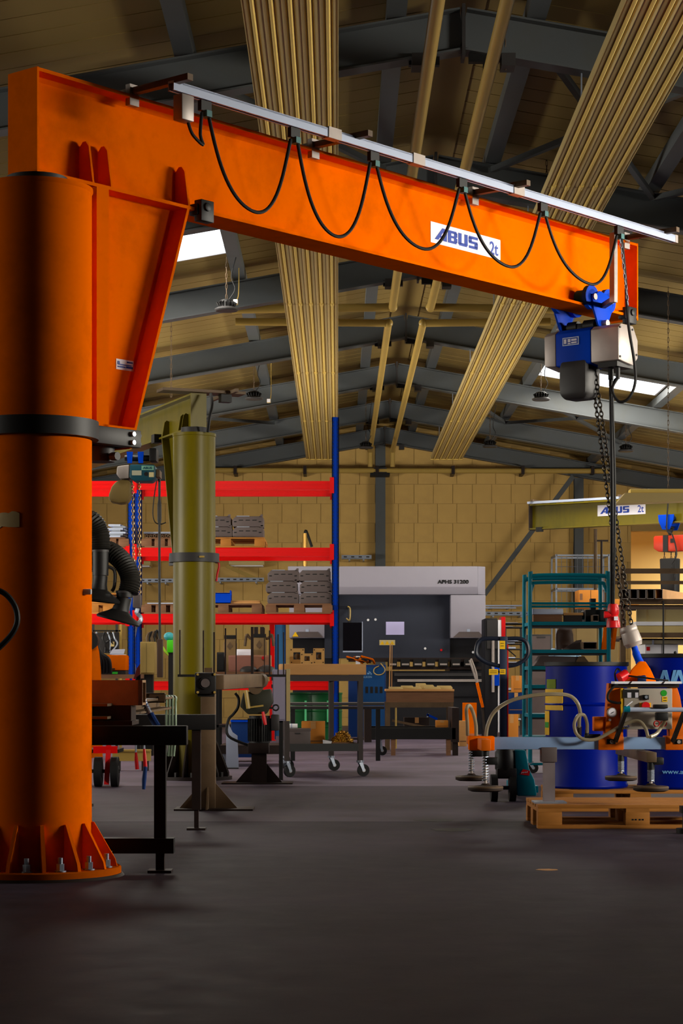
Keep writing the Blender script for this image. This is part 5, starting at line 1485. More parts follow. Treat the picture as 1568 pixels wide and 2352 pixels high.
MB().cyl((WX(1524, fy), fy, WZ(1592, fy)), (WX(1524, fy), fy - .003, WZ(1592, fy)), .019, n=20).build('green_sticker', M_GRN, cbx)
lb = MB(); face(lb, 1520, 1532, 1600, 1612, .003); yl = lb.build('yellow_sticker', M_YEL, cbx)
ye = MB()
for v in (1603, 1609): face(ye, 1523, 1530, v - 1, v + .6, .005)
ye.build('sticker_print', M_BK, yl)
lb = MB(); face(lb, 1468, 1494, 1614, 1629, .008); ys_ = lb.build('switch_plate', M_YEL, cbx)
MB().cyl((WX(1481, fy), fy - .008, WZ(1621, fy)), (WX(1481, fy), fy - .04, WZ(1621, fy)), .024, n=20).build('rotary_switch', M_REDP, ys_)
tr_ = MB().prism([(WX(1431, fy), fy - .003, WZ(1670, fy)), (WX(1445, fy), fy - .003, WZ(1670, fy)), (WX(1438, fy), fy - .003, WZ(1660, fy))], (0, .003, 0)).build('warning_triangle', M_NAVY, cbx)
MB().prism([(WX(1433.5, fy), fy - .005, WZ(1668.7, fy)), (WX(1442.5, fy), fy - .005, WZ(1668.7, fy)), (WX(1438, fy), fy - .005, WZ(1662.5, fy))], (0, .002, 0)).build('triangle_field', M_LABEL, tr_)
for xx in (1508, 1524):
    rg = MB().cyl((WX(xx, fy), fy, WZ(1662, fy)), (WX(xx, fy), fy - .004, WZ(1662, fy)), .0185, n=24, hole=.78).build('prohibition_ring', M_REDP, cbx)
    MB().box(WX(xx - 3, fy), WX(xx + 3, fy), fy - .003, fy, WZ(1663, fy), WZ(1661, fy)).build('ring_sign', M_DG, rg)
MB().cyl(P(1402, 1636, -.055), P(1402, 1636, -.08), .03, n=24).build('gauge_body', M_SS, vl)
g = MB().cyl(P(1402, 1636, -.08), P(1402, 1636, -.082), .025, n=24).build('gauge_dial', M_LABEL, vl)
MB().bar(P(1399, 1638, -.084), P(1406, 1634, -.084), .004, .003).build('gauge_needle', M_BK, g)
MB().cyl(P(1397, 1653, -.055), P(1397, 1653, -.07), .008, n=10).build('vent_screw', M_SS, vl)
MB().tube([P(1414, 1571, -.08), P(1400, 1582, -.09), P(1391, 1596, -.09), P(1394, 1609, -.09), P(1412, 1614, -.1), P(1424, 1613, -.1)], .008, 8, smooth=5).build('control_lead', M_RUB, vl)
# red plug with lead behind the lug
MB().cyl(P(1422, 1558, .0), P(1440, 1548, .02), .032, n=18).build('red_plug', M_REDP, vl)
MB().tube([P(1440, 1552, .0), P(1470, 1556, -.06), P(1500, 1560, -.08), P(1530, 1563, -.07)], .006, 6, smooth=5).build('plug_lead', M_RUB, vl)
MB().tube([P(1415, 1566, .02), P(1413, 1548, .03), P(1420, 1536, .04), P(1428, 1545, .02)], .006, 6, smooth=5).build('plug_lead', M_RUB, vl)
# handle bar on two bent arms
hy = -.24
def PH(x, y, d=hy):
    return Vector((WX(x, LD + d), LD + d, WZ(y, LD + d)))
MB().cyl(PH(1440, 1630), PH(1660, 1630), .014, n=12).build('handle_bar', M_ALU, vl)
for xa, xb in ((1437, 1409), (1572, 1540)):
    MB().bar(PH(xa, 1632), P(xb, 1702, -.08), .022, .022).build('handle_arm', M_BK, vl)
MB().cyl(PH(1432, 1629), PH(1446, 1629), .02, n=12).build('bar_end', M_TEAL, vl)
MB().bar(PH(1438, 1622, hy - .02), PH(1452, 1611, hy - .02), .012, .006).build('slide_lever', M_LABEL, vl)
MB().box(WX(1499, LD + hy), WX(1532, LD + hy), LD + hy - .03, LD + hy + .02, WZ(1627, LD + hy), WZ(1618, LD + hy)).build('hand_valve', M_BK, vl, bevel=.006)
MB().box(WX(1506, LD + hy), WX(1534, LD + hy), LD + hy - .01, LD + hy + .05, WZ(1655, LD + hy), WZ(1636, LD + hy)).build('valve_body', M_BK, vl, bevel=.006)
# clear vacuum hoses
M_HOSE = mat('clear_hose', S(170, 158, 130), .3, trans=.45, var=.05, spec=.4)
M_HOSE2 = M_HOSE
MB().tube([P(1115, 1692, -.02), P(1119, 1665, -.03), P(1134, 1634, -.05), P(1168, 1610, -.08), P(1215, 1598, -.1), P(1262, 1594, -.12), P(1300, 1597, -.12), P(1319, 1612, -.12), P(1327, 1634, -.11), P(1326, 1652, -.09), P(1327, 1672, -.06)], .0115, 10, smooth=6).build('vacuum_hose', M_HOSE, vl)
MB().tube([P(1345, 1682, -.06), P(1344, 1660, -.08), P(1336, 1642, -.1), P(1322, 1643, -.12), P(1313, 1662, -.13), P(1318, 1684, -.13), P(1336, 1697, -.13), P(1365, 1696, -.12), P(1395, 1680, -.13), P(1420, 1665, -.15), P(1445, 1655, -.17), P(1460, 1657, -.19), P(1470, 1672, -.22), P(1472, 1690, -.28)], .0105, 10, smooth=6).build('vacuum_hose', M_HOSE, vl)
MB().tube([P(1098, 1692, .2), P(1097, 1668, .18), P(1092, 1645, .15), P(1084, 1626, .12), P(1077, 1621, .1), P(1073, 1632, .1), P(1076, 1660, .14), P(1078, 1690, .2)], .0115, 10, smooth=6).build('vacuum_hose', M_HOSE, vl)
MB().tube([P(1478, 1690, -.25), P(1495, 1684, -.2), P(1508, 1670, -.16), P(1514, 1655, -.2), P(1516, 1645, -.24)], .0115, 10, smooth=6).build('vacuum_hose', M_HOSE, vl)
fit = MB().cyl(P(1327, 1668, -.06), P(1327, 1688, -.05), .016, n=10).build('hose_fitting', M_BRD, vl)
MB().cyl(P(1345, 1676, -.06), P(1346, 1692, -.04), .013, n=10).build('hose_fitting', M_DG, vl)
MB().cyl(P(1340, 1690, -.045), P(1376, 1690, -.045), .012, n=10).build('hose_manifold', M_BK, vl)

# ------------------------------------------------------------------ pallet truck
TD = 15.4
pt = thing('pallet_truck', 'hand pallet truck with dark loop handle, teal forks and yellow labels', 'pallet truck', (WX(1157, TD), TD, 0))
def Q(x, y, d=0.0): return Vector((WX(x, TD), TD + d, WZ(y, TD)))
MB().tube([Q(1165, 1467), Q(1192, 1467), Q(1208, 1475), Q(1213, 1494), Q(1207, 1512), Q(1186, 1526), Q(1164, 1530)] , .016, 10, smooth=5).tube([Q(1150, 1467), Q(1112, 1467), Q(1098, 1475), Q(1093, 1494), Q(1097, 1508), Q(1118, 1522), Q(1148, 1530)], .016, 10, smooth=5).build('handle_loop', mat('handle_blue_black', S(24, 30, 44), .4), pt)
til = MB().box(WX(1147, TD), WX(1165, TD), TD - .025, TD + .025, WZ(1720, TD), WZ(1462, TD)).build('tiller', mat('tiller_navy', S(34, 44, 66), .5, var=.1), pt, bevel=.006)
MB().box(WX(1164, TD), WX(1166.5, TD), TD - .026, TD + .026, WZ(1700, TD), WZ(1480, TD)).build('red_edge', M_REDP, til)
for (xa, xb, ya, yb, lab) in [(1146.5, 1159, 1472, 1491, 0), (1146.5, 1160, 1537, 1549, 0), (1122, 1143, 1537, 1550, 0)]:
    yl = MB().box(WX(xa, TD), WX(xb, TD), TD - .03, TD - .024, WZ(yb, TD), WZ(ya, TD)).build('yellow_label', M_YEL, til)
    ym = MB()
    for v in (.3, .6): ym.box(WX(xa + 2, TD), WX(xb - 3, TD), TD - .032, TD - .03, WZ(ya + (yb - ya) * v + .8, TD), WZ(ya + (yb - ya) * v - .4, TD))
    ym.build('label_print', M_BRD, yl)
MB().bar(Q(1143, 1543), Q(1150, 1543), .02, .02).build('label_bracket', M_DG, til)
MB().bar(Q(1163, 1490, -.02), Q(1184, 1508, -.02), .014, .008).build('release_lever', M_BK, til)
# pump, axle, steering wheels
MB().lathe([(.05, .20), (.075, .24), (.075, .36), (.05, .40), (.03, .46)], (WX(1160, TD), TD + .02, 0), 20).build('pump_body', M_BK, pt)
MB().cyl(Q(1160, 1722), Q(1160, 1738), .035, n=16).build('pump_cap', M_SS, pt)
MB().box(WX(1140, TD), WX(1185, TD), TD - .05, TD + .09, WZ(1788, TD), WZ(1764, TD)).build('axle_yoke', M_BK, pt, bevel=.008)
for xx in (1134, 1176):
    wx = WX(xx, TD)
    w = MB().cyl((wx - .024, TD, .1), (wx + .024, TD, .1), .1, n=28).build('steering_wheel', M_RUB, pt)
    MB().cyl((wx - .027, TD, .1), (wx + .027, TD, .1), .035, n=14).build('wheel_hub', M_DG, w)
MB().cyl((WX(1134, TD), TD, .1), (WX(1176, TD), TD, .1), .015, n=10).build('axle', M_BK, pt)
MB().prism([Q(1180, 1722, -.03), Q(1206, 1722, -.03), Q(1214, 1765, -.03), Q(1226, 1790, -.03), Q(1232, 1828, -.03), Q(1186, 1828, -.03)], (0, .10, 0)).build('fork_shoulder', M_TEAL, pt, bevel=.012)
nb = MB().prism([Q(1192, 1778, -.034), Q(1200, 1766, -.034), Q(1216, 1770, -.034), Q(1214, 1781, -.034)], (0, .004, 0)).build('red_badge', M_REDP, pt)
bp_ = MB()
for k in range(4): bp_.bar(Q(1196 + k * 4, 1776 - k * .6, -.036), Q(1198.5 + k * 4, 1773 - k * .6, -.036), .006, .004)
bp_.build('badge_print', M_LABEL, nb)
for s in (0, 1):
    xa, xb = (1168, 1200) if s == 0 else (1222, 1240)
    xa, xb = WX(1188 + s * 28, TD), WX(1188 + s * 28 + 22, TD)
    MB().prism([(xa, TD + .06, .06), (xb, TD + .06, .06), (xb, TD + .06, .11), (xa, TD + .06, .11)], (0, .95, 0)).build('fork', M_TEAL, pt, bevel=.004)
    MB().cyl((xa + .01, TD + .92, .04), (xb - .01, TD + .92, .04), .04, n=16).build('load_roller', M_RUB, pt)

# ------------------------------------------------------------------ teal shelf trolley
SD = 20.0
sc_ = thing('shelf_trolley', 'tall teal tube frame trolley with shelves, behind the blue drums', 'trolley', (WX(1307, SD), SD, 0))
def T(x, y, d=0.0): return Vector((WX(x, SD), SD + d, WZ(y, SD)))
xL, xR = 1217, 1397
for d, nm in ((0, 'front'), (.62, 'rear')):
    MB().tube([T(xL, 1752, d), T(xL, 1345, d), T(1221, 1330, d), T(1235, 1322, d), T(1375, 1322, d), T(1391, 1329, d), T(xR, 1345, d), T(xR, 1752, d)], .021, 10, smooth=4).build('tube_frame', M_TEAL, sc_)
MB().tube([T(1219, 1358, .02), T(1224, 1344, .02), T(1236, 1338, .02), T(1372, 1338, .02), T(1388, 1345, .02), T(1394, 1360, .02)], .017, 8, smooth=4).build('inner_hoop', M_TEAL, sc_)
for yy in (1386, 1393, 1755):
    MB().cyl(T(xL, yy, 0), T(xR, yy, 0), .012, n=8).build('cross_tube', M_TEAL, sc_)
for yy in (1428, 1492, 1530, 1573, 1640, 1692):
    MB().box(WX(xL, SD), WX(xR, SD), SD - .01, SD + .63, WZ(yy + 8, SD), WZ(yy, SD)).build('shelf_board', M_TEAL, sc_)
    MB().box(WX(xL + 5, SD), WX(xR - 5, SD), SD + .0, SD + .62, WZ(yy + 12, SD), WZ(yy + 8.2, SD)).build('shelf_underside', M_BK, sc_)
for xx in (xL, xR):
    for d in (.02, .6): caster('', sc_, WX(xx, SD), SD + d, .115, .05, .1)
# goods on the trolley
def slab(name, label, cat, xa, xb, ya, yb, d0, d1, m, extra=None):
    t = thing(name, label, cat, T((xa + xb) / 2, yb, d0))
    MB().box(WX(xa, SD), WX(xb, SD), SD + d0, SD + d1, WZ(yb, SD), WZ(ya, SD)).build('body', m, t, bevel=.003)
    return t
t = slab('silver_box', 'pale silver box on the top shelf of the teal trolley', 'box', 1223, 1293, 1398, 1411, .0, .3, M_ALU)
MB().box(WX(1225, SD), WX(1291, SD), SD + .02, SD + .28, WZ(1427.5, SD), WZ(1411, SD)).build('box_base', M_WOODD, t)
t = slab('wooden_bar', 'tan wooden bar beside the pale silver box on the trolley', 'bar', 1295, 1340, 1407, 1413, .05, .15, M_PLY)
MB().box(WX(1297, SD), WX(1338, SD), SD + .05, SD + .15, WZ(1427.5, SD), WZ(1413, SD)).build('support', M_BRD, t)
def square_tube(label, x, ya, yb, zb_, w, L, m=M_BR):
    """open ended hollow section pointing at the viewer"""
    t = thing('hollow_profile', label, 'profile', (WX(x, SD), SD + .0, zb_))
    h = WZ(ya, SD) - WZ(yb, SD); x0 = WX(x, SD) - w / 2
    th = .005; y0, y1 = SD - .02, SD + L
    MB().box(x0, x0 + w, y0, y1, zb_, zb_ + th).box(x0, x0 + w, y0, y1, zb_ + h - th, zb_ + h).box(x0, x0 + th, y0, y1, zb_ + th, zb_ + h - th).box(x0 + w - th, x0 + w, y0, y1, zb_ + th, zb_ + h - th).box(x0 + th, x0 + w - th, y1 - .01, y1, zb_ + th, zb_ + h - th).build('tube_wall', m, t)
    MB().box(x0 - .001, x0 + w + .001, y0 - .002, y0, zb_ + h - th, zb_ + h).box(x0 - .001, x0 + w + .001, y0 - .002, y0, zb_, zb_ + th).build('cut_edge', M_SS, t)
t = square_tube('wide hollow profile with a dark open end on the middle trolley shelf', 1354, 1466, 1483, WZ(1491.5, SD), .13, .5)
square_tube('small upright hollow profile with pale rim on the top trolley shelf', 1367, 1358, 1373, WZ(1427.5, SD), .055, .3)
t = thing('motor_unit', 'dark motor unit standing at the right of the top trolley shelf', 'motor', (WX(1360, SD), SD + .2, WZ(1427.5, SD)))
MB().box(WX(1348, SD), WX(1396, SD), SD + .15, SD + .45, WZ(1427.5, SD), WZ(1399, SD)).build('housing', M_BK, t, bevel=.01)
MB().cyl(T(1341, 1412, .25), T(1350, 1412, .25), .04, n=16).build('shaft_end', M_DG, t)
MB().box(WX(1362, SD), WX(1374, SD), SD + .2, SD + .3, WZ(1399, SD), WZ(1373, SD)).build('terminal_box', M_DG, t)
t = thing('metal_sheet', 'grey folded metal sheet leaning on the middle trolley shelf', 'sheet', T(1320, 1491.5, .2))
MB().prism([T(1296, 1491, .2), T(1342, 1491, .2), T(1342, 1468, .25), T(1330, 1470, .25)], (0, .01, 0)).build('sheet', M_BOXG, t)
MB().box(WX(1296, SD), WX(1342, SD), SD + .18, SD + .26, WZ(1491.6, SD), WZ(1489, SD)).build('flange', M_BOXG, t)
t = thing('metal_cover', 'wide grey sloping metal cover on the trolley shelf above the left drum', 'cover', T(1280, 1530, .0))
MB().prism([T(1226, 1529.5, .02), T(1344, 1529.5, .02), T(1330, 1508, .06), T(1243, 1506, .06)], (0, .3, 0)).build('cover', M_BOXG, t, bevel=.004)
MB().prism([T(1318, 1529.5, .0), T(1358, 1529.5, .0), T(1342, 1507, .03), T(1330, 1507, .03)], (0, .015, 0)).build('side_wing', M_BR, t)
# orange clamp standing on the trolley
t = thing('lifting_clamp', 'orange lifting clamp with two slots under the red pendant', 'clamp', T(1395, 1491.5, -.0))
MB().prism([T(1381, 1491.5, .0), T(1392, 1491.5, .0), T(1398, 1447, .0), T(1398, 1430, .0), T(1389, 1430, .0)], (0, .05, 0)).build('clamp_cheek', M_OR, t)
MB().prism([T(1402, 1491.5, .0), T(1411, 1491.5, .0), T(1418, 1435, .0), T(1410, 1433, .0)], (0, .05, 0)).build('clamp_cheek', M_OR, t)
MB().prism([T(1390, 1465, .005), T(1407, 1465, .005), T(1410, 1432, .005), T(1394, 1430, .005)], (0, .04, 0)).build('clamp_bridge', M_ORD, t)
MB().prism([T(1395, 1460, .002), T(1403, 1460, .002), T(1406, 1440, .002), T(1398, 1438, .002)], (0, .003, 0)).build('slot', M_BK, t)

# ------------------------------------------------------------------ worker seen from behind
PDm = 28.0
ppl = thing('person', 'person with long brown hair, seen from behind beyond the teal trolley, light blue top', 'person', (WX(1297, PDm), PDm, 0))
def body(name, pts, edges, radii, m, parent, root=0):
    me = bpy.data.meshes.new(name)
    off = parent.location
    me.from_pydata([Vector(p) - off for p in pts], edges, [])
    me.materials.append(m)
    o = bpy.data.objects.new(name, me); COL.objects.link(o); o.parent = parent
    sk = o.modifiers.new('skin', 'SKIN')
    for i, r in enumerate(radii):
        me.skin_vertices[0].data[i].radius = (r, r * .8) if not isinstance(r, tuple) else r
        me.skin_vertices[0].data[i].use_root = (i == root)
    sk.use_smooth_shade = True
    su = o.modifiers.new('sub', 'SUBSURF'); su.levels = su.render_levels = 2
    return o
bx, by = WX(1297, PDm), PDm
def V(x, y, z): return (bx + x, by + y, z)
pts = [V(0, 0, .86), V(0, .0, 1.02), V(0, .01, 1.16), V(0, .0, 1.27), V(0, .02, 1.35), V(0, .05, 1.42), V(0, .06, 1.50),
       V(-.16, .0, 1.26), V(-.22, .02, 1.03), V(-.15, .22, .98), V(.16, .0, 1.26), V(.22, .02, 1.03), V(.15, .22, .98),
       V(-.09, 0, .80), V(-.10, .02, .45), V(-.10, -.02, .07), V(-.10, .11, .035), V(.09, 0, .80), V(.10, .02, .45), V(.10, -.02, .07), V(.10, .11, .035)]
eds = [(0, 1), (1, 2), (2, 3), (3, 4), (4, 5), (5, 6), (3, 7), (7, 8), (8, 9), (3, 10), (10, 11), (11, 12), (0, 13), (13, 14), (14, 15), (15, 16), (0, 17), (17, 18), (18, 19), (19, 20)]
rad = [.13, .12, .125, .12, .05, .085, .075, .062, .045, .032, .062, .045, .032, .088, .058, .042, .035, .088, .058, .042, .035]
body('body', pts, eds, rad, mat('work_trousers', S(70, 74, 84), .8), ppl)
M_TOP = mat('light_blue_top', S(150, 186, 214), .8)
body('top', [V(0, 0, .95), V(0, 0.005, 1.12), V(0, 0, 1.27), V(-.15, .0, 1.27), V(-.205, .01, 1.10), V(.15, .0, 1.27), V(.205, .01, 1.10)],
     [(0, 1), (1, 2), (2, 3), (3, 4), (2, 5), (5, 6)], [.145, .138, .128, .075, .062, .075, .062], M_TOP, ppl)
M_HAIR = mat('brown_hair', S(24, 12, 7), .6, var=.2, scale=30, spec=.08)
hm = MB()
prof = [(.02, 1.60), (.07, 1.585), (.10, 1.55), (.115, 1.50), (.118, 1.44), (.12, 1.36), (.115, 1.28), (.10, 1.23), (.03, 1.22)]
hv = []
n = 20
for r, z in prof:
    for k in range(n):
        a = 2 * math.pi * k / n
        yy = math.sin(a)
        hv.append(V(r * math.cos(a) * (1 + .05 * math.sin(5 * a)), .04 + (r * .95 * yy if (yy < 0 or z > 1.5) else r * .25 * yy) - (.06 if z < 1.38 else 0), z))
fs = [(i * n + k, i * n + (k + 1) % n, (i + 1) * n + (k + 1) % n, (i + 1) * n + k) for i in range(len(prof) - 1) for k in range(n)]
fs += [tuple(range(n))[::-1], tuple(range((len(prof) - 1) * n, len(prof) * n))]
hm.add(hv, fs).build('hair', M_HAIR, ppl)
M_SKIN = mat('skin', S(206, 150, 120), .6)
fc_ = MB().ball(V(0, .09, 1.48), .075, .085, .105).build('face', M_SKIN, ppl)
MB().prism([V(-.012, .165, 1.455), V(.012, .165, 1.455), V(0, .165, 1.5), ], (0, .025, 0)).build('nose', M_SKIN, fc_)
for s in (-1, 1):
    MB().ball(V(s * .03, .165, 1.495), .011, .008, .008).build('eye', M_BK, fc_)
    MB().ball(V(s * .078, .08, 1.48), .012, .02, .03).build('ear', M_SKIN, fc_)
MB().ball(V(0, .165, 1.43), .022, .008, .006).build('mouth', M_REDP, fc_)
for s in (-1, 1):
    h = MB().ball(V(s * .14, .25, .975), .03, .045, .016)
    for k in range(4):
        L = (.055, .065, .06, .045)[k]
        b = V(s * .14 + (k - 1.5) * .015, .285, .975)
        h.tube([b, (b[0], b[1] + L * .6, b[2] - .004), (b[0], b[1] + L, b[2] - .018)], [.0085, .008, .007], 8)
    b = V(s * (.14 - .025), .25, .975)
    h.tube([b, (b[0] - s * .02, b[1] + .03, b[2] - .004), (b[0] - s * .022, b[1] + .055, b[2] - .012)], [.01, .009, .008], 8)
    h.build('hand', M_SKIN, ppl)
D = 29.5
t = thing('steel_locker', 'grey steel locker behind the teal trolley, left of the person', 'locker', (WX(1244, D), D, 0))
MB().box(WX(1215, D), WX(1266, D), D, D + .5, 0, WZ(1457, D)).build('locker_body', M_DG, t, bevel=.006)
MB().box(WX(1217, D), WX(1263, D), D - .015, D, .1, WZ(1461, D)).build('locker_door', M_BOXG, t)
MB().box(WX(1233, D), WX(1252, D), D - .02, D - .015, WZ(1466, D), WZ(1462, D)).build('vent', M_DG, t)
t = thing('storage_cabinet', 'large dull cabinet behind the person and the orange clamp', 'cabinet', (WX(1360, 30.5), 30.5, 0))
D = 30.5
MB().box(WX(1322, D), WX(1420, D), D, D + .5, 0, WZ(1432, D)).build('cabinet_body', mat('dull_tan', S(126, 106, 66), .7), t, bevel=.006)
for xa, xb in ((1324, 1370), (1372, 1418)): MB().box(WX(xa, D), WX(xb, D), D - .015, D, .08, WZ(1436, D)).build('cabinet_door', MATS['dull_tan'], t)

# wire mesh cage leaning at the wall
D = 38.0
t = thing('mesh_cage', 'tall clear wire mesh cage in front of the back wall beneath the olive jib', 'cage', (WX(1340, D), D, 0))
x0, x1 = WX(1277, D), WX(1398, D)
zs_ = [0, WZ(1350, D), WZ(1273, D)]
for xx in (x0, x1):
    for yy in (D, D + .8): MB().bar((xx, yy, 0), (xx, yy, zs_[2]), .03, .03).build('post', M_ZN, t)
for z in zs_[1:]:
    for yy in (D, D + .8): MB().bar((x0, yy, z - .02), (x1, yy, z - .02), .03, .03).build('rail', M_ZN, t)
    for xx in (x0, x1): MB().bar((xx, D, z - .02), (xx, D + .8, z - .02), .03, .03).build('rail', M_ZN, t)
w = MB()
for k in range(1, 10):
    xx = x0 + (x1 - x0) * k / 10
    w.cyl((xx, D, 0), (xx, D, zs_[2]), .005, n=4)
for k in range(1, 14):
    z = zs_[2] * k / 14
    w.cyl((x0, D, z), (x1, D, z), .005, n=4)
o = w.build('wire_mesh', M_ZN, t); o['kind'] = 'stuff'
t = thing('leaning_pole', 'thin upright pole with cable leaning beside the wire cage', 'pole', (WX(1368, 37.5), 37.5, 0))
MB().cyl((WX(1368, 37.5), 37.5, 0), px(1367, 1215, 37.5), .03, n=8).build('pole', M_BR, t)
MB().cyl((WX(1381, 37.5), 37.5, 0), px(1381, 1240, 37.5), .02, n=8).bar(px(1366, 1242, 37.5), px(1396, 1242, 37.5), .03, .03).build('side_pole', M_BRD, t)

# ------------------------------------------------------------------ storage rack on the right edge
D = 24.0
sr = thing('profile_rack', 'brown steel storage rack at the right edge holding square tubes and boxes', 'rack', (WX(1520, D), D, 0))
x0, x1 = WX(1424, D), WX(1640, D)
for xx in (1432, 1636):
    for d in (.0, 1.4):
        MB().box(WX(xx - 6, D), WX(xx + 6, D), D + d + .05, D + d + .13, 0, WZ(1302, D)).build('post', M_BR, sr)
for (yy, h, d) in [(1306, 11, 0), (1322, 8, 1.3), (1376, 12, 0), (1453, 12, 0), (1385, 9, 1.3), (1560, 12, 0)]:
    MB().box(x0, x1, D + d - .02, D + d + .05, WZ(yy + h, D), WZ(yy, D)).build('cross_beam', M_BR, sr)
for yy in (1312, 1388, 1460, 1572):
    for xx in (1432, 1636): MB().box(WX(xx - 4, D), WX(xx + 4, D), D + .05, D + 1.35, WZ(yy + 8, D), WZ(yy, D)).build('arm', M_BR, sr)
for yy in (1389, 1466): MB().box(x0, x1, D + .05, D + 1.4, WZ(yy + 3, D), WZ(yy, D)).build('shelf_plate', M_BRD, sr)
MB().cyl((WX(1522, D), D - .03, 0), (WX(1522, D), D - .03, WZ(1380, D)), .01, n=8).build('hanging_rod', M_BK, sr)
zb_ = WZ(1376, D) + .001
th = .006
src_ = None
for k in range(5):
    xa = WX(1425 + 19.2 * k, D); w = .088; h = .112
    t = thing('square_tube', ('open square tube on the brown rack, %s' % ['first from the hoist chain', 'second from the hoist chain', 'middle one of five', 'fourth from the hoist chain', 'last, its long side showing'][k]), 'tube', (xa + w / 2, D, zb_), 'square tubes on the brown rack')
    y0, y1 = D - .06, D + 1.5; sh_ = .0
    m = MB()
    for (a, b, c, d) in [(xa, xa + w, zb_, zb_ + th), (xa, xa + w, zb_ + h - th, zb_ + h), (xa, xa + th, zb_ + th, zb_ + h - th), (xa + w - th, xa + w, zb_ + th, zb_ + h - th)]:
        m.prism([(a, y0, c), (b, y0, c), (b, y0, d), (a, y0, d)], (.62, y1 - y0, 0))
    m.build('tube_wall', M_PLY if k == 4 else M_BR, t)
    MB().box(xa, xa + w, y0 - .001, y0, zb_, zb_ + th).box(xa, xa + w, y0 - .001, y0, zb_ + h - th, zb_ + h).box(xa, xa + th, y0 - .001, y0, zb_, zb_ + h).box(xa + w - th, xa + w, y0 - .001, y0, zb_, zb_ + h).build('cut_edge', M_SS, t)
def rcarton(xa, xb, ya, yb, d, dep, m, label, D=24.0):
    t = thing('carton', label, 'box', (WX((xa + xb) / 2, D), D + d, WZ(yb, D)))
    MB().box(WX(xa, D), WX(xb, D), D + d, D + d + dep, WZ(yb, D), WZ(ya, D)).build('carton_body', m, t, bevel=.004)
    MB().box(WX(xa + 3, D), WX(xa + 11, D), D + d - .003, D + d, WZ(ya + (yb - ya) * .55, D), WZ(ya + (yb - ya) * .2, D)).build('carton_print', M_REDP if m is M_WH else M_WOODD, t)
    MB().box(WX((xa + xb) / 2 - .5, D), WX((xa + xb) / 2 + .5, D), D + d - .003, D + d, WZ(yb, D), WZ(ya, D)).build('seam', M_DG, t)
    return t
rcarton(1467, 1536, 1304, 1356, 6.0, .5, M_CARD, 'large orange brown carton behind the rack left of the dark chain bag')
rcarton(1551, 1640, 1330, 1358, 6.0, .5, M_CARD, 'low orange brown carton behind the rack at the right edge')
rcarton(1484, 1560, 1480, 1506, .1, .6, M_WH, 'white carton with a red mark on the lower rack shelf')
t = thing('film_roll', 'pale wrapped bundle lying above the white carton on the rack', 'bundle', (WX(1530, D), D + .2, WZ(1466, D)))
MB().box(WX(1476, D), WX(1600, D), D + .1, D + .7, WZ(1479.5, D), WZ(1467, D)).build('bundle', mat('pale_film', S(170, 160, 130), .4, var=.2, scale=15), t, bevel=.02)
MB().box(WX(1500, D), WX(1504, D), D + .095, D + .705, WZ(1480, D), WZ(1466.5, D)).build('strap', M_ALU, t)
t = thing('stone_slab', 'cream boards standing on the middle rack shelf', 'boards', (WX(1530, D), D + .3, WZ(1440, D)))
for k, (xa, xb) in enumerate([(1467, 1490), (1491, 1530), (1531, 1590)]):
    MB().box(WX(xa, D), WX(xb, D), D + .2 + .02 * k, D + .24 + .02 * k, WZ(1427, D), WZ(1398, D)).build('board', mat('cream_board', S(216, 196, 140), .7, var=.05), t)
MB().box(WX(1463, D), WX(1600, D), D + .1, D + .6, WZ(1436, D), WZ(1427.2, D)).build('tray', M_WH, t)
MB().box(WX(1463, D), WX(1600, D), D + .1, D + 1.0, WZ(1452.5, D), WZ(1437, D)).build('base_box', M_CREAM, t)
t['label'] = 'cream boards standing in a white tray on the middle rack shelf'; t.name = 'board_stack'
for (xx, yy) in [(1550, 1492)]:
    t = thing('ball_knob', 'black ball on a thin stem above the right blue drum', 'knob', (WX(1550, 14.6), 14.6, DRZ + .92))
    MB().cyl((WX(1550, 14.6), 14.6, DRZ + .915), px(1550, 1501, 14.6), .004, n=8).build('stem', M_BK, t)
    MB().ball(px(1550, 1499, 14.6), .011).build('ball', M_BK, t)

# ------------------------------------------------------------------ olive jib on the right with a red hoist
OA = Vector((WX(1223, 32.2), 32.2, 0)); OB = Vector((5.9, 30.1, 0)); OU = (OB - OA).normalized(); ON = Vector((-OU.y, OU.x, 0))
OM = Matrix(((OU.x, ON.x, 0, OA.x), (OU.y, ON.y, 0, OA.y), (0, 0, 1, 0), (0, 0, 0, 1)))
OL = (OB - OA).length
oz0, oz1 = 3.2, 3.585
oj = thing('jib_crane', 'olive jib beam reaching in from the right edge, lettered ABUS 2t', 'crane', (OB.x + .5, OB.y - .2, 0))
mb = MB(OM).box(0, OL, -.09, .09, oz0, oz0 + .02).box(0, OL, -.09, .09, oz1 - .02, oz1).box(0, OL, -.006, .006, oz0 + .02, oz1 - .02)
mb.build('jib_beam', M_OL, oj)
MB(OM).box(-.02, 0, -.09, .09, oz0 - .01, oz1 + .005).build('end_plate', M_BRD, oj)
MB(OM).box(.02, OL, -.20, -.16, oz1 + .0, oz1 + .035).build('festoon_rail', M_ALU, oj)
for u in (.1, 1.6, 3.0): MB(OM).box(u, u + .04, -.24, .05, oz1 + .035, oz1 + .06).build('support_arm', M_BR, oj)
MB(OM).box(.12, .22, -.11, -.05, oz0 - .04, oz0 + .03).build('end_stop', M_BK, oj)
MB().cyl((OB.x + .5, OB.y - .2, 0), (OB.x + .5, OB.y - .2, oz0), .22, n=32).build('column', M_OL, oj)
MB().cyl((OB.x + .5, OB.y - .2, 0), (OB.x + .5, OB.y - .2, .03), .36, n=32).build('base_plate', M_OL, oj)
MB(OM).box(OL, OL + .75, -.09, .09, oz0, oz1).build('beam_root', M_OL, oj)
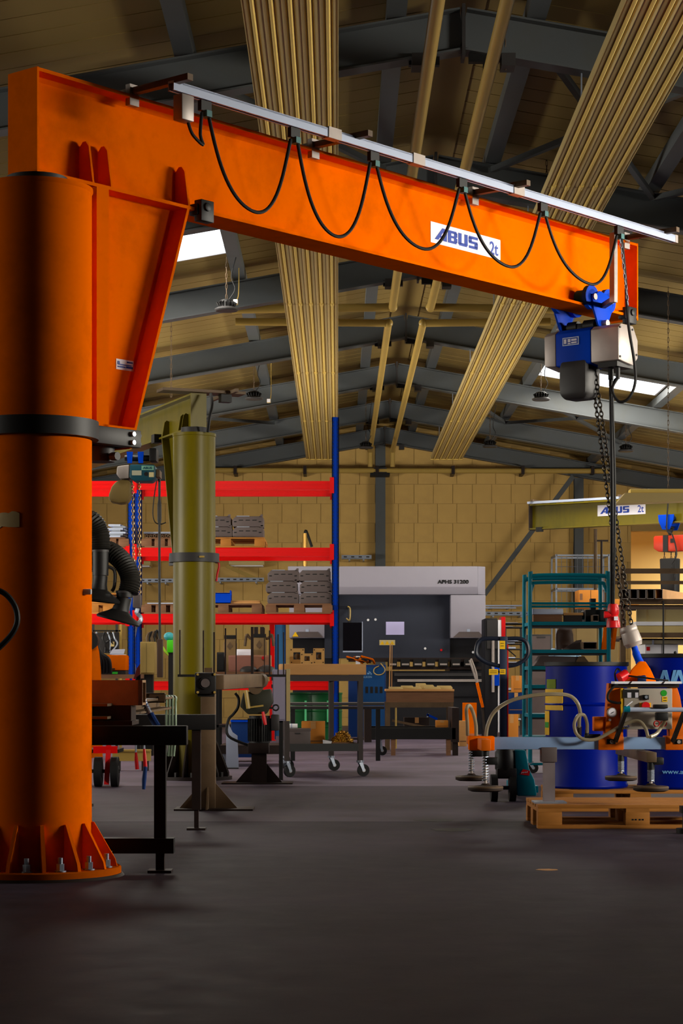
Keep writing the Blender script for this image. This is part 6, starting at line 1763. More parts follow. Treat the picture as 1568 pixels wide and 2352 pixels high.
def olive_t(x, n):
    k = (x - VX) / F; o = OA + ON * n
    return (k * o.y - o.x) / (OU.x - k * OU.y)
t0, t1 = olive_t(1372, -.006), olive_t(1482, -.006)
pt0 = OA + OU * t0 - ON * .0065
crane_label(oj, Vector((pt0.x, pt0.y, WZ(1186, pt0.y))), OU, t1 - t0, .165)
rh = thing('chain_hoist', 'red electric chain hoist on a blue trolley under the right olive jib', 'hoist', OA + OU * olive_t(1536, 0) + Vector((0, 0, 2.9)))
th_ = olive_t(1538, 0)
for s in (-1, 1):
    MB(OM).prism([(th_ - .13, s * .115, oz0 + .12), (th_ + .13, s * .115, oz0 + .12), (th_ + .12, s * .115, oz0 + .04), (th_ + .06, s * .115, oz0 - .10), (th_ - .06, s * .115, oz0 - .10), (th_ - .12, s * .115, oz0 + .02)], (0, s * .015, 0)).build('trolley_plate', M_BL, rh, bevel=.004)
    for d in (-.07, .07): MB(OM).cyl((th_ + d, s * .03, oz0 + .065), (th_ + d, s * .114, oz0 + .065), .045, n=16).build('trolley_wheel', M_BLD, rh)
MB(OM).cyl((th_, -.13, oz0 - .06), (th_, .13, oz0 - .06), .02, n=10).build('cross_bolt', M_BK, rh)
MB(OM).prism([(th_ - .06, -.02, oz0 - .08), (th_ + .06, -.02, oz0 - .08), (th_, -.02, oz0 - .19)], (0, .04, 0)).build('hook', M_BK, rh)
hz0, hz1 = oz0 - .42, oz0 - .185
MB(OM).prism([(th_ - .22, -.1, hz0 + .05), (th_ - .14, -.1, hz0), (th_ + .3, -.1, hz0), (th_ + .3, -.1, hz1), (th_ - .2, -.1, hz1), (th_ - .22, -.1, hz1 - .02)], (0, .2, 0)).build('hoist_body', mat('hoist_red', S(176, 44, 16), .4, var=.08), rh, bevel=.01)
MB(OM).box(th_ - .06, th_ + .02, -.11, .11, hz0 - .005, hz1 + .005).build('chain_guide', M_BK, rh)
MB(OM).box(th_ + .06, th_ + .12, -.108, -.1, hz1 - .11, hz1 - .05).build('rating_plate', M_BK, rh)
MB(OM).prism([(th_ - .11, -.09, hz0 - .62), (th_ + .12, -.09, hz0 - .62), (th_ + .13, -.09, hz0 - .1), (th_ - .13, -.09, hz0 - .1)], (0, .18, 0)).build('chain_bag', M_BK, rh, bevel=.02)
for d in (-.09, .02, .09):
    mb = MB(); a = OA + OU * (th_ + d) + Vector((0, 0, hz0)); chain(mb, a, a + Vector((0, 0, -.12)), .04, .02, .005); mb.build('bag_chain', M_BK, rh, kind='stuff')
a = OA + OU * th_ - ON * .16
MB().tube([a + OU * .05 + Vector((0, 0, oz1 - .1)), a + OU * .03 + Vector((0, 0, oz0 - .1)), a + OU * .12 + Vector((0, 0, hz1)), a + OU * .19 + Vector((0, 0, hz0 - .05)), a + OU * .1 + Vector((0, 0, hz0 - .22)), a + OU * .18 + Vector((0, 0, hz0 - .35)), a + OU * .12 + Vector((0, 0, hz0 - .5))], .012, 6, smooth=5).build('cable', M_BK, rh)
# hanging extractor hood
D = 23.0
t = thing('hanging_hood', 'cream sheet metal hood hanging by a chain over the right olive jib', 'hood', (WX(1550, D), D, WZ(1150, D)))
MB().prism([(WX(1414, D), D, WZ(1157, D)), (WX(1660, D), D, WZ(1147, D)), (WX(1660, D), D, WZ(1132, D)), (WX(1436, D), D, WZ(1132, D))], (0, .25, 0)).build('hood_lower', M_CREAM, t)
MB().box(WX(1448, D), WX(1660, D), D + .03, D + .22, WZ(1131.7, D), WZ(1122, D)).build('hood_upper', M_CREAMT, t, bevel=.01)
a = Vector((WX(1538, D), D + .12, WZ(1122, D)))
mb = MB(); chain(mb, a, Vector((a.x, a.y, roof_z(a.x) - .13)), .05, .015, .003); mb.build('hanging_chain', M_BR, t, kind='stuff')
# ------------------------------------------------------------------ olive slewing crane behind the orange one
GD = 18.8
gx, gy = WX(446, GD), GD
gj = thing('jib_crane', 'olive green slewing jib crane with a scratched round column, between rack and orange crane', 'crane', (gx, gy, 0))
MB().cyl((gx, gy, .03), (gx, gy, 3.09), .19, n=48).build('column', M_OL, gj)
MB().lathe([(.185, 3.07), (.195, 3.08), (.195, 3.105), (.1, 3.11)], (gx, gy, 0), 40).build('cap_plate', M_OL, gj)
MB().cyl((gx, gy, 0), (gx, gy, .03), .34, n=40).build('base_plate', M_BRD, gj)
ga = math.atan2(-gy, -gx)
for k in range(12):
    a = ga + .2 + 2 * math.pi * k / 12
    e = Vector((math.cos(a), math.sin(a), 0)); s = Vector((-e.y, e.x, 0)) * .007; c = Vector((gx, gy, 0))
    MB().prism([p - s for p in (c + e * .185 + Vector((0, 0, .03)), c + e * .32 + Vector((0, 0, .03)), c + e * .32 + Vector((0, 0, .06)), c + e * .2 + Vector((0, 0, .36)), c + e * .185 + Vector((0, 0, .36)))], s * 2).build('gusset', M_BRD, gj)
    b = c + Vector((math.cos(a + .26), math.sin(a + .26), 0)) * .29
    MB().cyl(b + Vector((0, 0, .03)), b + Vector((0, 0, .07)), .018, n=6).build('anchor_bolt', M_DG, gj)
GU = Vector((-.376, .926, 0)).normalized(); GN = Vector((-GU.y, GU.x, 0))       # GN points to the left of the beam
GO = Vector((WX(455, 18.85), 18.85, 0))
GM = Matrix(((GU.x, GN.x, 0, GO.x), (GU.y, GN.y, 0, GO.y), (0, 0, 1, 0), (0, 0, 0, 1)))
g0_, g1_ = 3.16, 3.475
GL = 3.9
MB(GM).box(0, GL, -.075, .075, g0_, g0_ + .016).box(0, GL, -.075, .075, g1_ - .016, g1_).box(0, GL, -.005, .005, g0_ + .016, g1_ - .016).build('jib_beam', M_OL, gj)
MB(GM).box(-.012, 0, -.075, .075, g0_ - .004, g1_ + .002).build('end_plate', M_OL, gj)
MB(GM).box(GL, GL + .012, -.075, .075, g0_ - .004, g1_ + .002).build('end_plate', M_OL, gj)
for t in (.27, .36, .85):
    for s in (-1, 1): MB(GM).prism([(t, s * .005, g0_ + .016), (t, s * .073, g0_ + .016), (t, s * .05, g0_ + .15), (t, s * .03, g0_ + .17), (t, s * .005, g0_ + .16)], (.012, 0, 0)).build('web_stiffener', M_OL, gj)
MB(GM).prism([(.3, -.005, g0_), (.85, -.005, g0_), (.5, -.005, 2.0), (.3, -.005, 2.0)], (0, .01, 0)).build('bracket_web', M_OL, gj)
MB(GM).prism([(.85, -.075, g0_), (.865, -.075, g0_), (.515, -.075, 1.98), (.5, -.075, 1.98)], (0, .15, 0)).build('bracket_flange', M_OL, gj)
MB(GM).box(.25, .31, -.075, .075, 2.0, g0_).build('bracket_post', M_OL, gj)
MB().cyl((gx, gy, 3.1), (gx, gy, g0_), .12, n=24).build('slewing_bearing', M_DG, gj)
zc_ = WZ(1282, GD)
MB().cyl((gx, gy, zc_ - .04), (gx, gy, zc_ + .04), .225, n=48, hole=.86).build('slewing_collar', M_DG, gj)
MB(GM).box(.2, .56, -.1, -.05, zc_ - .04, zc_ + .04).box(.2, .56, .05, .1, zc_ - .04, zc_ + .04).box(.52, .56, -.05, .05, zc_ - .04, zc_ + .04).build('collar_arm', M_DG, gj)
MB().box(WX(457, 18.55), WX(469, 18.55), gy - .232, gy - .222, zc_ - .008, zc_ + .008).build('collar_plate', M_PIPE, gj)
MB(GM).box(-.25, .45, -.30, -.27, g1_ + .0, g1_ + .03).build('festoon_rail', M_BR, gj)
MB(GM).box(.1, .13, -.32, .1, g1_ + .03, g1_ + .05).build('support_arm', M_BR, gj)
MB(GM).box(-.1, .1, -.42, .36, g1_ + .003, g1_ + .028).build('support_arm', M_BR, gj)
MB().tube([px(484, 905, 18.7), px(487, 930, 18.6), px(481, 960, 18.55), px(477, 992, 18.6)], .014, 6, smooth=4).build('power_cable', M_BK, gj)
MB(GM).box(-.06, .02, -.30, -.20, g1_ - .07, g1_).build('connection_box', M_BK, gj)
MB(GM).box(.95, 1.05, .05, .12, g0_ - .03, g0_ + .05).build('end_stop', M_BK, gj)
# limit switch box and safety lead on the column
q = px(502, 1300, GD)
MB().tube([px(500, 1288, GD), px(503, 1300, GD), px(499, 1318, GD), px(497, 1335, GD)], .01, 6, smooth=4).build('collar_cable', M_REDP, gj)

# teal hoist of the olive crane
HD2 = 20.4
gh = thing('chain_hoist', 'small teal chain hoist with tan chain bag beneath the olive crane beam', 'hoist', px(320, 1105, HD2))
def G(x, y, d=0.0): return Vector((WX(x, HD2), HD2 + d, WZ(y, HD2)))
for xx in (301, 326): MB().prism([G(xx - 8, 1040, -.1), G(xx + 6, 1040, -.1), G(xx + 4, 1066, -.1), G(xx - 6, 1066, -.1)], (0, .03, 0)).build('trolley_plate', M_BL, gh)
MB().cyl(G(288, 1054, -.05), G(357, 1054, -.05), .03, n=12).build('cross_bolt', M_BK, gh)
MB().box(WX(345, HD2), WX(362, HD2), HD2 - .12, HD2 + .1, WZ(1062, HD2), WZ(1032, HD2)).build('travel_motor', M_BK, gh, bevel=.01)
M_HT = mat('hoist_teal', S(22, 66, 80), .4, var=.1)
MB().prism([G(301, 1070, -.14), G(357, 1070, -.14), G(360, 1078, -.14), G(360, 1098, -.14), G(350, 1108, -.14), G(312, 1108, -.14), G(300, 1100, -.14)], (0, .28, 0)).build('motor_body', M_HT, gh, bevel=.012)
MB().prism([G(272, 1074, -.12), G(299, 1070, -.12), G(299, 1101, -.12), G(278, 1102, -.12), G(270, 1092, -.12)], (0, .24, 0)).build('end_cover', M_SS, gh, bevel=.01)
MB().prism([G(361, 1080, -.12), G(369, 1082, -.12), G(369, 1098, -.12), G(361, 1098, -.12)], (0, .24, 0)).build('end_cover', M_BR, gh)
lb = MB().box(WX(328, HD2), WX(356, HD2), HD2 - .144, HD2 - .14, WZ(1083, HD2), WZ(1073, HD2)).build('name_plate', mat('mint_plate', S(110, 160, 140), .5), gh)
lettering('ABUS', (WX(331, HD2), HD2 - .146, WZ(1081, HD2)), (1, 0, 0), (0, 0, 1), .024, M_HT, lb, bold=.03, width=.09)
l2 = MB().box(WX(306, HD2), WX(328, HD2), HD2 - .144, HD2 - .14, WZ(1095, HD2), WZ(1084, HD2)).build('rating_plate', mat('pale_plate', S(150, 150, 130), .5), gh)
l3 = MB().box(WX(345, HD2), WX(356, HD2), HD2 - .144, HD2 - .14, WZ(1099, HD2), WZ(1088, HD2)).build('rating_plate', MATS['pale_label'], gh)
MB().cyl(G(339, 1092, -.14), G(339, 1092, -.15), .02, n=14).build('oil_plug', M_BK, gh)
bg = []
for k in range(9):
    a = math.pi * k / 8
    bg.append((277 + 26 * math.cos(a) * -1, 1106 + 0))
MB().prism([G(251, 1150, -.1), G(252, 1138, -.1), G(258, 1120, -.1), G(268, 1107, -.1), G(282, 1103, -.1), G(301, 1104, -.1), G(301, 1140, -.1), G(294, 1156, -.1), G(276, 1158, -.1), G(256, 1154, -.1)], (0, .22, 0)).build('chain_bag', mat('tan_bag', S(112, 92, 48), .7, var=.15), gh, bevel=.03)
for xa, xb in ((304, 306), (320, 321)):
    mb = MB(); chain(mb, G(xa, 1106), G(xb + (2 if xa < 310 else 0), 1370 if xa > 310 else 1368), .03, .02, .0045); mb.build('load_chain', mat('bright_chain', S(190, 160, 110), .35, .6), gh, kind='stuff')
MB().box(WX(306, HD2), WX(324, HD2), HD2 - .06, HD2 + .06, WZ(1397, HD2), WZ(1365, HD2)).build('bottom_block', M_BOXG, gh, bevel=.015)
MB().tube([G(316, 1397), G(314, 1408), G(322, 1416), G(323, 1426), G(315, 1432), G(308, 1426)], [.022] * 5 + [.02] * 5 + [.02] * 5 + [.022] * 5 + [.018] * 5 + [.01], 8, smooth=5).build('hook', M_ZN, gh)
MB().tube([G(366, 1100), G(366, 1160), G(366, 1180), G(366, 1205), G(366, 1300), G(367, 1470)], [.012] * 4 + [.02] * 8 + [.012] * 8 + [.014], 8, smooth=4).build('control_cable', M_BK, gh)
MB().tube([G(360, 1104), G(354, 1140), G(351, 1180), G(356, 1199), G(368, 1204), G(381, 1200)], .006, 6, smooth=4).build('strain_cord', M_BK, gh)
MB().box(WX(361, HD2), WX(374, HD2), HD2 - .04, HD2 + .04, WZ(1556, HD2), WZ(1468, HD2)).build('pendant', mat('pendant_brown', S(66, 48, 38), .6), gh, bevel=.008)

# ------------------------------------------------------------------ two extraction arms with hoods
M_HS = mat('extraction_hose', S(24, 22, 18), .55, var=.2)
ED = 14.5
def E(x, y, d=0.0): return Vector((WX(x, ED), ED + d, WZ(y, ED)))
def ribbed(pts, r, k=14):
    P = spline([Vector(p) for p in pts], k)
    return P, [r * (1.06 if i % 2 else .95) for i in range(len(P))]
def fume(label, hose, collar, hood, xc):
    t = thing('extraction_arm', label, 'extraction arm', (WX(xc, ED), ED + .1, 0))
    P, r = ribbed(hose, .068)
    MB().tube(P, r, 14).build('ribbed_hose', M_HS, t)
    (cx, c0, c1, cr) = collar
    MB().cyl(E(cx, c0), E(cx, c1), cr, n=24).build('hose_collar', M_BK, t)
    MB().cyl(E(cx, c0 + 2), E(cx, c0 - 3), cr * 1.06, n=24).build('clamp_ring', M_DG, t)
    hx, h0, h1, ra, rb, tilt = hood
    a, b = E(hx, h0), E(hx + tilt, h1)
    d = b - a; L = d.length
    MB().lathe([(ra, 0), (ra * 1.02, L * .35), (ra * 1.25, L * .62), (rb * .9, L * .9), (rb, L), (rb * .96, L + .012), (rb * .8, L * .9), (ra * .9, L * .5), (ra * .8, 0)], a, 32, axis=tuple(d.normalized())).build('hood', M_BK, t)
    return t
t = fume('black extraction arm with funnel hood half behind the orange column',
     [E(150, 1230, .1), E(180, 1194, .05), E(212, 1198, 0), E(228, 1225, 0), E(231, 1262, 0)], (231, 1266, 1322, .055), (231, 1322, 1378, .05, .17, -6), 150)
MB().cyl((WX(150, ED), ED + .1, 0), E(150, 1235, .1), .05, n=16).build('stand_pipe', M_BK, t)
MB().cyl((WX(150, ED), ED + .1, 0), (WX(150, ED), ED + .1, .02), .12, n=24).build('base_plate', M_BK, t)
MB().tube([E(243, 1300, .02), E(262, 1310, .02), E(262, 1345, .02), E(256, 1358, .02)], .012, 8, smooth=4).build('hood_handle', M_DG, t)
t = fume('black extraction arm with wide funnel hood next to the crane hook',
     [E(180, 1300, .25), E(222, 1262, .2), E(255, 1268, .12), E(285, 1296, .05), E(299, 1330, .02), E(294, 1362, 0)], (286, 1360, 1372, .058), (285, 1372, 1424, .05, .155, -14), 170)
MB().cyl((WX(170, ED), ED + .3, 0), E(178, 1303, .3), .05, n=16).build('stand_pipe', M_BK, t)
MB().cyl((WX(170, ED), ED + .3, 0), (WX(170, ED), ED + .3, .02), .1, n=24).build('base_plate', M_BK, t)
MB().bar(E(302, 1365, .02), E(292, 1412, .02), .012, .012).build('hood_handle', M_ZN, t)

# ------------------------------------------------------------------ steel table in front with work pieces
ta, tb_ = 9.75, 12.5
st_ = thing('steel_table', 'black steel beam table behind the orange column, on two frames', 'table', (-1.3, 11.1, 0))
for D, lx, xr_, yt, yb, yfoot in ((ta, 368, 430, 1667, 1711, 2006), (tb_, 451, 495, 1641, 1676, 1905)):
    x = WX(lx, D); xe = WX(xr_, D)
    MB().box(-1.95, xe, D - .05, D + .05, WZ(yb, D), WZ(yt, D)).build('cross_beam', M_BK, st_, bevel=.003)
    zt = WZ(yb, D)
    for xx in (x, -1.82):
        if D == ta:
            MB().box(xx - .027, xx + .027, D - .03, D + .03, .16, zt).build('leg', M_BK, st_)
            MB().box(xx - .02, xx + .02, D - .02, D + .02, .012, .09).build('foot_post', M_BRD, st_)
        else:
            MB().box(xx - .026, xx + .026, D - .03, D + .03, .12, zt).build('leg', M_BRD, st_)
            MB().box(xx - .013, xx + .013, D - .015, D + .015, .012, .12).build('foot_post', M_BRD, st_)
        MB().box(xx - .055, xx + .055, D - .055, D + .055, 0, .012).build('foot_plate', M_BRD, st_)
    if D == ta:
        MB().box(-1.95, WX(400, D), D - .045, D + .045, .09, .16).build('foot_beam', M_BK, st_)
zt0 = WZ(1667, ta)
t = thing('square_beam', 'large rusty hollow square beam lying on the table against the orange column', 'beam', (-1.3, 10.1, zt0 + .07))
D = 9.95; xa, xb = -1.95, WX(327, D); z0, z1 = WZ(1620, D), WZ(1562, D)
th = .012
MB().box(xa, xb, D, D + .18, z0, z0 + th).box(xa, xb, D, D + .18, z1 - th, z1).box(xa, xb, D, D + th, z0 + th, z1 - th).box(xa, xb, D + .18 - th, D + .18, z0 + th, z1 - th).build('beam_wall', mat('rusty_beam', S(158, 122, 88), .6, var=.2, scale=12, dirt=S(100, 66, 40), dirt_amt=.5), t)
MB().box(xb - .02, xb, D - .003, D, z0, z1).build('cut_edge', M_BOXG, t)
t = thing('channel_beam', 'brown channel section lying slantwise on the table below the hollow beam', 'beam', (-1.2, 11, zt0))
a, b = Vector((WX(222, 9.8), 9.8, zt0 + .036)), Vector((WX(382, 12.35), 12.35, zt0 + .05))
MB().bar(a, b, .10, .012).bar(a + Vector((0, 0, .06)), b + Vector((0, 0, .06)), .10, .012).bar(a + Vector((-.045, 0, .03)), b + Vector((-.045, 0, .03)), .012, .05).build('channel', M_BR, t)
t = thing('flat_plate', 'brown steel plate lying on the table partly under the hollow beam', 'plate', (-1.6, 10.1, zt0))
MB().box(-1.9, WX(305, 9.9), 9.86, 10.2, zt0 + .0, zt0 + .02).box(-1.9, WX(300, 9.9), 9.92, 10.16, zt0 + .02, z0 - .001).build('plate', M_BRD, t)
D = 11.6
t = thing('short_tube', 'short open ended square tube lying on the channel section', 'tube', px(345, 1612, D))
x0, x1, z0, z1 = WX(331, D), WX(378, D), WZ(1614, D), WZ(1592, D)
MB().box(x0, x1, D, D + .07, z0, z0 + .005).box(x0, x1, D, D + .07, z1 - .005, z1).box(x0 + .028, x1, D, D + .005, z0, z1).box(x0, x0 + .005, D, D + .005, z0, z1).box(x0, x1, D + .065, D + .07, z0, z1).build('tube_wall', M_BR, t)
MB().cyl((WX(362, D), D - .003, (z0 + z1) / 2), (WX(362, D), D, (z0 + z1) / 2), .008, n=10).build('drilled_hole', M_BK, t)
D = 12.3
t = thing('hose_bundle', 'bundle of four pale green hoses hooked over the table end', 'hoses', px(392, 1650, D))
for k in range(4):
    x = 379 + 7 * k
    MB().tube([px(372, 1598 + k, D), px(x - 2 + 4, 1600, D), px(x + 6 - 3, 1614 + k, D - .1), px(x + 3, 1680, D - .12), px(x + 2 - k * .8, 1728, D - .12), px(x + 1 - k * .8, 1737, D - .12)], .007, 8, smooth=5).build('hose', mat('pale_green_hose', S(128, 148, 124), .4, var=.2), t)
D = 10.9
t = thing('torch_handle', 'blue handled welding torch hanging over the table beam', 'torch', px(345, 1640, D))
MB().tube([px(328, 1602, D), px(335, 1620, D), px(345, 1642, D - .02)], .013, 10, smooth=4).build('torch_neck', M_ZN, t)
rb = MB()
for k in range(5): rb.cyl(px(331 + k * 2.6, 1612 + k * 5.5, D), px(332.2 + k * 2.6, 1614.6 + k * 5.5, D), .016, n=12)
rb.build('neck_rings', M_BLD, t)
MB().tube([px(345, 1640, D - .02), px(353, 1655, D - .03), px(361, 1668, D - .04)], .019, 10, smooth=4).build('handle', M_BLD, t)
D = 12.2
for k, (x, y0, y1, c2, lab) in enumerate([(313, 1722, 1767, M_REDP, 'short red grip hanging under the steel table beam'), (332, 1714, 1813, M_BLD, 'long red and blue plier grip hanging beneath the steel table')]):
    t = thing('hand_tool', lab, 'tool', px(x, y1, D))
    ym = y1 if k == 0 else 1762
    MB().tube([px(x - 1, y0 + 6, D), px(x, (y0 + ym) / 2, D), px(x + 2, ym, D)], [.007, .011, .012], 10).build('red_grip', M_REDP, t)
    MB().cyl(px(x - 1, y0 - 14, D), px(x - 1, y0 + 8, D), .006, n=8).build('shank', M_ZN, t)
    if k: MB().tube([px(x + 2, 1760, D), px(x - 1, 1790, D), px(x - 2, 1813, D)], [.012, .014, .010], 10).build('blue_grip', c2, t)
    MB().bar(px(x - 1, y0 - 12, D), px(x - 1, y0 - 12, D) + Vector((0, .3, .02)), .012, .012).build('hanging_hook', M_ZN, t)
# gas bottle trolley deep behind the column
D = 17.5
t = thing('wheeled_dolly', 'dark dolly with black wheels and red bars behind the orange column foot', 'dolly', (WX(240, D), D, 0))
for x in (226, 264):
    w = MB().cyl((WX(x - 8, D), D, .125), (WX(x + 8, D), D, .125), .125, n=28).build('wheel', M_RUB, t)
    MB().cyl((WX(x - 9, D), D, .125), (WX(x + 9, D), D, .125), .05, n=16).build('hub', M_DG, w)
MB().bar((WX(205, D), D, .13), (WX(275, D), D, .13), .03, .03).box(WX(190, D), WX(270, D), D + .05, D + .5, .28, .31).build('chassis', M_BK, t)
MB().bar((WX(246, D), D - .05, .02), (WX(252, D), D, .5), .04, .03).build('red_bar', M_REDP, t)
MB().bar((WX(215, D), D - .02, .31), (WX(270, D), D - .02, .31), .03, .06).build('red_rail', M_RD, t)
t = thing('low_beam', 'low tan steel beam lying on the floor by the black dolly', 'beam', (WX(300, 20), 20, 0))
D = 20.5
MB().box(WX(258, D), WX(345, D), D, D + .1, WZ(1748, D), WZ(1726, D)).box(WX(258, D), WX(345, D), D - .03, D + .13, WZ(1726, D), WZ(1722, D)).build('beam', M_PIPE, t)
MB().box(WX(262, D), WX(275, D), D, D + .1, 0, WZ(1748, D)).box(WX(325, D), WX(340, D), D, D + .1, 0, WZ(1748, D)).build('beam_foot', M_BRD, t)

# ------------------------------------------------------------------ turning stand: near post with flange, far post with geared motor
D = 14.4
tn = thing('turning_stand', 'square steel post with black bearing flange, triangular gussets and a side arm', 'stand', (WX(478, D), D, 0))
x0, x1 = WX(462, D), WX(495, D)
MB().box(x0, x1, D - .05, D + .05, .012, WZ(1592, D)).build('post', M_BR, tn, bevel=.003)
MB().box(WX(402, D), WX(582, D), D - .12, D + .2, 0, .012).build('base_plate', M_BRD, tn)
for s, xa, xe in ((-1, x0, WX(412, D)), (1, x1, WX(545, D))):
    MB().prism([(xa, D - .006, .012), (xe, D - .006, .012), (xa, D - .006, .185)], (0, .012, 0)).build('gusset', M_BR, tn)
MB().prism([((x0 + x1) / 2 - .006, D - .05, .012), ((x0 + x1) / 2 - .006, D - .2, .012), ((x0 + x1) / 2 - .006, D - .05, .16)], (.012, 0, 0)).build('gusset', M_BR, tn)
MB().box(WX(470, D), WX(488, D), D - .03, D + .03, WZ(1546, D), WZ(1534, D)).build('top_block', M_BR, tn)
fl = MB().box(WX(450, D), WX(497, D), D - .10, D - .051, WZ(1594, D), WZ(1545, D)).build('bearing_flange', M_BK, tn, bevel=.006)
c = px(472, 1569, D - .1)
MB().cyl(c, c + Vector((0, -.02, 0)), .042, n=28, hole=.75).build('bearing_ring', M_BK, fl)
MB().cyl(c + Vector((0, .004, 0)), c + Vector((0, -.028, 0)), .030, n=24).build('shaft_end', M_BOXG, fl)
for xx, yy in ((454, 1549), (493, 1549), (454, 1590), (493, 1590)):
    q = px(xx, yy, D - .1); MB().cyl(q, q + Vector((0, -.012, 0)), .009, n=6).build('flange_bolt', M_PIPE, fl)
MB().box(WX(455, D), WX(493, D), D - .052, D + .05, WZ(1600, D), WZ(1546, D)).build('bearing_block', M_BK, tn)
a, b = px(500, 1567, D), px(592, 1563, 16.6)
MB().bar(a, b, .09, .105).build('side_arm', M_BR, tn, bevel=.01)
MB().cyl(b + Vector((0, -.06, 0)), b + Vector((.02, .08, 0)), .062, n=24).build('arm_boss', M_BR, tn)
D = 18.0
dr = thing('drive_stand', 'short post with gearbox and black finned motor on a gusseted foot', 'stand', (WX(594, D), D, 0))
x0, x1 = WX(578, D), WX(612, D)
MB().box(x0, x1, D - .06, D + .06, .012, WZ(1712, D)).build('post', M_BRD, dr)
MB().box(WX(510, D), WX(672, D), D - .12, D + .2, 0, .012).build('base_plate', M_BRD, dr)
for xa, xe in ((x0, WX(541, D)), (x1, WX(648, D))):
    MB().prism([(xa, D - .006, .012), (xe, D - .006, .012), (xa, D - .006, .175)], (0, .012, 0)).build('gusset', M_BRD, dr)
MB().box(WX(570, D), WX(618, D), D - .09, D + .09, WZ(1730, D), WZ(1706, D)).build('mounting_plate', M_BRD, dr, bevel=.006)
mx_, r = WX(596, D), .09
MB().cyl((mx_, D, WZ(1706, D)), (mx_, D, WZ(1644, D)), r, n=28).build('motor_body', M_BK, dr)
fn = MB()
for k in range(28):
    a = 2 * math.pi * k / 28
    fn.bar((mx_ + (r + .006) * math.cos(a), D + (r + .006) * math.sin(a), WZ(1702, D)), (mx_ + (r + .006) * math.cos(a), D + (r + .006) * math.sin(a), WZ(1650, D)), .005, .014, (math.cos(a), math.sin(a), 0))
fn.build('cooling_fins', M_BK, dr, kind='stuff')
MB().box(WX(622, D), WX(641, D), D - .06, D + .05, WZ(1678, D), WZ(1641, D)).build('terminal_box', M_DG, dr, bevel=.012)
M_GEAR = mat('gearbox_green', S(42, 42, 30), .55, var=.2)
MB().prism([px(560, 1590, D) - Vector((0, .12, 0)), px(622, 1582, D) - Vector((0, .12, 0)), px(628, 1612, D) - Vector((0, .12, 0)), px(612, 1640, D) - Vector((0, .12, 0)), px(570, 1640, D) - Vector((0, .12, 0)), px(552, 1622, D) - Vector((0, .12, 0))], (0, .22, 0)).build('gearbox', M_GEAR, dr, bevel=.012)
MB().cyl(px(588, 1578, D) - Vector((0, .14, 0)), px(588, 1578, D) + Vector((0, .06, 0)), .062, n=24).build('output_flange', M_BR, dr)
MB().tube([px(566, 1585, D) - Vector((0, .14, 0)), px(572, 1627, D) - Vector((0, .14, 0))], .018, 8).build('torque_rod', M_PIPE, dr)
MB().bar(px(570, 1625, D) - Vector((0, .14, 0)), px(606, 1620, D) - Vector((0, .14, 0)), .014, .014).build('lever', M_PIPE, dr)
MB().tube([px(605, 1634, D) - Vector((0, .15, 0)), px(608, 1650, D) - Vector((0, .15, 0)), px(611, 1664, D) - Vector((0, .15, 0))], [.012, .017, .013], 10).build('orange_grip', M_REDP, dr)
MB().bar(px(612, 1625, D) - Vector((0, .1, 0)), px(628, 1626, D) - Vector((0, .1, 0)), .016, .016).build('eye_stem', M_BK, dr)
ey = MB(); c = px(634, 1625, D) - Vector((0, .1, 0))
ey.tube([c + Vector((.024 * math.cos(2 * math.pi * k / 16), 0, .024 * math.sin(2 * math.pi * k / 16))) for k in range(16)], .007, 8, closed=True).build('eye_ring', M_BK, dr)
MB().tube([px(540, 1592, D), px(548, 1605, D), px(546, 1625, D), px(536, 1640, D), px(524, 1655, D), px(524, 1690, D), px(570, 1712, D)], .012, 8, smooth=5).build('motor_cable', M_BK, dr)

# rack of upright stakes
D = 16.8
sk = thing('stake_rack', 'row of thin dark upright stakes on a bar, before the olive column and fixtures', 'rack', (WX(530, D), D, 0))
zb_ = WZ(1549, D)
MB().box(WX(408, D), WX(655, D), D - .015, D + .015, zb_ - .02, zb_).build('base_bar', M_BK, sk)
MB().box(WX(408, D), WX(655, D), D + .285, D + .315, zb_ - .02, zb_).build('base_bar', M_BK, sk)
for x, yt, w, d in [(413, 1447, .010, 0), (467, 1448, .010, 0), (491.5, 1452, .013, 0), (513, 1441, .012, .3), (538, 1441, .008, .3), (579, 1440, .022, 0), (604, 1440, .007, .3), (619, 1448, .012, 0), (636, 1455, .010, .3), (651, 1452, .010, 0)]:
    MB().box(WX(x, D) - w / 2, WX(x, D) + w / 2, D + d - .008, D + d + .008, zb_, WZ(yt, D)).build('stake', M_BRD, sk)
for x in (479,):
    for d in (0, .3): MB().box(WX(x, D) - .02, WX(x, D) + .02, D + d - .02, D + d + .02, 0, zb_ - .02).build('leg', M_BK, sk)
for x in (479, 597): MB().box(WX(x, D) - .015, WX(x, D) + .015, D, D + .3, zb_ - .045, zb_ - .02).build('end_rail', M_BK, sk)

